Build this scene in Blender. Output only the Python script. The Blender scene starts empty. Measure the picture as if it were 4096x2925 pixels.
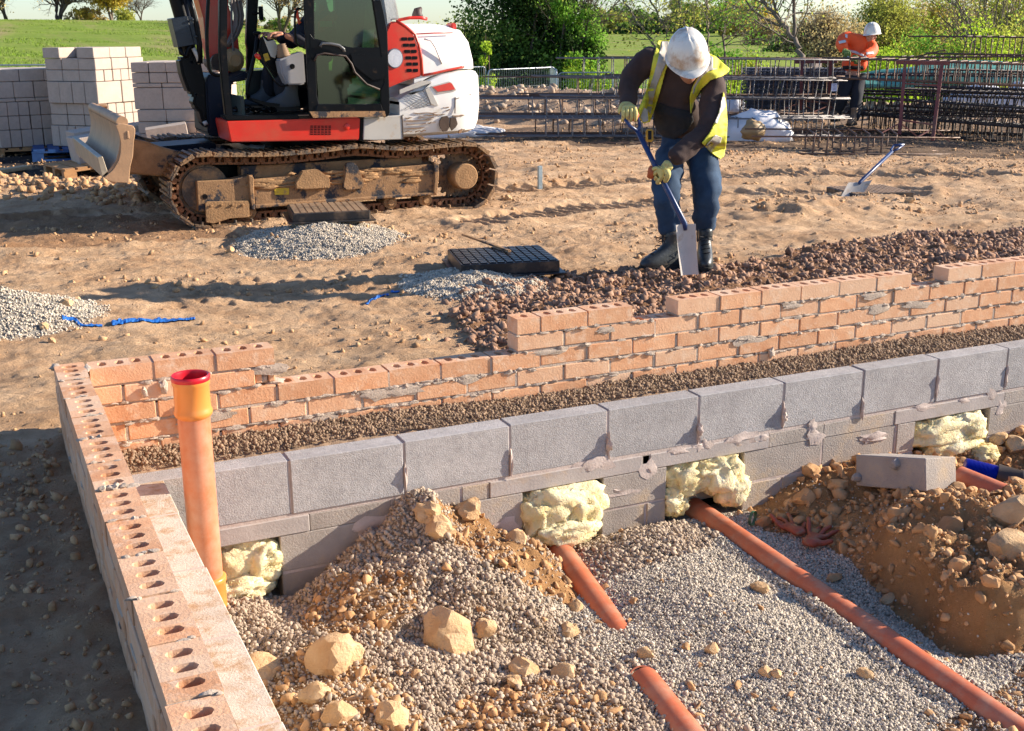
import bpy, bmesh, math, random
import numpy as np
from mathutils import Vector, Matrix, noise as mnoise
from mathutils.bvhtree import BVHTree
R = math.radians
sc = bpy.context.scene
random.seed(7)
rng = np.random.default_rng(11)

# ------------------------------------------------------------- camera, light
FPX, PIT, YAW, ROLL = 4731.2, 0.2764, 0.4311, -0.0074
CAM = np.array([-0.2147, -4.3258, 1.1544])
FW = np.array([math.sin(YAW)*math.cos(PIT), math.cos(YAW)*math.cos(PIT), -math.sin(PIT)])
_rt = np.array([math.cos(YAW), -math.sin(YAW), 0.0]); _up = np.cross(_rt, FW)
RT = _rt*math.cos(ROLL)+_up*math.sin(ROLL); UP = -_rt*math.sin(ROLL)+_up*math.cos(ROLL)
cd = bpy.data.cameras.new('camera'); cam = bpy.data.objects.new('camera', cd)
sc.collection.objects.link(cam)
cam.matrix_world = Matrix([[RT[i], UP[i], -FW[i], CAM[i]] for i in range(3)]+[[0, 0, 0, 1]])
cd.sensor_width = 36.0; cd.lens = FPX/4096*36.0; cd.clip_start = 0.05; cd.clip_end = 3000
sc.camera = cam
SUN_EL, SUN_AZ = 22.0, 13.0          # sun on the +X side, a little towards -Y
world = bpy.data.worlds.new("World"); sc.world = world; world.use_nodes = True
nt = world.node_tree; bg = nt.nodes['Background']
sky = nt.nodes.new('ShaderNodeTexSky'); sky.sky_type = 'NISHITA'; sky.sun_disc = False
sky.sun_elevation = R(SUN_EL); sky.sun_rotation = R(90+SUN_AZ)
sky.air_density = 1.0; sky.dust_density = 0.3; sky.ozone_density = 1.6
tn = nt.nodes.new('ShaderNodeMix'); tn.data_type = 'RGBA'; tn.blend_type = 'MULTIPLY'; tn.inputs[0].default_value = 1; tn.inputs[7].default_value = (.80, .93, 1.16, 1)
nt.links.new(sky.outputs[0], tn.inputs[6]); nt.links.new(tn.outputs[2], bg.inputs[0]); bg.inputs[1].default_value = 0.088
ld = bpy.data.lights.new('sun', 'SUN'); sun = bpy.data.objects.new('sun', ld)
sc.collection.objects.link(sun); ld.energy = 5.0; ld.angle = R(0.55); ld.color = (1.0, 0.89, 0.74)
sd = Vector((math.cos(R(SUN_EL))*math.cos(R(SUN_AZ)), -math.cos(R(SUN_EL))*math.sin(R(SUN_AZ)), math.sin(R(SUN_EL))))
sun.rotation_euler = sd.to_track_quat('Z', 'Y').to_euler()
sc.view_settings.view_transform = 'Standard'; sc.view_settings.look = 'None'
sc.view_settings.exposure = 1.12; sc.view_settings.gamma = 1.0
sc.view_settings.use_curve_mapping = False
sc.cycles.max_bounces = 6; sc.cycles.transparent_max_bounces = 12

# ------------------------------------------------------------- pixel helpers
GZ = -0.45
def ray(dx, dy):
    x, y = dx*4096/2274, dy*4096/2274
    return FW+RT*(x-2048)/FPX-UP*(y-1462.5)/FPX
def atz(dx, dy, z=GZ):
    d = ray(dx, dy); return CAM+d*((z-CAM[2])/d[2])
def aty(dx, dy, y):
    d = ray(dx, dy); return CAM+d*((y-CAM[1])/d[1])
def atd(dx, dy, dep):
    return CAM+ray(dx, dy)*dep
def zoomer(x0, y0, s):
    return lambda X, Y: ((x0+X/s)/1.80123, (y0+Y/s)/1.80123)

# ------------------------------------------------------------- noise
def _h(ix, iy, s):
    n = (ix*374761393+iy*668265263+s*1442695041) & 0xffffffff
    n = ((n ^ (n >> 13))*1274126177) & 0xffffffff
    return ((n ^ (n >> 16)) & 0xffff)/65535.0
def vnoise(x, y, s=0):
    x = np.asarray(x, float); y = np.asarray(y, float)
    ix = np.floor(x).astype(np.int64); iy = np.floor(y).astype(np.int64)
    fx = x-ix; fy = y-iy; fx = fx*fx*(3-2*fx); fy = fy*fy*(3-2*fy)
    a = _h(ix, iy, s); b = _h(ix+1, iy, s); c = _h(ix, iy+1, s); d = _h(ix+1, iy+1, s)
    return (a*(1-fx)+b*fx)*(1-fy)+(c*(1-fx)+d*fx)*fy
def fbm(x, y, o=4, s=0):
    t = 0; a = 0.5
    for i in range(o):
        t = t+a*(vnoise(x*2**i+i*17.3, y*2**i-i*9.1, s+i)-.5)*2; a *= .5
    return t
def sstep(a, b, x):
    t = np.clip((np.asarray(x, float)-a)/(b-a), 0, 1); return t*t*(3-2*t)

# ------------------------------------------------------------- materials
MATS = {}
def mat(name, col, rough=.8, var=.18, scale=6, bump=.3, bscale=60, metal=0, island=0.0, col2=None,
        dirt=None, dthr=.55, dscale=4, dsoft=.08, spec=.5, trans=0, emit=None, dist=.01, grunge=0, sss=0, mapscale=None):
    m = bpy.data.materials.new(name); m.use_nodes = True; n = m.node_tree.nodes; l = m.node_tree.links
    b = n['Principled BSDF']; tc = n.new('ShaderNodeTexCoord'); co = tc.outputs['Object']
    if mapscale:
        mp = n.new('ShaderNodeMapping'); mp.inputs['Scale'].default_value = mapscale
        l.new(co, mp.inputs[0]); co = mp.outputs[0]
    def noise(s, det=5, rg=.6):
        t = n.new('ShaderNodeTexNoise'); t.inputs['Scale'].default_value = s; t.inputs['Detail'].default_value = det
        t.inputs['Roughness'].default_value = rg; l.new(co, t.inputs['Vector']); return t.outputs['Fac']
    def ramp(inp, a, b_, va=0., vb=1.):
        r = n.new('ShaderNodeMapRange'); r.inputs['From Min'].default_value = a; r.inputs['From Max'].default_value = b_
        r.inputs['To Min'].default_value = va; r.inputs['To Max'].default_value = vb; l.new(inp, r.inputs['Value']); return r.outputs[0]
    def mix(f, a, b_, t='MIX'):
        x = n.new('ShaderNodeMix'); x.data_type = 'RGBA'; x.blend_type = t
        for i, v in ((0, f), (6, a), (7, b_)):
            if hasattr(v, 'is_output'): l.new(v, x.inputs[i])
            else: x.inputs[i].default_value = v if i == 0 else (*v[:3], 1)
        return x.outputs[2]
    c1 = tuple(np.clip(np.array(col)*(1-var), 0, 1)); c2 = tuple(np.clip(np.array(col)*(1+var), 0, 1))
    if col2 is not None: c2 = col2; c1 = col
    out = mix(ramp(noise(scale), .3, .7), c1, c2)
    if island:
        g = n.new('ShaderNodeNewGeometry')
        f = ramp(g.outputs['Random Per Island'], 0, 1, 1-island, 1+island)
        cc = n.new('ShaderNodeCombineColor')
        for i in range(3): l.new(f, cc.inputs[i])
        out = mix(1.0, out, cc.outputs[0], 'MULTIPLY')
    if grunge:
        out = mix(ramp(noise(scale*5, 8, .75), .45, .75, 0, grunge), out, tuple(np.array(col)*.35))
    if dirt is not None:
        out = mix(ramp(noise(dscale, 7, .7), dthr-dsoft, dthr+dsoft), out, dirt)
    l.new(out, b.inputs['Base Color'])
    b.inputs['Roughness'].default_value = rough; b.inputs['Metallic'].default_value = metal
    b.inputs['Specular IOR Level'].default_value = spec
    if sss: b.inputs['Subsurface Weight'].default_value = sss; b.inputs['Subsurface Radius'].default_value = (.01, .004, .002)
    if bump:
        bn = n.new('ShaderNodeBump'); bn.inputs['Strength'].default_value = bump; bn.inputs['Distance'].default_value = dist
        l.new(noise(bscale, 6, .65), bn.inputs['Height']); l.new(bn.outputs[0], b.inputs['Normal'])
    MATS[name] = m; return m
def glass_mat(name, tint, gloss=.12):
    m = bpy.data.materials.new(name); m.use_nodes = True; n = m.node_tree.nodes; l = m.node_tree.links
    for x in list(n): n.remove(x)
    o = n.new('ShaderNodeOutputMaterial'); mx = n.new('ShaderNodeMixShader'); t = n.new('ShaderNodeBsdfTransparent')
    g = n.new('ShaderNodeBsdfGlossy'); lw = n.new('ShaderNodeLayerWeight'); lw.inputs[0].default_value = .25
    t.inputs[0].default_value = (*tint, 1); g.inputs['Roughness'].default_value = .05; g.inputs[0].default_value = (.9, .95, .95, 1)
    ad = n.new('ShaderNodeMath'); ad.operation = 'MULTIPLY_ADD'; ad.inputs[1].default_value = .35; ad.inputs[2].default_value = gloss*.4
    l.new(lw.outputs['Fresnel'], ad.inputs[0]); l.new(ad.outputs[0], mx.inputs[0])
    l.new(t.outputs[0], mx.inputs[1]); l.new(g.outputs[0], mx.inputs[2]); l.new(mx.outputs[0], o.inputs[0])
    return m

# ------------------------------------------------------------- object helpers
def link(o, parent=None):
    sc.collection.objects.link(o)
    if parent is not None: o.parent = parent
    return o
def tag(o, label=None, cat=None, group=None, kind=None):
    if label: o['label'] = label
    if cat: o['category'] = cat
    if group: o['group'] = group
    if kind: o['kind'] = kind
    return o
def thing(name, label, cat, loc=(0, 0, 0), group=None, rz=0):
    o = bpy.data.objects.new(name, None); o.empty_display_size = .1; o.location = loc; o.rotation_euler = (0, 0, rz)
    link(o); return tag(o, label, cat, group)
def copy_tree(o, parent=None):
    c = o.copy(); sc.collection.objects.link(c); c.parent = parent
    for ch in list(o.children): copy_tree(ch, c)
    return c
def fast(name, V, F, m, parent=None, smooth=False):
    V = np.asarray(V, np.float32); F = np.asarray(F, np.int32); k = F.shape[1]
    me = bpy.data.meshes.new(name); me.vertices.add(len(V)); me.vertices.foreach_set('co', V.ravel())
    me.loops.add(F.size); me.loops.foreach_set('vertex_index', F.ravel())
    me.polygons.add(len(F)); me.polygons.foreach_set('loop_start', np.arange(0, F.size, k, dtype=np.int32))
    me.update(calc_edges=True)
    if smooth: me.polygons.foreach_set('use_smooth', np.ones(len(F), bool))
    if m: me.materials.append(m)
    return link(bpy.data.objects.new(name, me), parent)
class MB:
    def __init__(s): s.v = []; s.f = []; s.n = 0
    def add(s, V, F):
        V = [tuple(map(float, p)) for p in V]; s.v += V
        s.f += [tuple(i+s.n for i in f) for f in F]; s.n += len(V); return s
    def box(s, c, size, rot=None):
        h = np.array(size)/2.; P = np.array([[x, y, z] for x in (-1, 1) for y in (-1, 1) for z in (-1, 1)])*h
        if rot is not None: P = P@np.array(rot).T
        return s.add(P+np.array(c), [(0, 1, 3, 2), (4, 6, 7, 5), (0, 4, 5, 1), (2, 3, 7, 6), (0, 2, 6, 4), (1, 5, 7, 3)])
    def span(s, a, b):
        a = np.array(a); b = np.array(b); return s.box((a+b)/2, np.abs(b-a))
    def bar(s, p0, p1, w, h=None, up=(0, 0, 1)):
        p0 = np.array(p0, float); p1 = np.array(p1, float); d = p1-p0; L = np.linalg.norm(d); d /= L
        u = np.array(up, float); x = np.cross(u, d)
        if np.linalg.norm(x) < 1e-4: x = np.cross((1, 0, 0), d)
        x /= np.linalg.norm(x); z = np.cross(d, x)
        return s.box((p0+p1)/2, (L, w, h or w), np.stack([d, x, z], 1))
    def tube(s, path, r, n=8, cap=True):
        path = [np.array(p, float) for p in path]; m = len(path); rr = r if hasattr(r, '__len__') else [r]*m
        V = []; F = []; pu = None
        for i, p in enumerate(path):
            t = path[min(i+1, m-1)]-path[max(i-1, 0)]; t = t/(np.linalg.norm(t)+1e-9)
            if pu is None:
                a = np.array((0, 0, 1.)) if abs(t[2]) < .9 else np.array((1., 0, 0)); u = np.cross(t, a)
            else: u = pu-t*np.dot(pu, t)
            u = u/(np.linalg.norm(u)+1e-9); pu = u; w = np.cross(t, u)
            for k in range(n):
                an = 2*math.pi*k/n; V.append(p+rr[i]*(math.cos(an)*u+math.sin(an)*w))
        for i in range(m-1):
            for k in range(n):
                k2 = (k+1) % n; F.append((i*n+k, i*n+k2, (i+1)*n+k2, (i+1)*n+k))
        if cap: F.append(tuple(range(n))[::-1]); F.append(tuple((m-1)*n+k for k in range(n)))
        return s.add(V, F)
    def cyl(s, p0, p1, r0, r1=None, n=24): return s.tube([p0, p1], [r0, r0 if r1 is None else r1], n)
    def prism(s, poly, y0, y1):            # poly of (x,z) extruded along y
        k = len(poly); V = [(x, y0, z) for x, z in poly]+[(x, y1, z) for x, z in poly]
        F = [tuple(range(k)), tuple(range(2*k-1, k-1, -1))]+[(i, i+k, (i+1) % k+k, (i+1) % k) for i in range(k)]
        return s.add(V, F)
    def vprism(s, poly, z0, z1):
        k = len(poly); V = [(x, y, z0) for x, y in poly]+[(x, y, z1) for x, y in poly]
        F = [tuple(range(k))[::-1], tuple(range(k, 2*k))]+[(i, (i+1) % k, (i+1) % k+k, i+k) for i in range(k)]
        return s.add(V, F)
    def loft(s, rings, cap=True, closed=True):
        n = len(rings[0]); V = [p for r in rings for p in r]; F = []
        for i in range(len(rings)-1):
            for k in range(n if closed else n-1):
                k2 = (k+1) % n; F.append((i*n+k, i*n+k2, (i+1)*n+k2, (i+1)*n+k))
        if cap: F.append(tuple(range(n))[::-1]); F.append(tuple((len(rings)-1)*n+k for k in range(n)))
        return s.add(V, F)
    def blob(s, c, r, sub=2, amp=.15, fr=3, seed=0, rot=None):
        V, F = ICO[sub]; V = V.copy(); r = np.array(r if hasattr(r, '__len__') else (r,)*3)
        o = Vector((seed*3.7, seed*1.3, -seed*2.1))
        for i in range(len(V)):
            k = mnoise.noise(Vector(V[i])*fr*.7+o)+.5*mnoise.noise(Vector(V[i])*fr*1.9+o); V[i] = V[i]*(1+amp*k*1.6)
        V = V*r
        if rot is not None: V = V@np.array(rot).T
        return s.add(V+np.array(c), [tuple(f) for f in F])
    def build(s, name, m, parent=None, smooth=False, bevel=0, solid=0, sub=0, ang=None):
        me = bpy.data.meshes.new(name); me.from_pydata(s.v, [], s.f)
        bm = bmesh.new(); bm.from_mesh(me); bmesh.ops.recalc_face_normals(bm, faces=bm.faces)
        if bevel:
            es = [e for e in bm.edges if len(e.link_faces) == 2 and e.calc_face_angle(0) > .5]
            bmesh.ops.bevel(bm, geom=es, offset=bevel, segments=1 if bevel < .008 else 2, affect='EDGES', clamp_overlap=True)
        bm.to_mesh(me); bm.free()
        if m: me.materials.append(m)
        if smooth: me.polygons.foreach_set('use_smooth', [True]*len(me.polygons))
        if ang: me.set_sharp_from_angle(angle=R(ang))
        o = link(bpy.data.objects.new(name, me), parent)
        if sub:
            md = o.modifiers.new('s', 'SUBSURF'); md.levels = md.render_levels = sub
        return o
def _ico():
    d = {}
    for s in (1, 2, 3, 4):
        bm = bmesh.new(); bmesh.ops.create_icosphere(bm, subdivisions=s, radius=1)
        d[s] = (np.array([v.co[:] for v in bm.verts]), np.array([[v.index for v in f.verts] for f in bm.faces])); bm.free()
    return d
ICO = _ico()
def rotm(n):
    q = rng.normal(size=(n, 4)); q /= np.linalg.norm(q, axis=1)[:, None]; w, x, y, z = q.T
    return np.stack([np.stack([1-2*(y*y+z*z), 2*(x*y-w*z), 2*(x*z+w*y)], -1), np.stack([2*(x*y+w*z), 1-2*(x*x+z*z), 2*(y*z-w*x)], -1),
                     np.stack([2*(x*z-w*y), 2*(y*z+w*x), 1-2*(x*x+y*y)], -1)], 1)
def stones(name, P, S, m, sub=1, flat=.75, jit=.22, parent=None, smooth=False, ang=None, cut=(.45, .85)):
    """P (n,3) centres, S (n,) radii: irregular stones in one mesh"""
    n = len(P); V0, F0 = ICO[sub]; k = len(V0)
    V = np.repeat(V0[None], n, 0)
    lobes = rng.normal(size=(n, 3, 3)); 
    d = np.einsum('vk,njk->nvj', V0, lobes)
    V = V*(1+jit*np.tanh(d).sum(-1)*.45+jit*.35*rng.normal(size=(n, k)))[..., None]
    for q in range(7):
        dd = rng.normal(size=(n, 3)); dd /= np.linalg.norm(dd, axis=1)[:, None]; lim = rng.uniform(*cut, n)
        pr = np.einsum('nvk,nk->nv', V, dd)-lim[:, None]; V = V-np.clip(pr, 0, None)[..., None]*dd[:, None, :]
    sc3 = np.stack([1+.35*rng.random(n), .8+.3*rng.random(n), flat+.25*rng.random(n)], -1)
    V = V*sc3[:, None, :]; Q = rotm(n)
    V = np.einsum('nij,nvj->nvi', Q, V)*np.asarray(S)[:, None, None]+np.asarray(P)[:, None, :]
    F = (F0[None]+(np.arange(n)*k)[:, None, None]).reshape(-1, 3)
    return fast(name, V.reshape(-1, 3), F, m, parent, smooth)
def in_poly(x, y, poly):
    r = np.zeros(x.shape, bool); n = len(poly)
    for i in range(n):
        x1, y1 = poly[i]; x2, y2 = poly[(i+1) % n]
        c = ((y1 > y) != (y2 > y)) & (x < (x2-x1)*(y-y1)/(y2-y1+1e-12)+x1); r ^= c
    return r
def seg_dist(x, y, pts):
    d = np.full(np.shape(x), 1e9)
    for (x1, y1), (x2, y2) in zip(pts[:-1], pts[1:]):
        dx, dy = x2-x1, y2-y1; t = np.clip(((x-x1)*dx+(y-y1)*dy)/(dx*dx+dy*dy), 0, 1)
        d = np.minimum(d, np.hypot(x-x1-t*dx, y-y1-t*dy))
    return d
def skin(name, joints, edges, m, parent=None, sub=2, root=0):
    """continuous tapered body surface grown from a skeleton; joints: list of (pos, radius or (rx,ry))"""
    me = bpy.data.meshes.new(name); me.from_pydata([tuple(map(float, j[0])) for j in joints], edges, [])
    o = bpy.data.objects.new(name, me); sc.collection.objects.link(o)
    md = o.modifiers.new('skin', 'SKIN'); md.use_smooth_shade = True; md.branch_smoothing = .6
    if not me.skin_vertices: 
        bm = bmesh.new(); bm.from_mesh(me); bm.verts.layers.skin.verify(); bm.to_mesh(me); bm.free()
    sv = me.skin_vertices[0].data
    for i, j in enumerate(joints):
        r = j[1]; sv[i].radius = r if hasattr(r, '__len__') else (r, r); sv[i].use_root = (i == root)
    s2 = o.modifiers.new('s', 'SUBSURF'); s2.levels = s2.render_levels = sub
    dg = bpy.context.evaluated_depsgraph_get(); dg.update()
    ne = bpy.data.meshes.new_from_object(o.evaluated_get(dg)); ne.name = name
    sc.collection.objects.unlink(o); bpy.data.objects.remove(o)
    ne.materials.clear(); ne.materials.append(m)
    ne.polygons.foreach_set('use_smooth', [True]*len(ne.polygons))
    return link(bpy.data.objects.new(name, ne), parent)
def wrinkle(o, amp, fr, seed=0, stretch=(1, 1, 1)):
    me = o.data; n = len(me.vertices); V = np.empty(n*3); me.vertices.foreach_get('co', V); V = V.reshape(-1, 3)
    N = np.empty(n*3); me.vertices.foreach_get('normal', N); N = N.reshape(-1, 3)
    k = np.array([mnoise.fractal(Vector(v)*Vector(stretch)*fr+Vector((seed, 0, 0)), .6, 2, 3) for v in V]) if False else \
        np.array([mnoise.noise(Vector((v[0]*stretch[0], v[1]*stretch[1], v[2]*stretch[2]))*fr+Vector((seed, seed, 0))) for v in V])
    V = V+N*(k*amp)[:, None]; me.vertices.foreach_set('co', V.ravel()); me.update()

# ------------------------------------------------------------- palette
soilc = (.40, .235, .115)
M_block = mat('concrete_block', (.38, .36, .355), .95, .14, 9, .9, 170, island=.07, dist=.006, grunge=.5)
M_blocktan = mat('tan_block', (.36, .31, .27), .95, .14, 8, .8, 120, island=.1, dist=.006, dirt=(.44, .33, .22), dthr=.6)
M_dustblock = mat('dusty_block_top', (.55, .49, .41), .95, .15, 10, .7, 150, dirt=(.40, .27, .16), dthr=.55, dscale=12, dist=.006)
M_mortar = mat('mortar', (.44, .35, .275), .95, .2, 12, .8, 140, dist=.006)
M_mortarp = mat('pale_mortar', (.50, .41, .36), .95, .15, 12, .6, 100, dist=.005)
M_clod = mat('mortar_droppings', (.30, .20, .125), .97, .25, 14, .8, 160, island=.18, dist=.006)
M_lintel = mat('concrete_lintel', (.40, .35, .32), .9, .12, 9, .5, 110, dirt=(.42, .30, .20), dthr=.66, dist=.004)
M_black = mat('black_plastic', (.018, .018, .02), .38, .3, 5, .1, 30, dirt=(.16, .10, .06), dthr=.68, dscale=7)
M_steel = mat('rebar_steel', (.085, .058, .045), .55, .5, 5, .4, 90, metal=.3, col2=(.19, .10, .06))
M_steelg = mat('grey_steel', (.17, .155, .15), .5, .3, 6, .4, 90, metal=.4)
M_orange = mat('orange_pipe', (.50, .165, .07), .4, .12, 7, .06, 20, dirt=(.55, .29, .19), dthr=.54, dscale=9, dsoft=.16)
M_orange2 = mat('orange_socket', (.66, .25, .055), .3, .08, 5, .04, 20)
M_wool = mat('mineral_wool', (.74, .58, .24), .95, .15, 7, 1.0, 60, col2=(.88, .80, .55), dist=.012, sss=.15)
M_wood = mat('pallet_wood', (.42, .22, .09), .8, .25, 5, .4, 40, mapscale=(1, 6, 6))
M_woodblue = mat('blue_painted_wood', (.015, .07, .22), .6, .3, 6, .3, 40, dirt=(.25, .2, .16), dthr=.72)
M_palewood = mat('pale_timber', (.50, .36, .20), .8, .2, 5, .4, 40, mapscale=(1, 6, 6))
M_red = mat('red_paint', (.62, .025, .012), .32, .08, 4, .03, 20, dirt=(.42, .10, .05), dthr=.62, dscale=3, dsoft=.2)
M_white = mat('white_paint', (.78, .75, .70), .4, .06, 4, .04, 20, dirt=(.52, .42, .28), dthr=.70, dscale=5, dsoft=.12)
M_greyp = mat('warm_grey_paint', (.46, .43, .38), .45, .08, 4, .05, 20, dirt=(.40, .26, .13), dthr=.63, dscale=6, dsoft=.06)
M_blackp = mat('black_paint', (.0045, .005, .0065), .34, .3, 5, .06, 25, dirt=(.07, .045, .028), dthr=.66, dscale=6, spec=.14)
M_navy = mat('dark_navy_paint', (.004, .008, .020), .38, .3, 5, .06, 25, dirt=(.08, .055, .04), dthr=.66, dscale=6, spec=.16)
M_muddy = mat('muddy_steel', (.30, .165, .075), .9, .25, 9, .7, 60, dirt=(.03, .03, .036), dthr=.54, dscale=5, dsoft=.03)
M_mud = mat('dried_mud', (.34, .19, .085), .95, .25, 9, .8, 60)
M_trackm = mat('worn_track_steel', (.11, .085, .065), .6, .3, 9, .6, 70, metal=.35, dirt=(.30, .17, .08), dthr=.5, dscale=9)
M_trackrust = mat('rusty_chain_steel', (.20, .085, .035), .7, .3, 9, .5, 70, metal=.2)
M_bright = mat('polished_steel', (.45, .46, .5), .3, .1, 9, .1, 70, metal=.8)
M_grey = mat('grey_plastic', (.30, .29, .30), .5, .06, 5, .05, 30)
M_blackfab = mat('black_cloth', (.015, .015, .018), .9, .2, 10, .3, 60)
M_glass = glass_mat('cab_glass', (.80, .90, .86))
M_glassg = glass_mat('green_reflection_tint_glass', (.26, .44, .28), .2)  # tinted glass; green reflections and the hill behind are put into the tint
M_skin = mat('skin', (.52, .24, .15), .55, .1, 10, .1, 60, sss=.1)
M_helmet = mat('white_helmet', (.74, .70, .62), .35, .05, 4, .02, 20, dirt=(.42, .25, .13), dthr=.60, dscale=7, dsoft=.10)
M_galv = mat('galvanised_steel', (.42, .44, .46), .4, .1, 10, .1, 60, metal=.6)
# ------------------------------------------------------------- brick wall (L-shaped, one bonded wall)
M_brick = mat('orange_brick', (.56, .25, .115), .85, .2, 11, .55, 120, island=.12, col2=(.68, .39, .22), dirt=(.68, .47, .32), dthr=.60, dscale=14, dist=.005)
def _brickmat():
    n = M_brick.node_tree.nodes; l = M_brick.node_tree.links; b = n['Principled BSDF']
    g = n.new('ShaderNodeNewGeometry'); old = b.inputs['Base Color'].links[0].from_socket
    wn = n.new('ShaderNodeTexWhiteNoise'); wn.noise_dimensions = '1D'; l.new(g.outputs['Random Per Island'], wn.inputs['W'])
    mr = n.new('ShaderNodeMapRange'); mr.inputs['From Min'].default_value = .45; mr.inputs['To Max'].default_value = .7
    mx = n.new('ShaderNodeMix'); mx.data_type = 'RGBA'; mx.inputs[7].default_value = (.70, .48, .32, 1)
    l.new(wn.outputs['Value'], mr.inputs['Value']); l.new(mr.outputs[0], mx.inputs[0]); l.new(old, mx.inputs[6]); l.new(mx.outputs[2], b.inputs['Base Color'])
_brickmat()
wall = thing('brick_wall', 'low unfinished L-shaped wall of orange slotted bricks at the trench edge', 'brick wall', (0, 0, 0))
bk = MB(); mo = MB()
CH = .075; BH = .065
def slotted(mb, x0, x1, y0, y1, z, along):
    """brick with three rounded slots open at the top; along='x' or 'y' is its length direction"""
    L = (x1-x0) if along == 'x' else (y1-y0); W = (y1-y0) if along == 'x' else (x1-x0)
    nc = 3 if L > .15 else 1
    cx, cy = (x0+x1)/2, (y0+y1)/2; V = []; F = []
    def pt(u, v, w): return (cx+u, cy+v, z+w) if along == 'x' else (cx-v, cy+u, z+w)
    q = 20; sl = .0155; sw = .027
    for i in range(nc):
        a0 = -L/2+L*i/nc; a1 = a0+L/nc; c = (a0+a1)/2 if nc == 1 else (i-1)*.060
        b = len(V); angs = [2*math.pi*k/q for k in range(q)]
        # include the corner directions
        outer = []; inner = []
        cor = [math.atan2(s2*W/2, (a1 if s1 > 0 else a0)-c) % (2*math.pi) for s1 in (1, -1) for s2 in (1, -1)]
        for cc in cor:
            k = min(range(q), key=lambda j: abs((angs[j]-cc+math.pi) % (2*math.pi)-math.pi)); angs[k] = cc
        for a in angs:
            ca, sa = math.cos(a), math.sin(a)
            tx = ((a1-c)/ca if ca > 1e-9 else ((a0-c)/ca if ca < -1e-9 else 1e9)); ty = (W/2/abs(sa) if abs(sa) > 1e-9 else 1e9)
            t = min(tx, ty); outer.append((c+t*ca, t*sa))
            # rounded slot: straight sides, round ends
            vy = sw*max(-1, min(1, math.sin(a)*1.25)); e = max(0, abs(vy)-(sw-sl)); hx = math.sqrt(max(0, sl*sl-e*e))
            ux = hx*max(-1, min(1, ca*2.2)); inner.append((c+ux, vy))
        V += [pt(u, v, 0) for u, v in outer]+[pt(u, v, 0) for u, v in inner]+[pt(u, v, -.052) for u, v in inner]
        for k in range(q):
            k2 = (k+1) % q; F.append((b+k, b+k2, b+q+k2, b+q+k)); F.append((b+q+k, b+q+k2, b+2*q+k2, b+2*q+k))
        F.append(tuple(b+2*q+k for k in range(q)))
    b = len(V); h = L/2; w = W/2
    V += [pt(-h, -w, 0), pt(h, -w, 0), pt(h, w, 0), pt(-h, w, 0), pt(-h, -w, -BH), pt(h, -w, -BH), pt(h, w, -BH), pt(-h, w, -BH)]
    F += [(b, b+1, b+5, b+4), (b+1, b+2, b+6, b+5), (b+2, b+3, b+7, b+6), (b+3, b, b+4, b+7), (b+4, b+5, b+6, b+7)]
    mb.add(V, F)
sl = MB()
def jit(a=.003): return random.uniform(-a, a)
XR = 6.2
# back wall: z level of each course top = -CH*k ; exposed extents
top0 = [(.1125, .7775), (1.80, 2.3525), (2.5875, 3.9225), (4.1625, XR)]      # course 0
def covered(k, xa, xb):
    if k == 0: return False
    segs = top0 if k == 1 else ([(.1125, .7775), (1.80, XR)] if k == 2 else [(-1, 9)])
    return any(a <= xa+.02 and b >= xb-.02 for a, b in segs)
for k in range(8):
    z = -CH*k; off = 0 if k % 2 == 0 else .1125
    if k == 0: segs = top0
    elif k == 1: segs = [(.1125, .70), (1.80, XR)]
    else: segs = [(.1125, XR)]
    for a, b in segs:
        edges = [a]; j = .3325+off-.225*3
        while j < b-.04:
            if j > a+.04: edges.append(j)
            j += .225
        edges.append(b)
        for e0, e1 in zip(edges[:-1], edges[1:]):
            x0 = e0+(.005 if e0 > a else 0); x1 = e1-(.005 if e1 < b else 0)
            dy = jit(.0035); zz = z+jit(.0015)
            if k <= 2 and not covered(k, x0, x1) and x1-x0 > .09: slotted(sl, x0, x1, dy, .1025+dy, zz, 'x')
            elif x1-x0 > .03: bk.span((x0, dy, zz-BH), (x1, .1025+dy, zz))
            if e1 < b: mo.span((e1-.0055, .004+jit(.002), z-BH+.002), (e1+.0055, .0985, z-.004-random.random()*.006))
        mo.span((a+.006, .0045, z-CH-.001), (b-.006, .098, z-BH+.0015))
# broken bats left in the second course by the first step
for x in (.705, .755): bk.span((x, .01, -CH-BH+.004), (x+.024, .09+jit(.01), -CH-.012))
mo.blob((.735, .045, -.125), (.022, .035, .025), 2, .3, seed=4)
mo.blob((.78, .05, -.148), (.045, .04, .012), 2, .3, seed=5)
# left wall running towards the camera
YE = -4.6
for k in range(8):
    z = -CH*k; off = 0 if k % 2 == 0 else .1125
    y = -.1175+off; edges = [.1025 if k % 2 == 0 else .1025]
    while y > YE:
        edges.append(y); y -= .225
    for e0, e1 in zip(edges[:-1], edges[1:]):
        y1 = e0-(.005 if e0 < .1 else 0); y0 = e1+.005; dx = jit(.003); zz = z+jit(.0015)
        if k == 0: slotted(sl, dx, .1025+dx, y0, y1, zz, 'y')
        else: bk.span((dx, y0, zz-BH), (.1025+dx, y1, zz))
        mo.span((.004+jit(.002), e1-.0055, z-BH+.002), (.0985, e1+.0055, z-.003-random.random()*.005))
    mo.span((.0045, YE, z-CH-.001), (.098, .098, z-BH+.0015))
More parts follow.
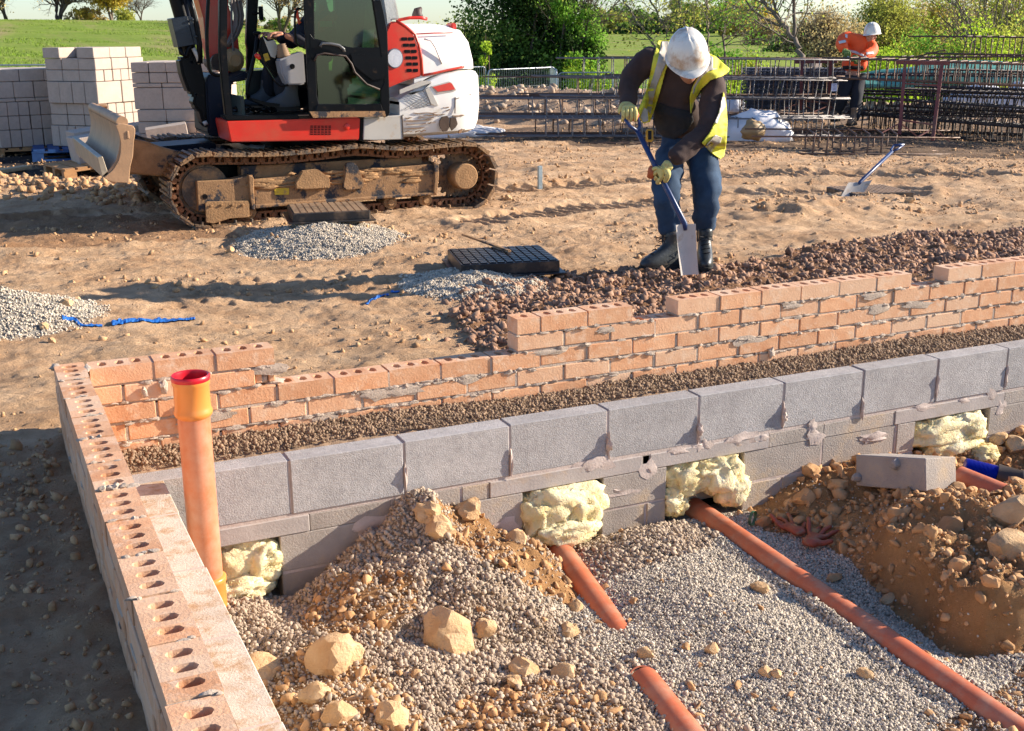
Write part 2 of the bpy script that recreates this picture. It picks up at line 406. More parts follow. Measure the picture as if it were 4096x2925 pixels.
# header brick bridging corner behind the first brick is part of the left run; snots and smears of mortar
for i in range(520):
    x = random.uniform(.15, 5.6); k = random.choice([1, 1, 2, 2, 3, 3, 4, 4, 5]); 
    if .78 < x < 1.78 and k < 3: k = random.choice([3, 4])
    mo.blob((x, -.001, -CH*k+.004+jit(.006)), (random.uniform(.006, .03), random.uniform(.002, .007), random.uniform(.004, .009)), 1 if i % 2 else 2, .5, 4, i)
for i in range(14):
    x = random.uniform(.2, 5.5); k = random.choice([1, 2, 3, 4]);
    if .78 < x < 1.78 and k < 3: k = 3
    mo.blob((x, -.002, -CH*k-random.uniform(.0, .02)), (random.uniform(.03, .1), .0028, random.uniform(.010, .025)), 2, .5, 3, i+500)
for x, z, r in ((.36, -.095, .014), (.42, -.20, .016), (.455, -.235, .02), (3.1, -.30, .014), (.29, -.11, .012)):
    mo.blob((x, -.008, z), (r, r*.8, r*1.7), 2, .5, 4, int(x*100))
for i in range(70):
    y = -.1175-.225*random.randrange(0, 15); mo.blob((random.uniform(.002, .1), y+jit(.008), -.001), (random.uniform(.005, .018), .007, random.uniform(.003, .008)), 1, .5, 4, i+90)
for (x, r) in ((.02, .012), (.035, .010), (.05, .013), (.07, .009)): mo.blob((x, -.1175-.225*5, .004), (r, r, r*.8), 2, .4, 4, int(x*1000))
mo.blob((.004, .095, -.004), (.018, .02, .012), 2, .4, 4, 77); mo.blob((.107, .03, -.004), (.012, .05, .008), 2, .4, 4, 78)
for i in range(10):
    y = random.uniform(-3.2, .05); mo.blob((-.001, y, -CH*random.randrange(1, 5)+.004), (.006, random.uniform(.01, .05), .007), 1, .5, 4, i+700)
sl.build('slotted_top_bricks', M_brick, wall); bk.build('brickwork', M_brick, wall, bevel=.003); mo.build('mortar', M_mortar, wall, smooth=True, ang=50)

# ------------------------------------------------------------- inner block wall
bw = thing('block_wall', 'inner leaf of grey concrete blocks with pipe openings along the trench', 'block wall', (0, 0, 0))
BY0, BY1, BZ = -.2456, -.1456, -.368
bl = MB(); jm = MB(); lt = []; bt = MB()
XB = [.2984]+[.75+.45*i for i in range(13)]
for i, (a, b) in enumerate(zip(XB[:-1], XB[1:])):
    dy = jit(.003); bl.span((a+.005 if i else a-.1, BY0+dy, BZ-.215), (b-.005, BY1+dy, BZ+jit(.002)))
    jm.span((b-.0055, BY0+.005, BZ-.213), (b+.0055, BY1-.004, BZ-.006))
    if i > 0 and i < 9: jm.blob((b+.004, BY0-.002, BZ-.13-random.random()*.06), (.006, .010, .055), 2, .5, 3, i)
    if i in (3, 4, 5): jm.blob((b+.006, BY0-.008, BZ-.155), (.012, .014, .02), 2, .5, 3, i+9)
jm.span((.3, BY0+.003, BZ-.2285), (6.15, BY1-.002, BZ-.2145))
Z2 = BZ-.228
openings = [(.46, .70), (1.704, 2.08), (2.393, 2.80), (3.79, 4.27)]
lint = [(.34, .815), (1.56, 2.27), (2.31, 2.93), (3.66, 4.36)]
lm = []
for a, b in lint:
    q = MB().span((a, BY0-.0025, Z2-.068), (b, BY1, Z2)); lm.append(q)
piers = [(.26, .46), (.70, 1.704), (2.08, 2.393), (2.80, 3.79), (4.27, 6.15)]
for a, b in piers:
    for row in range(3):
        z1 = Z2-.2 if row == 0 else Z2-.2-.225*(row-1)
        z1 = Z2-row*.225; z0 = z1-.215
        x = a; first = True
        while x < b-.02:
            w = min(b-x, random.choice([.44, .30, .22]) if row else random.choice([.44, .30]))
            if b-(x+w) < .06: w = b-x
                        # notch under a lintel
            zt = z1
            for la, lb in lint:
                if row == 0 and x+w > la+.001 and x < lb-.001: 
                    zt = Z2-.070
                    if x < la < x+w: bt.span((x, BY0+.001, zt+.001), (la-.002, BY1-.001, z1-.001))
                    if x < lb < x+w: bt.span((lb+.002, BY0+.001, zt+.001), (x+w, BY1-.001, z1-.001))
            dy = jit(.003)
            bt.span((x, BY0+dy, z0), (x+w-.010 if x+w < b-.01 else x+w, BY1+dy, zt))
            if x+w < b-.01: jm.span((x+w-.0105, BY0+.004, z0), (x+w+.0005, BY1-.003, zt-.003))
            x += w
        jm.span((a+.003, BY0+.003, z0-.011), (b-.003, BY1-.003, z0+.001))
bt.span((2.272, BY0+.002, Z2-.0705), (2.308, BY1-.001, Z2-.001))
for i in range(24):      # smeared mortar patches
    x = random.uniform(.8, 4.9); z = random.uniform(-.80, -.60)
    if any(a-.05 < x < b+.05 for a, b in openings) and z < Z2-.05: z = Z2-.005
    jm.blob((x, BY0-.001, z), (random.uniform(.02, .09), .004, random.uniform(.012, .04)), 2, .7, 3, i+40)
# left leaf
lf = MB()
y = -.1456
for j in range(11):
    y1 = -.2456-.004 if j == 0 else y-.004; y0 = -.5733-.45*j+.285 if False else (-.5733-.45*(j-1)-.005+.0)
    if j == 0: y1, y0 = -.2486, -.5733+.45*.0+.005
    else: y1, y0 = -.5733-.45*(j-1)-.005, -.5733-.45*j+.005
    for row in range(3): lf.span((.1984, y0 if row == 0 else y0+.002, BZ-.215-.225*row), (.2984+jit(.002), y1, BZ-.225*row+(jit(.001) if row == 0 else -.0005)))
    jm.span((.202, y0-.0105, BZ-.7), (.295, y0+.0005, BZ-.002))
for row in range(3): jm.span((.202, -4.9, BZ-.2255-.225*row), (.295, -.25, BZ-.2145-.225*row))
o = bl.build('block_course', M_block, bw, bevel=.003)
o = bt.build('lower_blocks', M_blocktan, bw, bevel=.003)
o = lf.build('side_leaf_blocks', M_dustblock, bw, bevel=.003)
for q in lm: q.build('lintel', M_lintel, bw, bevel=.003)
jm.build('mortar', M_mortarp, bw, smooth=True, ang=50)
# cavity fill and dusty top skin of the back leaf
n = 1500; px = rng.uniform(.3, 6.1, n); py = rng.uniform(BY1-.012, -.012, n)
cav = MB().span((.105, -.1456, -.9), (6.1, .0, -.40)); cav.span((.103, -4.6, -.9), (.1975, -.15, -.40))
tag(cav.build('cavity_fill', M_mortar), kind='structure')
# dust on the block tops
dn = 2600; dx_ = rng.uniform(.3, 6, dn); dy_ = rng.uniform(BY0+.02, BY1, dn)
def drop_h(x, y):   # rubble bank leaning on the brick face
    return BZ-.004+.045*sstep(-.13, -.01, y)*(.7+.6*vnoise(x*3, x*0+1, 5))
n = 34000; px = rng.uniform(.12, 6.1, n); t = rng.random(n)**.9; py = -.004-t*(.10+.05*vnoise(px*4, px*0, 6)); kk = (t < .75) | (rng.random(n) < .4); n = kk.sum(); px, py, t = px[kk], py[kk], t[kk]
S = .0022+.0075*rng.random(n)**5; pz = drop_h(px, py)+S*.2-.008+.012*vnoise(px*45, py*45, 12)
o = stones('mortar_droppings', np.stack([px, py, pz], -1), S, M_clod, 1, .8, .3)
tag(o, 'crumbly brown mortar droppings banked between brick face and block tops', 'mortar droppings', kind='stuff')
xs = np.arange(.1, 6.1, .012); ys = np.linspace(-.20, -.004, 14); X, Y = np.meshgrid(xs, ys, indexing='ij')
Z = drop_h(X, Y)-.012+.012*fbm(X*40, Y*40, 3, 3); Z = np.where(Y < -.145, BZ-.012, Z)
def gridF(a, b): i = np.arange(a*b).reshape(a, b); return np.stack([i[:-1, :-1], i[1:, :-1], i[1:, 1:], i[:-1, 1:]], -1).reshape(-1, 4)
tag(fast('cavity_rubble', np.stack([X, Y, Z], -1).reshape(-1, 3), gridF(*X.shape), M_clod), kind='structure')
# ------------------------------------------------------------- site ground
def polyd(pts, z=GZ): return [tuple(atz(a, b, z)[:2]) for a, b in pts]
HC = polyd([(1010, 700), (1030, 655), (1120, 628), (1240, 604), (1440, 594), (1620, 588), (1760, 560), (2000, 528), (2274, 508), (2450, 500), (2700, 700), (2300, 790), (1140, 800), (1060, 760)])
MH = [tuple(atz(712, 538)[:2]), tuple(atz(1052, 626)[:2]), tuple(atz(-28, 700, -.38)[:2]), tuple(atz(1935, 452)[:2])]
MR = [(.66, .15), (.48, .10), (.62, .20), (.42, .03)]
T1 = polyd([(1090, 500), (1300, 468), (1620, 440), (2000, 430)]); T2 = polyd([(1120, 430), (1450, 412), (1800, 400), (2200, 395)])
T3 = polyd([(0, 492), (200, 480), (420, 470)])
def hardcore(x, y):
    m = in_poly(x+.12*fbm(x*3, y*3, 3, 9), y+.12*fbm(x*3, y*3, 3, 19), HC); return m.astype(float)
def gravelm(x, y):
    g = np.zeros(np.shape(x))
    for (cx, cy), (r, h) in list(zip(MH, MR))[:3]:
        d = np.hypot(x-cx, y-cy)+.07*fbm(x*5, y*5, 3, 4); g = np.maximum(g, 1-sstep(r*.93, r*1.08, d))
    return g
def HS(x, y):
    x = np.asarray(x, float); y = np.asarray(y, float)
    far = 1-sstep(14, 26, y)
    z = GZ+(.045*fbm(x*.7, y*.7, 3, 1)+.05*np.maximum(0, fbm(x*1.7, y*2.6, 4, 2))+.016*fbm(x*5, y*9, 4, 3)+.038*np.maximum(0, np.abs(fbm(x*3.3, y*5.5, 4, 13))-.12)+.018*np.abs(fbm(x*13, y*18, 4, 8))+.010*np.abs(fbm(x*31, y*33, 2, 28)))
    z = z+.13*(1-sstep(-.1, 1.6, y))*(1-sstep(-.1, .7, x))
    z = z+.05*(1-sstep(.2, 1.2, x))*(1-sstep(1.5, 4, y))
    z = z-.02*sstep(.3, 1.5, x)*(1-sstep(3, 5, y))
    # ruts left by the machines
    for T, w, a in ((T1, .30, .035), (T2, .28, .035), (T3, .3, .02)):
        d = seg_dist(x, y, T); rd = 1-sstep(w*.85, w, d); ph = (x*.95+y*.42)*2*math.pi/.155
        z = z+rd*(-.018+a*(np.maximum(np.sin(ph+1.5*fbm(x*2, y*2, 2, 6)), -.2)-.3)*(.6+.4*vnoise(x*3, y*3, 8)))+.03*np.exp(-((d-w*1.15)/.08)**2)
    # shallow hollows in the clay in front of the digger and dozer wheel dimples
    c = atz(560, 600); c2 = atz(620, 640)
    u = (x-c2[0]); v = (y-c2[1]); 
    bx = np.abs(((u/.15) % 1)-.5)*2; by = np.abs(((v/.22+np.floor(u/.15)*.5) % 1)-.5)*2
    z = z-.022*(1-sstep(.35, .5, bx))*(1-sstep(.3, .45, by))*(np.abs(u) < .75)*(np.abs(v-.1) < .38)
    for (cx, cy), (r, h) in zip(MH, MR):
        d = np.hypot(x-cx, y-cy)/r; z = z+h*np.clip(1-d, 0, 1)**1.0*(1-.15*fbm(x*4, y*4, 2, 4)) + .01*(d < 1.05)*fbm(x*30, y*30, 2, 7)
    hc = hardcore(x, y); z = z+hc*(.02+.05*fbm(x*7, y*7, 4, 5))
    # stony bank beyond the left of the digger
    b = polyd([(0, 425), (200, 428), (370, 440)]); d = seg_dist(x, y, b); z = z+.10*np.exp(-(d/.45)**2)*(1+.6*fbm(x*5, y*5, 3, 9))
    c = atz(2080, 445); z = z-.10*np.exp(-((x-c[0])**2+(y-c[1])**2)/.09)
    for q in ((1770, 395), (1690, 492), (1270, 375), (2110, 380), (1820, 470)):
        c = atz(*q); z = z+.06*np.exp(-((x-c[0])**2*1.2+(y-c[1])**2*3))*(1+.8*fbm(x*6, y*6, 2, 3))
    return z
def spaced(a, b, f):
    v = [a]
    while v[-1] < b: v.append(v[-1]+f(v[-1]))
    return np.array(v)
xs = spaced(-8, 27, lambda x: .10 if x < -1 else (.016 if x < 5.5 else (.028 if x < 11 else .08)))
ys = spaced(-4.8, 28, lambda y: .02 if y < 6.5 else (.035 if y < 12 else .12))
X, Y = np.meshgrid(xs, ys, indexing='ij'); Z = HS(X, Y)
F = gridF(*X.shape); cx = X.ravel()[F].mean(1); cy = Y.ravel()[F].mean(1)
F = F[~((cx > .05) & (cy < .05))]
F = F[(.418*X.ravel()[F].mean(1)+.908*Y.ravel()[F].mean(1)) < 22.3+.8*fbm(X.ravel()[F[:, 0]]*.5, Y.ravel()[F[:, 0]]*.5, 2, 33)]
F = F[~((X.ravel()[F].mean(1) > 12) & (Y.ravel()[F].mean(1) < -1))]
def splitmat(name, base_mats):
    """ground shader that lays materials by mask attributes (what the ground is made of)"""
    m = bpy.data.materials.new(name); m.use_nodes = True; n = m.node_tree.nodes; l = m.node_tree.links; b = n['Principled BSDF']
    tc = n.new('ShaderNodeTexCoord'); b.inputs['Roughness'].default_value = .97; b.inputs['Specular IOR Level'].default_value = .2
    def noise(s, d=8, r=.7):
        t = n.new('ShaderNodeTexNoise'); t.inputs['Scale'].default_value = s; t.inputs['Detail'].default_value = d; t.inputs['Roughness'].default_value = r
        l.new(tc.outputs['Object'], t.inputs['Vector']); return t.outputs['Fac']
    cur = None
    for attr, c1, c2, s in base_mats:
        mr = n.new('ShaderNodeMapRange'); mr.inputs['From Min'].default_value = .3; mr.inputs['From Max'].default_value = .7; l.new(noise(s), mr.inputs[0])
        x = n.new('ShaderNodeMix'); x.data_type = 'RGBA'; x.inputs[6].default_value = (*c1, 1); x.inputs[7].default_value = (*c2, 1); l.new(mr.outputs[0], x.inputs[0])
        if cur is None: cur = x.outputs[2]
        else:
            a = n.new('ShaderNodeAttribute'); a.attribute_name = attr
            y = n.new('ShaderNodeMix'); y.data_type = 'RGBA'; l.new(a.outputs['Fac'], y.inputs[0]); l.new(cur, y.inputs[6]); l.new(x.outputs[2], y.inputs[7]); cur = y.outputs[2]
    x = n.new('ShaderNodeMix'); x.data_type = 'RGBA'; x.blend_type = 'MULTIPLY'; x.inputs[0].default_value = 1
    mr = n.new('ShaderNodeMapRange'); mr.inputs['From Min'].default_value = .35; mr.inputs['From Max'].default_value = .65; mr.inputs['To Min'].default_value = .70; mr.inputs['To Max'].default_value = 1.16; l.new(noise(2.2, 10, .78), mr.inputs[0])
    l.new(cur, x.inputs[6]); l.new(mr.outputs[0], x.inputs[7]); l.new(x.outputs[2], b.inputs['Base Color'])
    b1 = n.new('ShaderNodeBump'); b1.inputs['Strength'].default_value = .55; b1.inputs['Distance'].default_value = .05; l.new(noise(11, 9, .74), b1.inputs['Height'])
    bn = n.new('ShaderNodeBump'); bn.inputs['Strength'].default_value = 1.0; bn.inputs['Distance'].default_value = .02; l.new(noise(55, 9, .76), bn.inputs['Height']); l.new(b1.outputs[0], bn.inputs['Normal']); l.new(bn.outputs[0], b.inputs['Normal'])
    return m
def setattr_f(o, name, val):
    a = o.data.attributes.new(name, 'FLOAT', 'POINT'); a.data.foreach_set('value', np.asarray(val, np.float32).ravel())
SOIL1, SOIL2 = (.47, .265, .135), (.70, .475, .285)
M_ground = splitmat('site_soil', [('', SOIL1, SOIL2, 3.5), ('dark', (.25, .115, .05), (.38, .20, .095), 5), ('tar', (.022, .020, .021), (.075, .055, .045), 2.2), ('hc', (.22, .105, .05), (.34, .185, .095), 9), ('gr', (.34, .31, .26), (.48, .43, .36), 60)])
g = fast('ground', np.stack([X, Y, Z], -1).reshape(-1, 3), F, M_ground, smooth=True); tag(g, kind='structure')
hc = hardcore(X, Y); setattr_f(g, 'hc', hc); setattr_f(g, 'gr', gravelm(X, Y))
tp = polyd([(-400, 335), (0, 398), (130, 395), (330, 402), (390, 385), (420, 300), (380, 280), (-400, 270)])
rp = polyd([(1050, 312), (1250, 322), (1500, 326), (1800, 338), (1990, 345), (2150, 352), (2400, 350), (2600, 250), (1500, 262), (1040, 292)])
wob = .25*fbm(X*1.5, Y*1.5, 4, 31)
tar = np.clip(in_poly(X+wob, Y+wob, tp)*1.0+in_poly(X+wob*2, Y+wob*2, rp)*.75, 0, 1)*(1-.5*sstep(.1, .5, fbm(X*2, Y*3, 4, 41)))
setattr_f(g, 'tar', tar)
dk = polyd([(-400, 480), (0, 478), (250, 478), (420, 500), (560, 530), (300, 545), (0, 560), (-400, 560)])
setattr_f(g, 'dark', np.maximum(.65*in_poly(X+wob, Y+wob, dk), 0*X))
del X, Y, Z

# gravel on the manhole mounds
P = []; S = []
for i, ((cx, cy), (r, h)) in enumerate(zip(MH, MR)):
    n = 14000 if i in (0, 1) else (9000 if i == 2 else 900)
    a = rng.uniform(0, 2*np.pi, n); q = r*1.08*np.sqrt(rng.random(n)); x = cx+q*np.cos(a); y = cy+q*np.sin(a)
    k = (rng.random(n) < gravelm(x, y)+.08) & ~((x > -.02) & (y < .12)); x, y = x[k], y[k]; s = .0055+.004*rng.random(len(x)); P.append(np.stack([x, y, HS(x, y)+s*.3], -1)); S.append(s)
M_gravel = mat('pea_gravel', (.50, .42, .32), .9, .15, 20, .3, 200, island=.35, dist=.004)
o = stones('bedding_gravel', np.concatenate(P), np.concatenate(S), M_gravel, 1, .7, .2)
tag(o, 'pale grey bedding gravel heaped in small mounds under the manhole covers', 'gravel', kind='stuff')
# hardcore strip
M_hc = mat('reddish_stone', (.25, .125, .07), .9, .2, 9, .4, 90, island=.38, col2=(.36, .22, .14), dist=.006)
hx = [p[0] for p in HC]; hy = [p[1] for p in HC]
n = 46000; x = rng.uniform(min(hx)-.2, 10, n); y = rng.uniform(.11, max(hy)+.3, n)
k = (hardcore(x, y) > .5) | ((hardcore(x+rng.normal(size=n)*.12, y+rng.normal(size=n)*.12) > .5) & (rng.random(n) < .25)); k &= (y > .12) & (rng.random(n) < .25+1.3*vnoise(x*2.2, y*3.0, 119)); x, y = x[k], y[k]
s = .009+.026*rng.random(len(x))**3; s = np.where(rng.random(len(x)) < .07, rng.uniform(.022, .045, len(x)), s)
o = stones('hardcore_rubble', np.stack([x, y, HS(x, y)-s*.10], -1), s, M_hc, 1, .65, .4, cut=(.3, .8))
tag(o, 'strip of loose reddish brown stones behind the long brick wall', 'rubble', kind='stuff')
# clods over the site
M_soilc = mat('soil_clod', (.40, .215, .095), .97, .2, 8, .6, 90, island=.22, col2=(.54, .34, .18), dist=.006)
n = 90000; x = rng.uniform(-2.2, 16, n); y = rng.uniform(-3.5, 14, n)
dens = sstep(.05, .45, fbm(x*1.1, y*1.6, 4, 51))*.8+.12
dens = np.maximum(dens, 1.6*np.exp(-(seg_dist(x, y, polyd([(0, 425), (200, 428), (370, 440)]))/.5)**2))
k = (rng.random(n) < dens) & ~((x > -.05) & (y < .13)) & (hardcore(x, y) < .5); x, y = x[k], y[k]
s = .004+.026*rng.random(len(x))**7+.003*np.hypot(x, y)/6
nb = seg_dist(x, y, polyd([(0, 425), (200, 428), (370, 440)])) < .7; s = np.where(nb & (rng.random(len(x)) < .4), rng.uniform(.02, .07, len(x)), s)
n2 = 9000; x2 = rng.uniform(-1.3, -.02, n2); y2 = rng.uniform(-3.2, .1, n2); k2 = rng.random(n2) < sstep(.2, .8, vnoise(x2*4, y2*4, 55))*.7+.08+.5*np.exp(-((x2+.12)/.1)**2); x = np.concatenate([x, x2[k2]]); y = np.concatenate([y, y2[k2]]); s = np.concatenate([s, .003+.02*rng.random(k2.sum())**6])
o = stones('soil_clods', np.stack([x, y, HS(x, y)+s*.2], -1), s, M_soilc, 1, .65, .4, cut=(.3, .75))
tag(o, 'scattered clods of dry sandy soil over the rutted site ground', 'soil clods', kind='stuff')
# rocks one can count near the left mound and the far manhole
M_rock = mat('sandstone_rock', (.50, .285, .125), .92, .25, 9, 1.0, 60, island=.08, col2=(.66, .46, .26), dist=.012)
def rock(label, c, r, amp=.22, seed=0, m=None, name='rock', group='loose rocks', flat=1, sub=3):
    o = MB()
    o.blob((0, 0, 0), (r, r*random.uniform(.75, 1.0), r*random.uniform(.6, .85)*flat), sub, amp, 2.2, seed)
    V = np.array(o.v); N = V/np.linalg.norm(V, axis=1)[:, None]
    rs = np.random.default_rng(seed+5)
    for q in range(7):       # knapped flat faces
        d = rs.normal(size=3); d /= np.linalg.norm(d); lim = r*rs.uniform(.5, .8); pr = V@d; V = V-np.clip(pr-lim, 0, None)[:, None]*d*.92
    o.v = [tuple(p) for p in V]
    ob = o.build(name, m or M_rock, smooth=True, ang=28); ob.location = c; ob.rotation_euler = (rs.uniform(-.4, .4), rs.uniform(-.4, .4), rs.uniform(0, 6.28))
    return tag(ob, label, 'rock', group)

# ------------------------------------------------------------- trench
FOOT = [tuple(atz(a, b, -.93)[:2]) for a, b in ((1650, 1112), (1700, 1168), (1800, 1185), (1900, 1235), (1965, 1290), (2005, 1345), (2080, 1405), (2180, 1438), (2300, 1425), (2600, 1400))]
MASS = FOOT+[(7, -.9), (7, -.2), (2.83, -.2)]
PIT = [tuple(atz(a, b, -.93)[:2]) for a, b in ((2120, 1624), (2200, 1520), (2300, 1440), (2700, 1440), (2700, 1800), (2200, 1800))]
PX0, PX1 = 2.60, float(atz(2236, 1618, -.94)[0])
def HT(x, y):
    x = np.asarray(x, float); y = np.asarray(y, float)
    z = -.945+.012*fbm(x*2, y*2, 3, 61)+.005*fbm(x*18, y*18, 3, 62)
    g = lambda cx, cy, sx, sy, h: h*np.exp(-((x-cx)/sx)**2-((y-cy)/sy)**2)
    wx = x+.07*fbm(x*3, y*3, 3, 63); wy_ = y+.07*fbm(x*3, y*3, 3, 64)
    wx2 = x+.22*fbm(x*2.3, y*2.3, 4, 163); wy2 = y+.22*fbm(x*2.3, y*2.3, 4, 164); r = np.hypot((wx2-1.26)/.56, (wy2+.36)/.62); pile = .345*np.clip(1-r**1.15, 0, 1)*(1-.35*np.exp(-((x-1.05)/.12)**2-((y+.75)/.2)**2))
    z = z+pile*(1+.30*fbm(x*5, y*5, 4, 65))+.03*np.abs(fbm(x*11, y*11, 3, 165))*(pile > .02)
    z = z+g(.85, -.75, .30, .28, .12)+g(.42, -.3, .25, .4, .09)+g(.62, -1.35, .25, .38, .13)+g(1.2, -1.45, .4, .3, .05)
    z = z+.05*np.abs(fbm(x*4, y*4, 3, 66))*(1-sstep(1.35, 1.6, x))
    z = z+g(2.25, -.42, .22, .16, .05)+g(2.15, -1.1, .28, .5, .055)+g(2.05, -2.1, .35, .5, .03)
    z = z-g(2.75, -1.1, .14, .6, .06)
    # bank of dug clay on the right with a steep cut face
    ins = in_poly(wx, wy_, MASS); d = seg_dist(wx, wy_, FOOT)*np.where(ins, 1, -1)
    yy = sstep(-1.1, -.55, y)        # 0 at the front (steep), 1 near the wall (gentle)
    w = .09+.45*yy; h = .215-.075*yy
    b = h*sstep(0, 1, d/w)
    z = z+b*(1+.25*fbm(x*3, y*3, 3, 67))+(d > 0)*(.11*np.abs(fbm(x*5, y*5, 5, 68))+.04*np.abs(fbm(x*16, y*16, 3, 69))-.02)*sstep(0, .12, d)*(1-.55*yy)
    z = z-g(4.15, -.55, .5, .26, .22)*(1.0)+g(4.75, -.38, .3, .2, .08)+g(3.7, -1.15, .25, .25, .06)
    z = z-np.minimum(.07, np.maximum(0, z+.955))*np.exp(-((x-1.87-(y+.25)*.16)/.085)**2)*sstep(-1.02, -.92, y)
    px2 = 2.60-(y+.16)*(2.60-2.43)/(-1.9); px2 = np.interp(-y, [.16, 2.06], [PX0, PX1]); z = z+(.022*np.exp(-((np.abs(x-px2)-.075)/.03)**2)-.01*np.exp(-((x-px2)/.04)**2))*(1-sstep(-.5, -.35, y))*(.5+vnoise(x*0+1, y*5, 88))
    pit = in_poly(wx, wy_, PIT); 
    z = z+np.where(pit, .06*sstep(0, .3, seg_dist(wx, wy_, PIT+[PIT[0]])), 0)
    return z
xs = spaced(.29, 6.2, lambda x: .0105 if x < 3.6 else .03); ys = spaced(-4.6, -.14, lambda y: .03 if y < -2.6 else .0105)
X, Y = np.meshgrid(xs, ys, indexing='ij'); Z = HT(X, Y)
def clay(x, y):
    """what the trench floor is made of: 1 orange clay, 0 grey gravel / brown lumps"""
    wx = x+.1*fbm(x*3, y*3, 3, 71); wy = y+.1*fbm(x*3, y*3, 3, 72)
    m = in_poly(wx, wy, MASS).astype(float)
    m = np.maximum(m, (np.hypot((wx-1.55)/.28, (wy+.45)/.3) < 1)); m = np.maximum(m, (np.hypot((wx-.85)/.2, (wy+.62)/.22) < 1))
    m = np.maximum(m, (np.hypot((wx-.62)/.25, (wy+1.15)/.35) < 1)*.9); m = np.maximum(m, (np.hypot((wx-1.18)/.33, (wy+1.45)/.25) < 1)*.9)
    m = np.maximum(m, in_poly(wx, wy, PIT)*.8)
    return m
def brownl(x, y):   # grey-brown crumbly lumps instead of clean pea gravel
    wx = x+.12*fbm(x*2.5, y*2.5, 3, 73)
    return np.maximum(1-sstep(1.45, 1.75, wx+.25*(y+1)), (np.hypot((wx-2.1)/.5, (y+.4)/.22) < 1)*1.)
M_trench = splitmat('trench_soil', [('', (.33, .29, .24), (.42, .38, .32), 50), ('br', (.33, .225, .14), (.44, .32, .215), 20), ('clay', (.40, .195, .072), (.56, .32, .145), 5)])
tf = fast('trench_floor', np.stack([X, Y, Z], -1).reshape(-1, 3), gridF(*X.shape), M_trench, smooth=True); tag(tf, kind='structure')
setattr_f(tf, 'clay', clay(X, Y)); setattr_f(tf, 'br', brownl(X, Y)); del X, Y, Z
def sc_pts(n, dens, x0=.3, x1=4.6, y0=-2.6, y1=-.25):
    x = rng.uniform(x0, x1, n); y = rng.uniform(y0, y1, n); k = rng.random(n) < dens(x, y); return x[k], y[k]
x, y = sc_pts(270000, lambda x, y: (1-clay(x, y))*(1-brownl(x, y))*.95*(y > -1.40-(x-1.1)*.65)+.01, 1.2, 4.2)
s = .0036+.0028*rng.random(len(x))+.004*(rng.random(len(x)) < .03); z = HT(x, y)+s*(.2+.9*rng.random(len(x)))
M_pea = mat('trench_gravel', (.50, .425, .33), .9, .15, 20, .3, 200, island=.38, dist=.004, dirt=(.44, .30, .17), dthr=.7, dscale=3)
tag(stones('trench_gravel', np.stack([x, y, z], -1), s, M_pea, 1, .7, .2), 'light grey pea gravel bedding around the drain pipes in the trench', 'gravel', kind='stuff')
x, y = sc_pts(170000, lambda x, y: (y > -1.9)*brownl(x, y)*(1-clay(x, y)*.75)*(.55+.5*vnoise(x*5, y*5, 74)), .3, 2.7)
s = .0028+.0035*rng.random(len(x))+.009*rng.random(len(x))**9; z = HT(x, y)+s*(.0+.9*rng.random(len(x)))
M_lump = mat('brown_lumps', (.38, .28, .195), .95, .2, 16, .6, 160, island=.3, col2=(.48, .38, .28), dist=.006)
tag(stones('crumbly_spoil', np.stack([x, y, z], -1), s, M_lump, 1, .85, .25), 'grey brown crumbly spoil heaped against the block wall', 'spoil', kind='stuff')
x, y = sc_pts(60000, lambda x, y: clay(x, y)*.8*(.35+vnoise(x*4, y*4, 79))+.03, .3, 5)
s = .003+.022*rng.random(len(x))**8; bigc = (x > 2.75) & (rng.random(len(x)) < .03*sstep(-1.2, -.7, y)+.002); s = np.where(bigc, rng.uniform(.016, .045, len(x)), s); z = HT(x, y)+s*.15
M_clay = mat('clay_crumb', (.42, .215, .085), .95, .2, 10, .6, 100, island=.25, col2=(.54, .32, .155), dist=.006)
tag(stones('clay_crumbs', np.stack([x, y, z], -1), s, M_clay, 2, .75, .4, smooth=False, cut=(.30, .75)), 'orange clay crumbs over the banks of dug clay', 'clay crumbs', kind='stuff')
def onT(dx, dy, lift=0.):
    r_ = ray(dx, dy); t = np.arange(2.2, 8, .01); P = CAM+t[:, None]*r_; h = HT(P[:, 0], P[:, 1])+lift; k = np.argmax(P[:, 2] < h); return P[k]
def rk(dx, dy, wd, label, seed, **kw):
    p = onT(dx, dy, .02); dep = (p-CAM)@FW; r = wd/2*dep/2627*1.22; p = p+np.array((0, 0, -r*.15)); return rock(label, p, r, seed=seed, **kw)
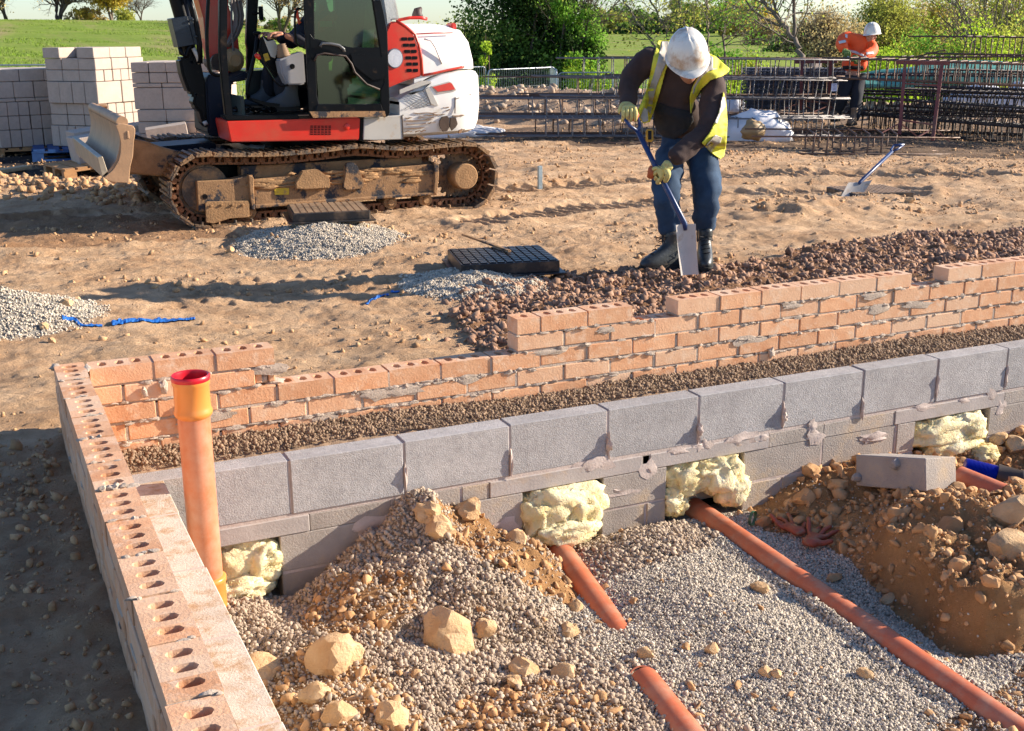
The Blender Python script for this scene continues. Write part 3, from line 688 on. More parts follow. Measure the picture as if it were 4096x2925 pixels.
RK = [(1000, 1395, 118, 'large flat-faced sandstone slab leaning in the middle of the crumbly spoil'),
      (1078, 1395, 48, 'rounded sandstone rock touching the right side of the large slab'),
      (745, 1450, 120, 'big rough pale rock half buried near the near end of the side wall'),
      (585, 1480, 92, 'tall pale rock standing against the side leaf blocks'),
      (700, 1540, 60, 'smooth pale round rock in front of the big half buried rock'),
      (752, 1578, 75, 'pointed orange rock at the lower left of the trench'),
      (955, 1135, 60, 'knobbly pale yellow rock on the top of the spoil heap'),
      (975, 1172, 62, 'craggy yellow rock just below the top of the spoil heap'),
      (1045, 1128, 54, 'rounded clay rock on the crest right of the knobbly rock'),
      (1148, 1190, 46, 'brown rock beside the bag-covered pipe opening'),
      (1685, 1305, 44, 'single tan rock lying alone on the gravel between the two pipes'),
      (1618, 1178, 52, 'brown rock resting against the long pipe near the wall'),
      (1262, 1402, 42, 'tan rock on the gravel slope left of the short pipe'),
      (1433, 1450, 40, 'tan stone sitting at the break in the short pipe'),
      (1160, 1480, 66, 'pale angular rock right of the sandy patch'),
      (1250, 1490, 52, 'small upright pale rock by the sandy patch'),
      (1145, 1513, 38, 'cream pebble-shaped rock below the pale angular rock'),
      (870, 1590, 80, 'wide low rock at the bottom of the trench centre left'),
      (1280, 1345, 36, 'flat tan stone above the tan rock on the gravel slope'),
      (1580, 1440, 30, 'dark brown clod on the gravel between the pipes'),
      (1920, 1495, 34, 'small pale stone close to the lower end of the long pipe'),
      (1700, 1490, 30, 'flat tan stone at the lower middle of the gravel'),
      (1725, 1495, 26, 'small tan stone touching the flat tan stone'),
      (2240, 1210, 90, 'big rounded clay boulder at the right edge on the clay bank'),
      (2255, 1130, 86, 'large boulder behind the clay bank at the right edge'),
      (2110, 1170, 60, 'round clay rock on the clay bank below the loose block'),
      (2215, 970, 44, 'square orange rock near the far wall at the right edge'),
      (2250, 985, 52, 'orange rock beside the square rock near the far wall'),
      (2130, 1255, 44, 'small clay rock bedded in the cut face of the clay bank'),
      (1975, 1328, 32, 'brown rock at the foot of the cut face'),
      (1745, 1055, 40, 'angular orange rock left of the loose block'),
      (1700, 1045, 34, 'small orange rock by the block wall left of the loose block'),
      (1800, 1040, 44, 'clay rock above the bank close to the loose block'),
      (1860, 1075, 40, 'yellow brown rock directly left of the loose block'),
      (1715, 1085, 50, 'large orange clod on the slope above the bottle'),
      (1790, 1100, 46, 'orange clod on the slope above the gloves'),
      (1990, 1140, 40, 'clod at the lip of the clay bank under the loose block'),
      (2200, 1290, 36, 'clay lump standing out of the cut face at the right')]
for i, (a, b, w, lab) in enumerate(RK):
    rk(a, b, w, lab, 31+i*7, m=MATS['clay_crumb'] if i in (25, 28, 30, 31, 32, 33, 34, 35, 36, 37) else None, amp=.35 if i in (6, 7) else .2)
for i, (a, b, w, lab) in enumerate(((95, 705, 26, 'tan rock on the edge of the gravel mound at the far left'), (150, 690, 30, 'rock beside the start of the blue strip'), (112, 735, 22, 'small rock in front of the blue strip'), (170, 668, 22, 'rounded rock behind the blue strip'), (160, 632, 20, 'pale rock on the open clay left of the long shadow'), (303, 625, 20, 'tan clod on open clay left of the wheel dimples'), (345, 638, 18, 'small clod by the wheel dimples'), (2020, 452, 26, 'tan rock at the right side of the far manhole cover'), (2045, 470, 20, 'small stone right of the far manhole'), (512, 560, 24, 'clod on the left of the first gravel mound'), (760, 620, 20, 'small clod beside the dark shadow'), (868, 512, 22, 'clod right of the nearest manhole frame'), (1128, 442, 22, 'split stone on the rutted clay left of the shoveller'))):
    p = atz(a, b, GZ); z = float(HS(p[0], p[1])); p = atz(a, b, z); dep = (p-CAM)@FW; rock(lab, (p[0], p[1], float(HS(p[0], p[1]))+w/2*dep/2627*.35), w/2*dep/2627, seed=400+i*3)
# ------------------------------------------------------------- pipes
def arcpath(c, r, n=40): return [(c[0]+r*math.cos(2*math.pi*k/n), c[1]+r*math.sin(2*math.pi*k/n), c[2]) for k in range(n+1)]
def ringtube(mb, p0, p1, ro, ri, n=40):
    p0 = np.array(p0, float); p1 = np.array(p1, float); d = (p1-p0)/np.linalg.norm(p1-p0)
    a = np.array((1., 0, 0)) if abs(d[0]) < .8 else np.array((0, 1., 0)); u = np.cross(d, a); u /= np.linalg.norm(u); w = np.cross(d, u)
    R_ = lambda p, r: [p+r*(math.cos(2*math.pi*k/n)*u+math.sin(2*math.pi*k/n)*w) for k in range(n)]
    mb.loft([R_(p0, ri), R_(p0, ro), R_(p1, ro), R_(p1, ri), R_(p0, ri)], cap=False)
px, py_ = .405, -.36
sp = thing('standing_drain_pipe', 'upright orange drain pipe with a red rimmed socket standing in the wall corner', 'drain pipe', (px, py_, -.85))
o = MB(); ringtube(o, (0, 0, 0), (0, 0, .775), .055, .051); o.build('pipe', M_orange, sp, smooth=True, ang=40)
def prof(mb, pr, n=48, c=(0, 0)):
    mb.loft([[(c[0]+r*math.cos(2*math.pi*k/n), c[1]+r*math.sin(2*math.pi*k/n), z) for k in range(n)] for r, z in pr], cap=False)
o = MB(); prof(o, [(.055, .735), (.062, .742), (.0655, .75), (.0655, .757), (.062, .766), (.0605, .775), (.0605, .848), (.0635, .852), (.064, .866), (.0615, .868), (.058, .866), (.058, .775), (.054, .77)]); o.build('socket', M_orange2, sp, smooth=True, ang=50)
M_redr = mat('red_seal', (.55, .008, .02), .35, .1, 5, .05, 20)
o = MB(); prof(o, [(.064, .8665), (.0655, .872), (.0655, .882), (.062, .886), (.0565, .884), (.0545, .874), (.0545, .80), (.052, .80), (.052, .79)]); o.build('red_seal_ring', M_redr, sp, smooth=True, ang=50)
o = MB(); prof(o, [(.055, .0), (.0625, .0), (.0625, .115), (.066, .118), (.066, .132), (.0625, .136), (.055, .139)]); o.build('collar', M_orange2, sp, smooth=True, ang=50)
M_pipe2 = mat('dusty_orange_pipe', (.50, .125, .05), .5, .14, 7, .1, 40, dirt=(.47, .23, .14), dthr=.57, dscale=8, dsoft=.12)
o = MB(); a = np.array((1.87, -.16, -.93)); b = np.array((1.725, -1.10, -.935))
ringtube(o, a, b+np.array((0, -.12, -.07)), .055, .05); tag(o.build('drain_pipe', M_pipe2, smooth=True, ang=40), 'short orange drain pipe coming out under the bag-like yellow wool', 'drain pipe', 'orange drain pipes lying in the trench')
o = MB(); ringtube(o, (1.665, -1.24, -1.0), (1.655, -1.30, -.955), .055, .05); ringtube(o, (1.655, -1.30, -.955), (1.44, -2.75, -.93), .055, .05); tag(o.build('drain_pipe', M_pipe2, smooth=True, ang=40), 'orange drain pipe surfacing from the gravel at the bottom centre of the trench', 'drain pipe', 'orange drain pipes lying in the trench')
a = np.array((2.60, -.16, -.935)); b = atz(2236, 1618, -.94); d = (b-a)/np.linalg.norm(b-a)
o = MB(); ringtube(o, a, a+d*3.0, .055, .05); tag(o.build('drain_pipe', M_pipe2, smooth=True, ang=40), 'longest orange drain pipe running from the second wool-filled opening to the lower right', 'drain pipe', 'orange drain pipes lying in the trench')
p0 = aty(2128, 1062, -.72); p1 = aty(2290, 1128, -1.05)
o = MB(); ringtube(o, p0, p1+(p1-p0)*.6, .055, .05); o = tag(o.build('drain_pipe', M_pipe2, smooth=True, ang=40), 'orange drain pipe behind the loose block at the right edge', 'drain pipe', 'orange drain pipes lying in the trench')
# blue ribbed duct with black coupler
M_blue = mat('blue_plastic', (.004, .03, .45), .35, .1, 5, .05, 30)
du = thing('ribbed_duct', 'blue ribbed duct with a black coupler at the right edge near the wall', 'duct', (0, 0, 0))
q0 = aty(2140, 1040, -.40); q1 = aty(2215, 1058, -.50); q2 = aty(2330, 1092, -.66)
d = (q1-q0)/np.linalg.norm(q1-q0); L = np.linalg.norm(q1-q0); N_ = 26
o = MB(); pa = []; rr = []
for i in range(N_*2+1): pa.append(q0+d*L*i/(N_*2)); rr.append(.052 if i % 2 else .046)
o.tube(pa, rr, 24); d2 = (q2-q1)/np.linalg.norm(q2-q1)
pa = [q2-d2*.02+d2*.008*i for i in range(30)]; o.tube(pa, [.052 if i % 2 else .046 for i in range(30)], 24); o.build('ribbed_tube', M_blue, du, smooth=True, ang=60)
o = MB(); o.tube([q1-d*.01, q1+d2*.09, q1+d2*.095, q1+d2*.11, q1+d2*.115, q2-d2*.02], [.060, .060, .064, .064, .060, .060], 28); o.build('coupler', mat('brown_black_plastic', (.05, .035, .028), .5, .2, 8, .1, 40), du, smooth=True, ang=40)

# ------------------------------------------------------------- mineral wool stuffed in the openings
def wool(name, label, parts, seed, fr=4, amp=.25):
    o = MB()
    for i, (c, r) in enumerate(parts):
        V, F = ICO[4]; V = V.copy(); of = Vector((seed+i*3.1, i*1.7, seed*.3))
        for j in range(len(V)):
            v = Vector(V[j]); w = mnoise.noise(v*1.6+of)*.30+(.35-abs(mnoise.noise(v*2.4+of*2)))*.55+(.25-abs(mnoise.noise(v*6+of)))*.28+mnoise.noise(v*16+of)*.06
            V[j] = V[j]*(.92+w)
        V = np.sign(V)*np.abs(V)**.85*np.array(r); V = V+np.array(c); V[:, 2] = np.minimum(V[:, 2], BZ-.228-.071+.012*(V[:, 1] < BY0-.012)); c = (0, 0, 0)
        o.add(V+np.array(c), [tuple(f) for f in F])
    nf = 2600; ci = rng.integers(0, len(parts), nf); dd = rng.normal(size=(nf, 3)); dd /= np.linalg.norm(dd, axis=1)[:, None]
    PC = np.array([parts[i][0] for i in ci], float); PR = np.array([parts[i][1] for i in ci]); Pq = PC+dd*PR*(.93+.12*rng.random(nf))[:, None]; Q = rotm(nf)
    V0 = np.array([[-.5, -.05, 0], [0, -.06, .08], [.5, 0, .0], [0, .06, .08]])*rng.uniform(.015, .045, nf)[:, None, None]; Pq[:, 2] = np.minimum(Pq[:, 2], BZ-.228-.078); V = np.einsum('nij,nvj->nvi', Q, V0)+Pq[:, None]
    o.add(V.reshape(-1, 3), [tuple(q) for q in np.arange(nf*4).reshape(-1, 4)])
    ob = o.build(name, M_wool, smooth=True)
    return tag(ob, label, 'insulation', 'wads of yellow insulation in the wall openings')
wy = BY0
wool('insulation_wad', 'small torn wad of yellow wool low in the opening behind the standing pipe', [((.57, wy+.06, -.77), (.15, .07, .11)), ((.64, wy+.03, -.76), (.07, .06, .08)), ((.54, wy+.0, -.84), (.11, .07, .05))], 3, 6, .5)
wool('insulation_wad', 'bag-like pale yellow wad of wool bulging over the short pipe', [((1.89, wy+.045, -.77), (.185, .10, .125)), ((1.79, wy+.02, -.79), (.09, .075, .12)), ((1.98, wy+.01, -.80), (.09, .07, .11)), ((1.90, wy-.02, -.86), (.15, .07, .06))], 13, 3.2, .35)
wool('insulation_wad', 'ragged yellow wad of wool filling the opening over the longest pipe', [((2.52, wy+.05, -.75), (.13, .08, .09)), ((2.69, wy+.03, -.75), (.10, .08, .11)), ((2.74, wy+.01, -.83), (.08, .07, .08)), ((2.45, wy+.03, -.84), (.07, .06, .07)), ((2.62, wy+.01, -.72), (.10, .05, .05))], 23, 7, .5)
wool('insulation_wad', 'folded slab of yellow wool in the opening at the far right', [((3.99, wy+.05, -.745), (.22, .085, .085)), ((4.15, wy+.03, -.75), (.10, .07, .085)), ((4.05, wy+.02, -.82), (.18, .07, .07)), ((4.20, wy-.05, -.88), (.08, .06, .05))], 33, 6, .4)
for (x, y, z, r) in ((1.87, 0, 0, 0),): pass

# ------------------------------------------------------------- loose block, bottle, gloves
p = onT(2075, 1085); dep = 4.92
A = atz(1957, 1090-9, -.70)
def dpx(a, b, z): return atz(a, b, z)
zb = float(HT(3.33, -.93))+.02
c0 = atz(2054, 1091, zb); c1 = atz(1921, 1083, zb); c2 = atz(2140, 1088, zb)
u = c1-c0; u = u/np.linalg.norm(u); v = np.cross((0, 0, 1), u); 
if np.dot(v, c2-c0) < 0: v = -v
o = MB(); 
for k in range(1): pass
Fh = np.array((FW[0], FW[1], 0))/math.hypot(FW[0], FW[1]); tb_ = R(17); upn = np.array((0, 0, math.cos(tb_)))+Fh*math.sin(tb_); Fn = Fh*math.cos(tb_)-np.array((0, 0, math.sin(tb_)))
u = -.53*_rt+.85*Fn; v = .85*_rt+.53*Fn; c0 = atd(2056, 1092, 5.0); cc = c0+u*.19+v*.10+upn*.07
o.box((0, 0, 0), (.38, .20, .14), np.stack([u, v, upn], 1))
o.blob(u*-.04-v*.108+upn*.035, (.03, .022, .026), 2, .4, 4, 3); o.blob(u*.17-v*.108-upn*.03, (.035, .016, .02), 2, .4, 4, 5)
ob = o.build('loose_block', M_blocktan, bevel=.004); ob.location = cc; tag(ob, 'single tan concrete block lying loose on top of the clay bank', 'concrete block')
M_milk = mat('milky_plastic', (.70, .64, .55), .3, .05, 6, .05, 30, dirt=(.45, .33, .2), dthr=.6, dscale=18)
bt_ = thing('plastic_bottle', 'empty milky plastic bottle on its side between pipe and clay bank', 'bottle', (0, 0, 0))
e0 = onT(1660, 1148, .05); e1 = onT(1742, 1170, .05); ax = (e1-e0)/np.linalg.norm(e1-e0); L = np.linalg.norm(e1-e0)
o = MB(); prf = [(0, .0), (.0, .022), (.04, .03), (.08, .031), (.12, .031), (.55, .037), (.72, .034), (.85, .022), (.93, .016), (1.0, .0155), (1.0, .012), (.9, .012)]
o.tube([e0+ax*L*t for t, r in prf], [max(r, .001) for t, r in prf], 20, cap=False); o.build('bottle_body', M_milk, bt_, smooth=True, ang=60)
o = MB(); o.tube([e0+ax*L*t for t in (.10, .14, .18)], [.0325, .0335, .0338], 20, cap=False); o.build('green_label', mat('green_label', (.03, .10, .05), .5), bt_, smooth=True)
M_glove = mat('red_brown_rubber', (.30, .065, .03), .5, .2, 12, .3, 60, dirt=(.25, .15, .08), dthr=.6, dscale=20)
def lying_glove(label, c, az, seed, s=1.0):
    r_ = random.Random(seed); ca, sa = math.cos(az), math.sin(az)
    def w(u, v, z): return (c[0]+(u*ca-v*sa)*s, c[1]+(u*sa+v*ca)*s, c[2]+z*s)
    J = [(w(0, 0, .02), (.035*s, .022*s)), (w(-.055, 0, .022), (.040*s, .02*s)), (w(.045, 0, .022), (.032*s, .018*s))]; E = [(0, 1), (0, 2)]
    for i, v in enumerate((-.033, -.011, .011, .033)):
        b = len(J); L = (.065, .075, .072, .055)[i]; cu = r_.uniform(.0, .045)
        J += [(w(.055, v, .022), .010*s), (w(.055+L*.5, v*1.35, .025+cu*.6), .0095*s), (w(.055+L, v*1.6+r_.uniform(-.01, .01), .02+cu), .008*s)]; E += [(2, b), (b, b+1), (b+1, b+2)]
    b = len(J); J += [(w(.0, -.045, .02), .012*s), (w(.03, -.075, .03), .010*s)]; E += [(0, b), (b, b+1)]
    ob = skin('work_glove', J, E, M_glove, sub=1); return tag(ob, label, 'glove', 'discarded rubber work gloves')
lying_glove('red brown rubber glove lying palm down, the nearer and lower of the two', onT(1800, 1212, .012), .5, 4, 1.15)
lying_glove('red brown rubber glove with a yellow cuff, crumpled behind the other glove', onT(1765, 1188, .015), 1.6, 9, 1.05)
# blue strip on the site ground
M_strip = mat('blue_strip', (.01, .12, .42), .6, .2, 30, .4, 60)
st = thing('marker_strip', 'torn blue plastic strip half buried in the shaded clay', 'marker strip', (0, 0, 0))
for i, (pts, w) in enumerate((([(142, 742), (165, 738), (185, 742), (228, 738)], .035), ([(250, 735), (300, 725), (345, 720), (395, 716), (432, 712)], .05), ([(812, 670), (838, 660), (862, 654)], .03), ([(868, 650), (886, 647)], .02))):
    V = []; F = []; n = 0
    P = [atz(*q) for q in pts]; Q = []
    for a, b in zip(P[:-1], P[1:]):
        for t in np.linspace(0, 1, 12, endpoint=False): Q.append(a+(b-a)*t)
    Q.append(P[-1]); rings = []
    for j, q in enumerate(Q):
        wv = w*(.55+.6*abs(mnoise.noise(Vector((j*.35, i*3, 0))))+.35*mnoise.noise(Vector((j*.9, 5, i))))
        y0, y1 = q[1]-wv, q[1]+wv
        zz = lambda y: float(HS(q[0], y))+.008
        rings.append([(q[0], y0, zz(y0)), (q[0]+.004, q[1], zz(q[1])+.008), (q[0], y1, zz(y1)), (q[0], q[1], zz(q[1])-.01)])
    MB().loft(rings).build('strip_piece', M_strip, st)
# ------------------------------------------------------------- excavator (front towards -X, left side towards the camera)
ex = thing('excavator', 'dirty red and white tracked excavator with open cab door', 'excavator', (2.85, 6.8, GZ))
def xb(mb, name, m, par=None, **k):
    o = mb.build(name, m, par or ex, **k)
    if par is None: o.location = (-2.85, -6.8, -GZ)
    return o
def sp_(pts, y, z=None):
    r = []
    for p in pts:
        q = aty(*(z(*p) if z else p), y); r.append((q[0], q[2]))
    return r
E1 = zoomer(680, 0, 2.9); E2 = zoomer(860, 0, 2.9); E3 = zoomer(1200, 0, 2.6197); E4 = zoomer(350, 400, 2.8425); E5 = zoomer(1150, 480, 2.5267)
def P1(Z_, X, Y, y): return aty(*Z_(X, Y), y)
G = GZ
# --- tracks
def track(y0, far=False):
    y1 = y0+.45; yc = (y0+y1)/2
    ic = (1.62, G+.325); scn = (3.97, G+.315); ri, rs = .285, .275
    pts = []
    for k in range(17):
        a = math.pi/2+math.pi*k/16; pts.append((ic[0]+ri*math.cos(a), ic[1]+ri*math.sin(a)))
    for t in np.linspace(.04, .96, 30): pts.append((ic[0]+(scn[0]-ic[0])*t, (ic[1]-ri)*(1-t)+(scn[1]-rs)*t+.0))
    for k in range(17):
        a = -math.pi/2+math.pi*k/16; pts.append((scn[0]+rs*math.cos(a), scn[1]+rs*math.sin(a)))
    for t in np.linspace(.03, .97, 40):
        sag = -.028*math.sin(math.pi*min(t, .42)/.42) if False else 0
        x = scn[0]+(ic[0]-scn[0])*t
        sg = .02*math.exp(-((x-2.95)/.22)**2)-.018*math.exp(-((x-3.45)/.3)**2)-.02*math.exp(-((x-2.2)/.4)**2)
        pts.append((x, (scn[1]+rs)*(1-t)+(ic[1]+ri)*t+sg))
    P = np.array(pts+[pts[0]]); L = np.concatenate([[0], np.cumsum(np.hypot(*np.diff(P, axis=0).T))]); n = int(L[-1]/.1385); pitch = L[-1]/n
    at = lambda s: np.array([np.interp(s % L[-1], L, P[:, 0]), np.interp(s % L[-1], L, P[:, 1])])
    sh = MB(); chs = [MB(), MB()]
    for i in range(n):
        c = at(i*pitch); e = at(i*pitch+.02)-at(i*pitch-.02); t = e/np.linalg.norm(e); nn = np.array([t[1], -t[0]])   # outward normal
        if np.dot(nn, c-np.array([2.8, G+.32])) < 0 and abs(c[1]-G-.32) > .2: nn = -nn
        if abs(c[1]-G-.32) <= .2 and np.dot(nn, c-(np.array(ic) if c[0] < 2.8 else np.array(scn))) < 0: nn = -nn
        T = np.array([t[0], 0, t[1]]); N = np.array([nn[0], 0, nn[1]]); C = np.array([c[0], yc, c[1]]); Rm = np.stack([T, (0, 1, 0), N], 1)
        hw = random.uniform(-.0026, .0026)
        sh.box(C+N*.010, (.132, .45, .014), Rm)
        for dt, hh in ((-.052, .026), (-.004, .020), (.044, .018)):
            sh.box(C+T*dt+N*(.016+hh/2), (.022, .438, hh), Rm)
        for dt in (-.028, .020):      # lug ends
            sh.tube([C+T*dt+N*.018+np.array((0, -.222, 0)), C+T*dt+N*.018+np.array((0, -.20, 0))], .019, 8)
        for yy, ch in zip((-.085, .06), chs):
            for dt, w in ((-.056, .026), (-.006, .02), (.046, .03)): ch.box(C+T*dt-N*.034+np.array((0, yy, 0)), (w, .035, .066), Rm)
            ch.box(C-N*.064+np.array((0, yy, 0)), (.13, .037, .018), Rm); ch.box(C-N*.006+np.array((0, yy, 0)), (.13, .037, .018), Rm)
            ch.tube([C+T*.065-N*.036+np.array((0, yy-.028, 0)), C+T*.065-N*.036+np.array((0, yy+.028, 0))], .021, 8)
        for yy in (-.16, -.13): 
            sh.tube([C-N*.022+np.array((0, yy, 0)), C+N*.004+np.array((0, yy, 0))], .011, 6)
    xb(sh, 'track_shoes', M_trackm); [xb(ch, 'track_chain', M_trackrust) for ch in chs]
    # idler, sprocket, rollers, frame
    o = MB(); o.cyl((ic[0], yc-.06, ic[1]), (ic[0], yc+.06, ic[1]), .215, n=36); o.cyl((ic[0], yc-.09, ic[1]), (ic[0], yc+.09, ic[1]), .185, n=32); o.cyl((ic[0], yc-.12, ic[1]), (ic[0], yc+.1, ic[1]), .05)
    xb(o, 'idler_wheel', M_trackm, smooth=True, ang=40)
    o = MB(); o.cyl((scn[0], yc-.015, scn[1]), (scn[0], yc+.015, scn[1]), .20, n=40)
    for k in range(21):
        a = 2*math.pi*k/21; d = np.array([math.cos(a), 0, math.sin(a)]); s_ = np.array([-math.sin(a), 0, math.cos(a)]); c = np.array([scn[0], yc, scn[1]])
        o.loft([[c+d*.19+s_*.022+np.array((0, q, 0)), c+d*.19-s_*.022+np.array((0, q, 0)), c+d*.232-s_*.009+np.array((0, q, 0)), c+d*.232+s_*.009+np.array((0, q, 0))] for q in (-.018, .018)])
        if k < 14:
            a = 2*math.pi*k/14; o.cyl((scn[0]+.155*math.cos(a), yc-.03, scn[1]+.155*math.sin(a)), (scn[0]+.155*math.cos(a), yc-.01, scn[1]+.155*math.sin(a)), .010, n=8)
    xb(o, 'sprocket', M_blackp if far else M_trackm, smooth=True, ang=35)
    o = MB(); o.tube([(scn[0], yc-.20, scn[1]), (scn[0], yc-.19, scn[1]), (scn[0], yc+.2, scn[1])], [.108, .118, .118], 36)
    xb(o, 'drive_hub', M_mud, smooth=True, ang=40)
    for x in (1.98, 2.42, 2.86, 3.26, 3.60):
        o = MB(); o.tube([(x, yc-.12, G+.115), (x, yc-.115, G+.115), (x, yc+.115, G+.115), (x, yc+.12, G+.115)], [.05, .062, .062, .05], 20); o.cyl((x, yc-.14, G+.115), (x, yc-.11, G+.115), .028)
        xb(o, 'roller', M_mud, smooth=True, ang=40)
    return yc
ycn = track(5.72); ycf = track(7.43, True)
# --- side frame near
yf = 5.80
fr = MB(); fr.prism(sp_([(E4(1890, 905)), (E5(1528, 440)), (E5(1512, 745)), (E5(0, 855)), (E4(1905, 1215))], yf), yf, yf+.30)
fr.prism(sp_([E4(1905, 1195), E5(1512, 730), E5(1514, 758), E5(0, 868), E4(1905, 1240)], yf-.03), yf-.03, yf+.02)
fr.prism(sp_([E4(1830, 850), E4(1890, 880), E4(1905, 1250), E4(1872, 1250), E4(1850, 1100)], yf-.035), yf-.035, yf+.1)
fr.prism(sp_([E5(1480, 425), E5(1530, 440), E5(1532, 560), E5(1512, 760), E5(1480, 740), E5(1490, 560)], yf-.035), yf-.035, yf+.1)
fr.span((1.95, 5.90, G+.34), (3.6, 6.05, G+.50))
xb(MB().span((1.95, 7.50, G+.16), (3.6, 7.78, G+.44)), 'track_frame', M_muddy)
xb(fr, 'track_frame', M_muddy, bevel=.006)
o = MB(); o.prism(sp_([E4(1240, 925), E4(1650, 905), E4(1875, 850), E4(1880, 1245), E4(1262, 1270)], yf), yf-.005, yf+.14)
xb(o, 'front_guard_plate', M_muddy, bevel=.006)
o = MB(); o.prism(sp_([E4(1340, 1175), E4(1360, 1158), E4(1825, 1148), E4(1842, 1180), E4(1840, 1335), E4(1620, 1350), E4(1430, 1408), E4(1350, 1392)], yf-.03), yf-.03, yf-.012)
for X_ in (1405, 1525, 1648, 1768):
    c = P1(E4, X_, 1205 if X_ < 1500 else 1195, yf-.03); o.tube([c+np.array((0, -.012, 0)), c], .012, 6)
xb(o, 'bolted_guard', M_mud, bevel=.003)
o = MB()
c = P1(E4, 1335, 1100, yf-.005); o.cyl(c+np.array((0, -.004, 0)), c, .022); xb(o, 'frame_hole', M_blackp)
for nm, pl, th in (('mud_cake', [(80, 640), (150, 520), (310, 500), (430, 590), (435, 690), (200, 705), (90, 700)], .05), ('roller_bracket', [(590, 450), (640, 428), (700, 445), (735, 520), (780, 640), (770, 700), (600, 715), (560, 680), (580, 560)], .04)):
    o = MB(); o.prism(sp_([E5(*q) for q in pl], yf-th), yf-th, yf+.02); xb(o, nm, M_mud if nm == 'mud_cake' else M_muddy, bevel=.008)
o = MB()
for i in range(60):
    x = random.uniform(2.0, 3.65); o.blob((x, yf-.005, G+random.choice([random.uniform(.33, .43), random.uniform(.30, .42)])), (random.uniform(.03, .12), .006, random.uniform(.008, .02)), 2, .5, 3, i+300)
xb(o, 'mud_smears', M_mud, smooth=True)
o = MB(); o.prism(sp_([E4(2125, 1005), E4(2290, 1000), E4(2290, 1075), E4(2130, 1080)], yf-.004), yf-.006, yf)
xb(o, 'yellow_plate', mat('yellow_label', (.62, .40, .02), .6, dirt=(.3, .17, .08), dthr=.6, dscale=30))
# --- undercarriage centre
o = MB(); o.span((1.75, 6.15, G+.26), (3.5, 7.45, G+.50)); o.span((2.1, 6.0, G+.40), (3.4, 7.6, G+.56)); o.span((1.5, 6.35, G+.40), (2.2, 7.0, G+.60)); xb(o, 'carbody', M_blackp, bevel=.02)
o = MB(); o.cyl((2.85, 6.8, G+.55), (2.85, 6.8, G+.72), .46, n=40); o.cyl((2.85, 6.8, G+.60), (2.85, 6.8, G+.66), .50, n=40); xb(o, 'swing_ring', M_blackp, smooth=True, ang=40)
# --- dozer blade
yb0, yb1 = 5.72, 7.88
def bp(X_, Y_, y=yb0): q = P1(E4, X_, Y_, y); return (q[0], q[2])
front = [bp(*p) for p in ((335, 285), (352, 340), (368, 420), (368, 500), (352, 600), (318, 700), (262, 780), (205, 835), (170, 868))]
back = [bp(*p) for p in ((215, 905), (300, 860), (375, 760), (420, 620), (430, 500), (425, 400), (410, 300))]
o = MB(); o.prism(front+back, yb0, yb1); xb(o, 'blade_mouldboard', mat('worn_tan_steel', (.40, .235, .125), .6, .15, 6, .2, 40, dirt=(.16, .13, .11), dthr=.68, dscale=7), smooth=True, ang=40)
o = MB(); o.prism([bp(*p) for p in ((318, 290), (345, 268), (400, 268), (520, 295), (540, 330), (540, 385), (524, 480), (515, 640), (485, 760), (470, 945), (290, 935), (230, 915), (185, 880), (290, 790), (350, 690), (372, 600), (375, 480), (350, 370))], yb0-.012, yb0+.018)
c = bp(458, 395); o.box((c[0], yb0-.014, c[1]), (.018, .01, .06)); xb(o, 'blade_end_plate', MATS['worn_tan_steel'], bevel=.004)
o = MB(); o.prism([bp(*p) for p in ((115, 655), (170, 640), (235, 830), (235, 850), (170, 880))], yb0, yb1); xb(o, 'cutting_edge', mat('scraped_steel', (.36, .30, .22), .45, .2, 8, .2, 50, metal=.3), bevel=.003)
o = MB(); o.tube([(front[0][0]+.045, yb0+.02, front[0][1]+.02), (front[0][0]+.045, yb1, front[0][1]+.02)], .045, 20); o.tube([(front[0][0]+.17, yb1-.03, front[0][1]+.03), (front[0][0]+.05, yb1-.03, front[0][1]+.03), (front[0][0]+.05, yb1-.03, front[0][1]-.1)], .03, 10); xb(o, 'blade_top_tube', MATS['worn_tan_steel'], smooth=True, ang=40)
o = MB(); ya = 6.12
for y_ in (ya, 7.28):
    o = MB(); o.prism(sp_([E4(470, 430), E4(690, 480), E4(860, 545), E4(1350, 660), E4(1300, 800), E4(1010, 885), E4(470, 840)], ya), y_, y_+.17)
    xb(o, 'blade_arm', M_muddy, bevel=.012)
o = MB(); o.prism(sp_([E4(760, 530), E4(1440, 476), E4(1462, 560), E4(1150, 604), E4(900, 560)], 6.55), 6.5, 7.0); xb(o, 'blade_cylinder_cover', M_navy, bevel=.01)
o = MB(); c = P1(E4, 1600, 610, 6.2); o.blob(c, (.09, .07, .07), 2, .3, 3, 6); o.tube([P1(E4, 1150, 650, 6.2), P1(E4, 1350, 590, 6.2), P1(E4, 1500, 650, 6.2), P1(E4, 1700, 620, 6.2)], .018, 8); xb(o, 'hydraulic_fitting', M_blackp, smooth=True)
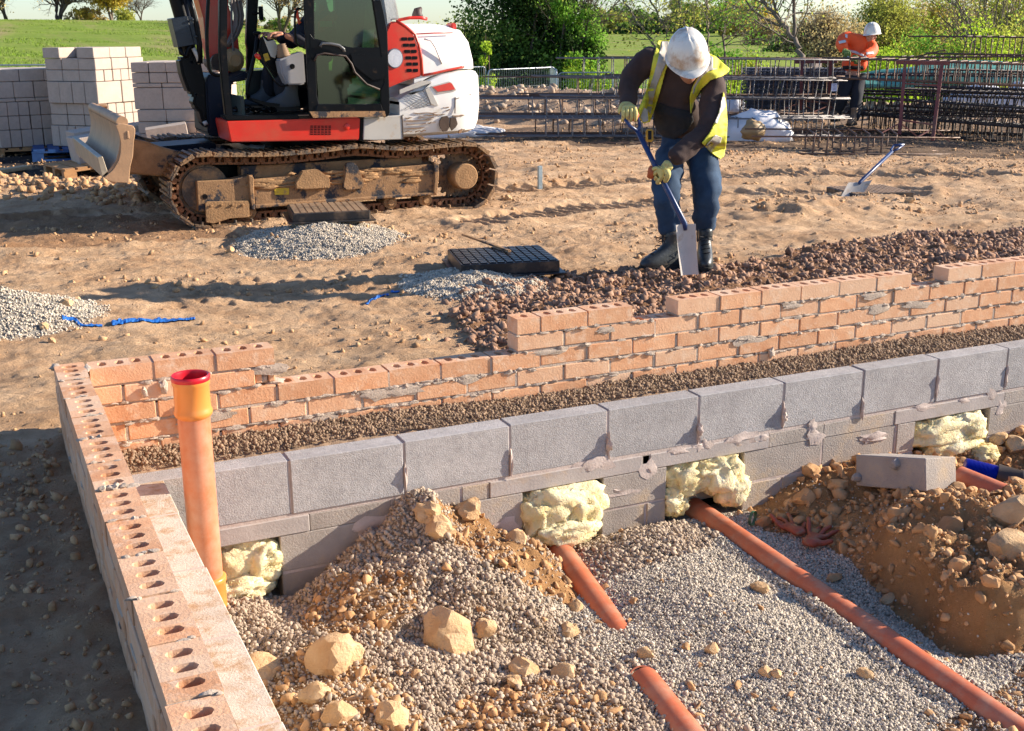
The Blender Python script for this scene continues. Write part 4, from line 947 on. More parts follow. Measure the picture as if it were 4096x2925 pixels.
# --- upper body
ys_ = 5.78
deck = MB(); deck.span((1.95, 5.9, G+.70), (3.9, 7.75, G+.80)); xb(deck, 'deck_plate', M_blackp)
o = MB(); o.prism(sp_([E2(135, 1408), (800, 262), (798, 311), (513, 316)], ys_), ys_, ys_+.5)
sill = xb(o, 'red_side_panel', M_red, bevel=.008)
o = MB()
for i in range(6):
    for j in range(6):
        c = P1(E5, 243+i*36.5, 63+j*16.5, ys_); o.box(c, (.023, .006, .0075))
xb(o, 'panel_vent_slots', M_blackp)
o = MB(); c = P1(E5, 600, 70, ys_); o.tube([c+np.array((0, -.014, 0)), c+np.array((0, -.010, 0)), c], [.012, .026, .03], 18); xb(o, 'panel_lock', M_red, smooth=True, ang=40)
o = MB(); o.prism(sp_([E3(630, 1240), E3(690, 1235), E3(660, 1478), E3(612, 1472), E3(628, 1400)], ys_+.012), ys_+.012, ys_+.3); xb(o, 'panel_gap_strip', M_greyp if False else M_blackp)
o = MB(); o.prism(sp_([E3(672, 1238), E3(1068, 1206), E3(1078, 1462), E3(785, 1472), E3(662, 1468)], ys_), ys_-.004, ys_+.4); xb(o, 'grey_corner_panel', M_greyp, bevel=.006)
# counterweight: lofted round tail
def plan(off, xs0=3.36, n=44):
    pts = []; x0, y0, y1 = xs0, ys_+off, 7.84-off; xr = 4.31-off; xm = 3.78; ym = (y0+y1)/2
    pts.append((x0, y0)); pts.append(((x0+xm)/2, y0))
    for k in range(n+1):
        a = -math.pi/2+math.pi*k/n; ca, sa = math.cos(a), math.sin(a); e = .62
        pts.append((xm+(xr-xm)*abs(ca)**e, ym+(y1-ym)*math.copysign(abs(sa)**e, sa)))
    pts.append(((x0+xm)/2, y1)); pts.append((x0, y1)); return pts
def ztop(x): return G+np.interp(x, [3.2, 3.36, 3.5, 3.75, 3.95, 4.5], [.99, 1.03, 1.12, 1.235, 1.26, 1.25])
rings = []
for h, off in ((.685, .09), (.715, .04), (.80, .015), (.95, 0), (1.0, .0)): rings.append([(x, y, G+h+(.02*(x-3.4) if h < .75 else 0)) for x, y in plan(off)])
rings.append([(x, y, ztop(x)-.055) for x, y in plan(.006)]); rings.append([(x, y, ztop(x)-.015) for x, y in plan(.03)]); rings.append([(x, y, ztop(x)) for x, y in plan(.07)])
cw = MB(); cw.loft(rings); cwo = xb(cw, 'counterweight', M_white, smooth=True, ang=35)
# dents, scratches and grooves of the tail
def onTail(X_, Y_, off=0.):
    d = ray(*E3(X_, Y_)); best = None
    P_ = plan(off)
    for (xa, ya_), (xc, yc_) in zip(P_[:-1], P_[1:]):
        # plane through the vertical facet
        nx, ny = yc_-ya_, -(xc-xa); den = d[0]*nx+d[1]*ny
        if abs(den) < 1e-9: continue
        t = ((xa-CAM[0])*nx+(ya_-CAM[1])*ny)/den; q = CAM+d*t
        s_ = ((q[0]-xa)*(xc-xa)+(q[1]-ya_)*(yc_-ya_))/((xc-xa)**2+(yc_-ya_)**2)
        if -.001 <= s_ <= 1.001 and (best is None or t < best[0]): best = (t, q)
    return best[1] if best else aty(*E3(X_, Y_), ys_)
def tailpatch(pts, th=.006, off=-.004):
    f = [onTail(*p) for p in pts]; o = MB(); n = len(f)
    vn = np.array((-.35, -.93, 0)) if False else None
    out = []
    for p in f:
        c = np.array([3.7, 6.81, p[2]]); nrm = p-c; nrm[2] = 0; 
        if p[0] < 3.8: nrm = np.array((0, -1., 0))
        nrm = nrm/np.linalg.norm(nrm); out.append(nrm)
    V = [p+q*th for p, q in zip(f, out)]+[p-q*.01 for p, q in zip(f, out)]
    o.add(V, [tuple(range(n)), tuple(range(2*n-1, n-1, -1))]+[(i, i+n, (i+1) % n+n, (i+1) % n) for i in range(n)]); return o
xb(tailpatch([(940, 1095), (1010, 1040), (1140, 985), (1290, 950), (1330, 1010), (1372, 1105), (1200, 1135), (940, 1165)]), 'grille_recess', M_blackp)
o = MB()
gp = [(940, 1095), (1010, 1040), (1140, 985), (1290, 950), (1330, 1010), (1372, 1105), (1200, 1135), (940, 1165)]
gx = np.array([p[0] for p in gp], float); gy = np.array([p[1] for p in gp], float)
for fam in (1, -1):
    for k in range(-40, 60):
        seg = []
        for t in np.linspace(0, 1, 60):
            X_ = 930+t*450; Y_ = 1050+fam*(X_-1150)*.62+k*30
            if in_poly(np.array([X_]), np.array([Y_]), gp)[0]: seg.append((X_, Y_))
        if len(seg) > 2:
            a = onTail(*seg[0]); b = onTail(*seg[-1]); o.bar(a+np.array((0, -.008, 0)), b+np.array((0, -.008, 0)), .0026, .0026)
xb(o, 'grille_mesh', mat('grille_wire', (.12, .115, .105), .5))
xb(tailpatch([(940, 1035), (1030, 1000), (1265, 905), (1370, 870), (1285, 945), (1140, 975), (1010, 1030), (940, 1085)], .012), 'arch_painted_shadow', M_blackp)  # black strip paints the shadow under the arch trim
xb(tailpatch([(935, 975), (1032, 945), (1036, 990), (945, 1028)], .014), 'arch_trim', M_greyp)
xb(tailpatch([(1040, 942), (1270, 845), (1365, 850), (1370, 870), (1260, 905), (1042, 985)], .014), 'arch_trim', M_greyp)
xb(tailpatch([(1310, 940), (1345, 915), (1380, 975), (1445, 1108), (1400, 1105), (1372, 1090)], .010), 'arch_trim', M_greyp)
M_lamp = mat('red_lens', (.60, .05, .04), .2, .1, 9, 0)
xb(tailpatch([(1375, 905), (1560, 855), (1590, 870), (1635, 940), (1628, 952), (1440, 985), (1428, 978)], .006), 'lamp_surround', M_greyp)
xb(tailpatch([(1388, 912), (1565, 866), (1585, 880), (1618, 938), (1440, 962)], .013), 'tail_lamp', M_lamp)
xb(tailpatch([(1465, 1260), (1490, 1225), (1540, 1215), (1560, 1240), (1560, 1340), (1540, 1375), (1500, 1380), (1470, 1340), (1458, 1300)], .004), 'towing_recess', mat('recess_shade_dirt', (.075, .045, .03), .9))  # flat dark patches painted as the shade inside the towing holes
xb(tailpatch([(1575, 1235), (1630, 1228), (1650, 1300), (1630, 1335), (1590, 1370), (1572, 1330)], .004), 'towing_recess', MATS['recess_shade_dirt'])
M_scr = mat('bare_scratch', (.22, .12, .06), .8, .3, 30, .4, 60)
o = MB()
rs = random.Random(5)
for (x0, y0, L) in ((1085, 1345, 230), (1090, 1270, 300), (1210, 1380, 110), (1120, 1305, 200), (1190, 1190, 250), (1250, 1215, 190), (1180, 1430, 90), (1400, 1205, 120), (1085, 1385, 90), (960, 1375, 110), (955, 1310, 70), (1240, 1240, 160), (1500, 1130, 60), (1530, 1160, 40), (1600, 1215, 120), (1110, 1240, 60), (880, 1330, 60), (1665, 1370, 60), (1340, 1290, 90)):
    V = [(x0, y0)]; n = 5
    top = [(x0+L*k/n, y0+rs.uniform(-9, 3)-k*2) for k in range(n+1)]; bot = [(x0+L*k/n, top[k][1]+rs.uniform(2, 11)) for k in range(n+1)]
    q = tailpatch(top+bot[::-1], .0035); o.add(q.v, q.f)
for pl in ([(785, 1420), (830, 1400), (880, 1350), (870, 1385), (830, 1425), (795, 1470), (778, 1465)], [(905, 1240), (940, 1215), (925, 1270), (905, 1285)], [(1660, 1375), (1700, 1350), (1690, 1395), (1665, 1400)]):
    q = tailpatch(pl, .004); o.add(q.v, q.f)
xb(o, 'scraped_paint', M_scr)
o = MB()
for a, b in (((1068, 1206), (1080, 1460)), ((1075, 1206), (1083, 1210)), ((1625, 1020), (1622, 1190)), ((1620, 1040), (1800, 985))):
    o = MB(); o.bar(onTail(*a)+np.array((0, -.004, 0)), onTail(*b)+np.array((0, -.004, 0)), .008, .006)
    xb(o, 'panel_seam', M_greyp if False else MATS['recess_shade_dirt'])
# red engine side cover with vents
yr = ys_+.03
o = MB(); o.prism(sp_([E3(905, 330), E3(945, 240), E3(1008, 222), E3(1100, 285), E3(1195, 365), E3(1232, 480), E3(1262, 620), E3(1272, 800), E3(1100, 850), E3(950, 912), E3(905, 930)], yr), yr, yr+.35); xb(o, 'red_engine_cover', M_red, bevel=.01)
o = MB()
for r_, (xa, ya_, w, h, dx_) in enumerate(((1060, 392, 62, 34, 70), (1078, 457, 62, 34, 68), (1092, 523, 62, 34, 68), (1104, 590, 60, 34, 66), (1112, 655, 58, 34, 66), (1116, 722, 54, 34, 66))):
    for k in range(2):
        o = MB(); x0 = xa+k*dx_; o.prism(sp_([E3(x0, ya_+5), E3(x0+8, ya_), E3(x0+w-4, ya_), E3(x0+w, ya_+8), E3(x0+w, ya_+h-6), E3(x0+w-8, ya_+h), E3(x0+5, ya_+h), E3(x0, ya_+h-6)], yr), yr-.004, yr+.02); xb(o, 'cover_vent', M_blackp)

o = MB(); q = [E3(990+105*math.cos(a)*.82, 612+105*math.sin(a)) for a in np.linspace(0, 2*math.pi, 40, endpoint=False)]; o.prism(sp_(q, yr), yr-.010, yr+.01); xb(o, 'badge_ring', mat('grey_ring', (.13, .13, .15), .4))
o = MB(); q = [E3(990+95*math.cos(a)*.80, 612+94*math.sin(a)) for a in np.linspace(0, 2*math.pi, 40, endpoint=False)]; o.prism(sp_(q, yr), yr-.016, yr+.01); xb(o, 'badge_disc', mat('pale_disc', (.55, .56, .60), .4))
# white engine hood
rings = []
for h, off, x0 in ((None, .045, 3.52), (1.34, .05, 3.52), (1.50, .085, 3.50), (1.60, .15, 3.45), (1.645, .25, 3.40), (1.665, .42, 3.36)):
    rings.append([(x, y, (ztop(x)+.012) if h is None else G+h) for x, y in plan(off, x0)])
o = MB(); o.loft(rings); xb(o, 'engine_hood', M_white, smooth=True, ang=28)
def hoodpt(X_, Y_): return onTail(X_, Y_, .05)
o = MB()
pa = [onTail(X_, Y_, .045) for X_, Y_ in ((1282, 790), (1400, 770), (1550, 735), (1690, 705), (1716, 700))]; o.tube([p+np.array((0, -.004, 0)) for p in pa], .012, 6)
pa = [P1(E3, X_, Y_, yr) for X_, Y_ in ((1010, 218), (1110, 280), (1205, 362), (1245, 480), (1272, 620), (1282, 795))]; o.tube([p+np.array((.004, .01, 0)) for p in pa], .013, 6)
pa = [P1(E3, X_, Y_, yr+.12) for X_, Y_ in ((1010, 215), (1150, 188), (1260, 188), (1330, 200))]; o.tube(pa, .016, 6)
pa = [onTail(X_, Y_, .10) for X_, Y_ in ((1215, 358), (1400, 348), (1600, 345))]; o.tube(pa, .006, 6)
xb(o, 'red_hood_trim', M_red, smooth=True)
o = MB(); pa = [onTail(X_, Y_, .045) for X_, Y_ in ((1300, 410), (1370, 425), (1420, 500), (1460, 600), (1490, 670))]; o.tube(pa, .008, 6); xb(o, 'hood_crease', M_white, smooth=True)
c = onTail(1615, 300, .2); o = MB(); o.box((c[0]-.02, c[1]+.02, c[2]), (.05, .14, .10)); xb(o, 'rear_lamp', M_lamp, bevel=.01)
o = MB(); c0 = P1(E3, 1228, 190, 6.35); c1 = P1(E3, 1240, 82, 6.35); o.tube([c0, c0+(c1-c0)*.35, c0+(c1-c0)*.7, c1+np.array((.03, 0, 0))], [.052, .050, .040, .012], 20); xb(o, 'exhaust_pipe', mat('rust_brown_exhaust', (.05, .025, .02), .6), smooth=True)
# --- cab
yc0, yc1 = ys_+.03, 6.75
def post(pts, y, w, name, m=M_blackp, th=.07, Z_=E1, **k):
    o = MB(); o.prism(sp_([Z_(*p) for p in pts], y), y, y+th); return xb(o, name, m, bevel=.008, **k)
post([(575, -700), (668, -700), (668, 0), (663, 600), (690, 1000), (735, 1395), (650, 1395), (605, 1000), (573, 600), (575, 0)], yc0, 0, 'front_post')
o = MB(); pa = [P1(E1, *p, 6.0) for p in ((452, -700), (450, -100), (435, 150), (425, 400), (432, 600), (455, 800), (480, 848), (520, 872), (590, 872))]; o.tube(pa, .016, 10); xb(o, 'windscreen_frame', M_blackp, smooth=True)
post([(905, -700), (1030, -700), (1028, 0), (1010, 350), (990, 560), (950, 1150), (890, 1150), (898, 560), (885, 500), (900, 0)], yc1-.08, 0, 'far_front_post')
post([(610, 1330), (740, 1345), (1500, 1335), (1500, 1388), (655, 1400)], yc0-.012, 0, 'cab_sill_rail', th=.12)
o = MB(); o.span((1.90, yc0+.06, G+.86), (3.2, yc1, G+.905)); xb(o, 'cab_floor', MATS['recess_shade_dirt'])
zr = G+2.46
o = MB(); o.span((2.0, yc0-.03, zr), (3.22, yc1+.03, zr+.07)); xb(o, 'cab_roof', M_blackp, bevel=.03)
for x, y in ((3.12, yc1-.05), ):
    o = MB(); o.span((x-.04, y-.04, G+.9), (x+.04, y+.04, zr)); xb(o, 'rear_post', M_blackp, bevel=.008)
# door (slid open, lying over the cab side)
yd = yc0-.075
def dp(pts, dy=0., th=.032): o.prism(sp_([E3(*p) for p in pts], yd+dy), yd+dy, yd+dy+th)
o = MB(); dp([(30, -600), (150, -600), (150, 0), (155, 380), (165, 560), (180, 1000), (205, 1100), (200, 1240), (120, 1236), (98, 1200), (70, 600), (40, 0)])
dp([(100, 340), (150, 405), (300, 450), (540, 498), (820, 500), (880, 485), (905, 850), (895, 935), (835, 935), (760, 905), (700, 880), (620, 815), (575, 760), (540, 680), (480, 600), (300, 565), (180, 588), (140, 640), (110, 600)], -.003)
dp([(640, -600), (730, -600), (780, 0), (850, 0), (880, 120), (918, 330), (945, 1180), (925, 1220), (880, 1235), (850, 1090), (846, 940), (880, 860), (838, 495), (760, 0)], -.006)
dp([(180, 1092), (700, 1095), (850, 1085), (900, 1225), (140, 1240)], -.009)
door = xb(o, 'door_frame', M_blackp, bevel=.007)
o = MB(); dp([(150, -600), (670, -600), (765, 0), (840, 500), (540, 500), (150, 405)], .012, .006); xb(o, 'upper_door_glass', M_glassg)
o = MB(); dp([(170, 580), (480, 596), (545, 680), (580, 765), (700, 885), (840, 935), (850, 1090), (195, 1100)], .012, .006); xb(o, 'lower_door_glass', M_glassg)
o = MB(); pa = [P1(E3, X_, Y_, yd-.035) for X_, Y_ in ((212, 490), (230, 455), (330, 462), (410, 478), (458, 515), (465, 545))]; o.tube(pa, .013, 8); xb(o, 'door_handle', mat('handle_grey', (.10, .10, .10), .35), smooth=True)
o = MB(); dp([(520, 560), (690, 560), (880, 600), (890, 830), (760, 850), (640, 760), (560, 690)], -.022, .02); xb(o, 'door_lock_housing', M_blackp, bevel=.008)
o = MB(); pa = [P1(E3, X_, Y_, yd-.02) for X_, Y_ in ((150, 640), (180, 575), (260, 560), (480, 590), (540, 670), (575, 760), (700, 885), (835, 940))]; o.tube(pa, .009, 6); xb(o, 'window_seal', mat('brown_seal', (.05, .028, .02), .6), smooth=True)
o = MB(); dp([(100, 1170), (890, 1165), (900, 1222), (140, 1236)], -.014, .006); xb(o, 'muddy_kick_edge', M_muddy)
o = MB(); dp([(443, 628), (480, 640), (515, 680), (522, 752), (450, 752)], .022, .003); dp([(212, 224), (336, 224), (338, 283), (214, 283)], .022, .003); xb(o, 'window_sticker', mat('pale_sticker', (.42, .50, .46), .6))
# rear quarter and back wall
o = MB(); o.prism(sp_([E3(865, -600), E3(990, -600), E3(1005, 0), E3(1025, 95), E3(1045, 205), E3(960, 210), E3(912, 320), E3(900, 200), E3(870, 0)], yc0+.03), yc0+.03, yc1-.1); xb(o, 'cab_rear_panel', mat('pale_grey_panel', (.50, .52, .50), .5, dirt=(.4, .36, .3), dthr=.6), bevel=.01)
# interior
o = MB(); o.prism(sp_([E2(745, 695), E2(890, 640), E2(1030, 598), E2(1055, 970), E2(1010, 985), E2(840, 988), E2(775, 850)], yc0+.14), yc0+.14, yc0+.30); xb(o, 'side_console', M_grey, bevel=.012)
o = MB(); c = P1(E2, 895, 772, yc0+.14); o.cyl(c+np.array((0, -.008, 0)), c, .022); xb(o, 'console_knob', M_blackp)
o = MB(); b0 = P1(E2, 800, 660, yc0+.24); b1 = P1(E2, 770, 510, yc0+.24); rr = [.065 if i % 2 else .055 for i in range(12)]; rr = [r*(1-.035*i) for i, r in enumerate(rr)]
o.tube([b0+(b1-b0)*i/11 for i in range(12)], rr, 20); xb(o, 'lever_gaiter', mat('tan_rubber', (.26, .16, .09), .7), smooth=True)
o = MB(); o.prism(sp_([E2(560, 420), E2(700, 460), E2(740, 600), E2(770, 860), E2(850, 990), E2(780, 1000), E2(700, 900), E2(600, 740), E2(520, 580), E2(530, 470)], yc0+.34), yc0+.34, yc0+.48); xb(o, 'dark_console', M_blackp, bevel=.012)
o = MB(); c = P1(E2, 648, 590, yc0+.33); o.prism(sp_([E2(560, 428), E2(610, 480), E2(690, 465), E2(740, 560), E2(700, 680), E2(650, 660), E2(610, 560)], yc0+.325), yc0+.325, yc0+.345); xb(o, 'glossy_cover', mat('glossy_cream', (.55, .55, .48), .15), bevel=.004)
o = MB(); o.prism(sp_([E2(558, 632), E2(612, 615), E2(638, 695), E2(585, 714)], yc0+.32), yc0+.32, yc0+.33); xb(o, 'yellow_label', MATS['yellow_label'])
o = MB(); pa = [P1(E2, X_, Y_, yc0+.42) for X_, Y_ in ((495, 390), (470, 600), (400, 900), (375, 1010), (375, 1080), (395, 1150))]; o.tube(pa, .017, 10); c = P1(E2, 492, 388, yc0+.42); o.blob(c, (.04, .022, .02), 2, .1, 2, 1); xb(o, 'travel_lever', M_blackp, smooth=True)
o = MB(); pa = [P1(E2, X_, Y_, yc0+.1) for X_, Y_ in ((520, 690), (600, 800), (700, 950), (760, 1000), (850, 990))]; o.tube(pa, .010, 8); xb(o, 'safety_lever', M_blackp, smooth=True)
o = MB(); o.tube([P1(E2, 470, 625, yc0+.1), P1(E2, 490, 650, yc0+.1), P1(E2, 520, 688, yc0+.1)], [.016, .022, .014], 12); xb(o, 'red_lever_grip', M_red, smooth=True)
o = MB()
for pl in ([(400, 1130), (560, 1180), (720, 1200), (715, 1230), (540, 1215), (420, 1170)], [(380, 1215), (560, 1230), (560, 1250), (400, 1245)]): o.prism(sp_([E2(*q) for q in pl], yc0+.35), yc0+.25, yc0+.5)
for i in range(8): c = P1(E2, 240+i*60, 1270+random.uniform(-25, 25), yc0+.3); o.blob(c, (.035, .06, .025), 2, .4, 3, i)
xb(o, 'pedals', M_blackp, bevel=0)
o = MB(); o.prism(sp_([E2(385, 825), E2(1000, 790), E2(1060, 1260), E2(400, 1260)], yc1-.14), yc1-.12, yc1-.06); xb(o, 'far_lower_panel', mat('dark_green_panel', (.012, .022, .022), .5))
o = MB(); o.prism([(1.99, G+.92), (2.02, G+.92), (2.02, G+1.08), (1.99, G+1.08)], yc0+.1, yc1-.1); xb(o, 'front_lower_panel', MATS['dark_green_panel'])
# seat
o = MB(); o.span((2.60, 6.12, G+1.12), (3.05, 6.6, G+1.26)); xb(o, 'seat', M_blackfab, bevel=.03)
o = MB(); o.prism([(2.98, G+1.2), (3.12, G+1.2), (3.22, G+1.95), (3.10, G+1.97)], 6.12, 6.6); xb(o, 'seat_back', M_blackfab, bevel=.03)
o = MB(); o.prism([(2.70, G+.9), (2.98, G+.9), (3.0, G+1.12), (2.66, G+1.12)], 6.16, 6.56); xb(o, 'seat_base', M_blackp)
# mirror and grab rail
o = MB(); pa = [P1(E2, X_, Y_, yc0+.05) for X_, Y_ in ((1005, 100), (950, 105), (930, 160), (925, 250), (930, 400), (945, 500), (985, 540), (1030, 540))]; o.tube(pa, .010, 8); xb(o, 'grab_rail', M_blackp, smooth=True)
o = MB(); c = P1(E1, 1055, 155, yc1-.1); o.box(c, (.035, .05, .12)); o.box(c-np.array((.04, 0, 0)), (.06, .02, .02)); xb(o, 'wiper_motor', M_blackp, bevel=.005)
# --- boom, cylinder, hoses
ybm = 6.78
o = MB(); o.prism(sp_([E1(150, -900), E1(700, -900), E1(640, -500), E1(672, -150), E1(680, 60), E1(740, 250), E1(792, 440), E1(830, 800), E1(690, 870), E1(500, 780), E1(470, 720), E1(452, 600), E1(410, 450), E1(385, 200), E1(325, -20)], ybm), ybm, ybm+.26); xb(o, 'boom', M_red, bevel=.012)
o = MB(); c = P1(E1, 560, 720, ybm); o.cyl(c+np.array((0, -.06, 0)), c+np.array((0, .32, 0)), .075); xb(o, 'boom_pivot_boss', mat('greasy_brown', (.07, .04, .025), .7), smooth=True, ang=40)
o = MB(); o.prism(sp_([E1(465, 845), E1(520, 868), E1(590, 880), E1(760, 880), E1(900, 820), E1(900, 930), E1(720, 960), E1(700, 1560), E1(620, 1592), E1(470, 1585), E1(440, 1555), E1(420, 1100), E1(412, 980), E1(430, 900)], 6.35), 6.35, 6.98); xb(o, 'swing_bracket', M_navy, bevel=.02)
y_ = 6.45
o = MB(); c = [P1(E1, X_, Y_, y_) for X_, Y_ in ((-20, -700), (75, 0), (130, 190), (215, 560), (290, 900))]; o.tube(c, .062, 20); xb(o, 'boom_cylinder', M_blackp, smooth=True, ang=60)
o = MB(); o.tube([P1(E1, 120, -700, y_-.02), P1(E1, 175, 0, y_-.02), P1(E1, 205, 190, y_-.02), P1(E1, 250, 420, y_)], .030, 14); xb(o, 'cylinder_rod', M_navy, smooth=True)
o = MB(); o.prism(sp_([E1(15, 215), E1(203, 186), E1(250, 400), E1(282, 520), E1(95, 553)], y_-.13), y_-.13, y_+.10); q = sp_([E1(203, 186), E1(262, 200), E1(325, 520), E1(282, 522)], y_-.13)
o.prism(q, y_-.125, y_+.1)
for Y_, X_ in ((230, 258), (423, 298)): c = P1(E1, X_, Y_, y_-.13); o.cyl(c+np.array((0, -.02, 0)), c, .012, n=8)
xb(o, 'cylinder_guard', mat('slate_blue_paint', (.012, .019, .030), .35, dirt=(.12, .1, .08), dthr=.7), bevel=.004)
o = MB(); o.prism(sp_([E1(95, 680), E1(120, 665), E1(190, 655), E1(240, 700), E1(300, 560), E1(355, 745), E1(412, 1005), E1(430, 1500), E1(370, 1430), E1(330, 1300), E1(262, 1230), E1(256, 1180), E1(275, 1100), E1(205, 1090), E1(200, 1060), E1(150, 930), E1(125, 850)], y_-.05), y_-.09, y_+.12); xb(o, 'swing_cylinder_cover', M_blackp, bevel=.02)
for k, (pts, r) in enumerate((([(115, 550), (130, 620), (185, 655), (215, 560), (235, 530)], .02), ([(270, 560), (310, 640), (345, 740)], .018), ([(205, -60), (260, 120), (310, 320), (340, 520), (348, 740)], .026), ([(390, 1440), (430, 1420)], .02))):
    o = MB(); o.tube([P1(E1, *p, y_-.1) for p in pts], r, 10); xb(o, 'hydraulic_hose', M_blackp if k in (0, 2) else M_greyp, smooth=True)
M_hose = mat('grey_hose', (.13, .11, .10), .55, .15, 10, .2, 60)
for k in range(8):
    a = k/7; o = MB()
    pts = [(690+a*110, -260), (700+a*105, -60), (735+a*90, 60), (755+a*90, 180), (750+a*80, 300), (715+a*75, 400), (680+a*60, 470), (640+a*40, 540)]
    P_ = [P1(E1, *p, ybm-.08-.015*(k % 3)) for p in pts]; o.tube(P_, .0135, 8); xb(o, 'hydraulic_hose', M_hose, smooth=True)
o = MB(); P_ = [P1(E1, *p, ybm-.14) for p in ((712, -60), (715, 300), (728, 500), (735, 590), (715, 625), (690, 615))]; o.tube(P_, .010, 8); xb(o, 'hydraulic_hose', M_hose, smooth=True)
o = MB(); c = P1(E1, 735, 700, ybm-.1)
for k in range(5): o.tube([(c[0]+.085*(1-.12*k)*math.cos(a), c[1]-.02*k, c[2]+.095*(1-.12*k)*math.sin(a)) for a in np.linspace(0, 6.28, 28)], .013, 8)
o.cyl(c+np.array((0, -.09, 0)), c+np.array((0, .05, 0)), .05); xb(o, 'coiled_hose_drum', mat('tan_hose', (.34, .22, .10), .6), smooth=True, ang=40)
# ------------------------------------------------------------- far land
def HF(x, y):
    x = np.asarray(x, float); y = np.asarray(y, float)
    rx = (x-CAM[0])*_rt[0]+(y-CAM[1])*_rt[1]; t = (x-CAM[0])*.418+(y-CAM[1])*.908
    s = rx/np.maximum(t, 1)                        # -.4 left edge .. +.43 right edge
    zl = np.interp(t, [0, 22, 26, 40, 60, 80, 100, 125, 160, 300, 900], [-1.6, -1.3, -.85, -.05, .62, 1.45, 2.25, 2.3, 1.6, -1, -4])-(s+.43)*1.2*sstep(60, 100, t)
    zr = np.interp(t, [0, 22, 30, 45, 90, 140, 200, 330, 900], [-1.6, -1.4, -1.5, -2.4, -1.1, -.5, .6, 1.2, 1.2])
    zc = np.interp(t, [0, 22, 30, 45, 90, 140, 200, 330, 900], [-1.6, -1.4, -1.5, -2.4, -1.6, -.9, -.2, .6, -2])
    w = sstep(-.24, -.06, s); w2 = sstep(.18, .30, s)
    z = zl*(1-w)+w*(zr*(1-w2)+zc*w2)
    return z+.10*fbm(x*.09, y*.09, 3, 81)*sstep(24, 40, t)
xs = spaced(-70, 560, lambda x: .45 if -3 < x < 60 else (1.2 if x < 130 and x > -20 else 9)); ys = spaced(9, 640, lambda y: .45 if y < 60 else (.9 if y < 150 else 9))
X, Y = np.meshgrid(xs, ys, indexing='ij'); Z = HF(X, Y)
M_field = mat('field_grass', (.17, .25, .03), .95, .25, .35, .5, 9, col2=(.26, .31, .06), dist=.08, spec=.08)
def _fieldmat():
    n = M_field.node_tree.nodes; l = M_field.node_tree.links; b = n['Principled BSDF']; old = b.inputs['Base Color'].links[0].from_socket
    tc = n.new('ShaderNodeTexCoord'); mp = n.new('ShaderNodeMapping'); mp.inputs['Rotation'].default_value = (0, 0, R(38)); mp.inputs['Scale'].default_value = (.35, .035, .3); l.new(tc.outputs['Object'], mp.inputs[0])
    t = n.new('ShaderNodeTexNoise'); t.inputs['Scale'].default_value = 1.0; t.inputs['Detail'].default_value = 7; t.inputs['Roughness'].default_value = .68; l.new(mp.outputs[0], t.inputs[0])
    mr = n.new('ShaderNodeMapRange'); mr.inputs['From Min'].default_value = .50; mr.inputs['From Max'].default_value = .66; mr.inputs['To Max'].default_value = .75; l.new(t.outputs['Fac'], mr.inputs[0])
    x = n.new('ShaderNodeMix'); x.data_type = 'RGBA'; x.inputs[7].default_value = (.33, .26, .12, 1); l.new(mr.outputs[0], x.inputs[0]); l.new(old, x.inputs[6])
    w = n.new('ShaderNodeTexNoise'); w.inputs['Scale'].default_value = 5; w.inputs['Detail'].default_value = 6; l.new(tc.outputs['Object'], w.inputs[0])
    m2 = n.new('ShaderNodeMapRange'); m2.inputs['From Min'].default_value = .3; m2.inputs['From Max'].default_value = .7; m2.inputs['To Min'].default_value = .7; m2.inputs['To Max'].default_value = 1.25; l.new(w.outputs['Fac'], m2.inputs[0])
    y = n.new('ShaderNodeMix'); y.data_type = 'RGBA'; y.blend_type = 'MULTIPLY'; y.inputs[0].default_value = 1; l.new(x.outputs[2], y.inputs[6]); l.new(m2.outputs[0], y.inputs[7]); l.new(y.outputs[2], b.inputs['Base Color'])
_fieldmat()
f = fast('field', np.stack([X, Y, Z], -1).reshape(-1, 3), gridF(*X.shape), M_field, smooth=True); tag(f, kind='structure')
# short crop blades over the near slope
def blades(name, label, n, reg, hgt, m, kind='stuff'):
    x, y = reg(n); z = HF(x, y); n = len(x); a = rng.uniform(0, 6.28, n); h = hgt*(.6+.8*rng.random(n)); w = h*.22
    lean = rng.normal(size=(n, 2))*h[:, None]*.35
    b0 = np.stack([x-w*np.cos(a), y-w*np.sin(a), z-.02], -1); b1 = np.stack([x+w*np.cos(a), y+w*np.sin(a), z-.02], -1); tp = np.stack([x+lean[:, 0], y+lean[:, 1], z+h], -1)
    V = np.stack([b0, b1, tp], 1).reshape(-1, 3); return tag(fast(name, V, np.arange(n*3).reshape(-1, 3), m), label, 'grass', kind=kind)
M_crop = mat('crop_leaf', (.13, .22, .02), .8, .2, .4, 0, col2=(.20, .29, .035), island=.35, spec=.1)
def regL(n):
    t = 24+80*rng.random(n)**1.3; s = rng.uniform(-.46, -.10, n); d = t[:, None]*(np.array([.418, .908])+s[:, None]*np.array([_rt[0], _rt[1]])); x = CAM[0]+d[:, 0]; y = CAM[1]+d[:, 1]
    k = vnoise(x*.7+y*.35, y*.09-x*.16, 83) > .50; return x[k], y[k]
blades('crop', 'young green crop growing in rows over the slope on the left', 70000, regL, .07, M_crop)
def regR(n):
    t = 27+25*rng.random(n); s = rng.uniform(-.05, .46, n); d = t[:, None]*(np.array([.418, .908])+s[:, None]*np.array([_rt[0], _rt[1]])); return CAM[0]+d[:, 0], CAM[1]+d[:, 1]
blades('rough_grass', 'rough green grass in the dip beyond the site fence', 30000, regR, .35, M_crop)
M_strip2 = mat('ploughed_soil', (.20, .13, .075), .95, .2, 1, .5, 5)

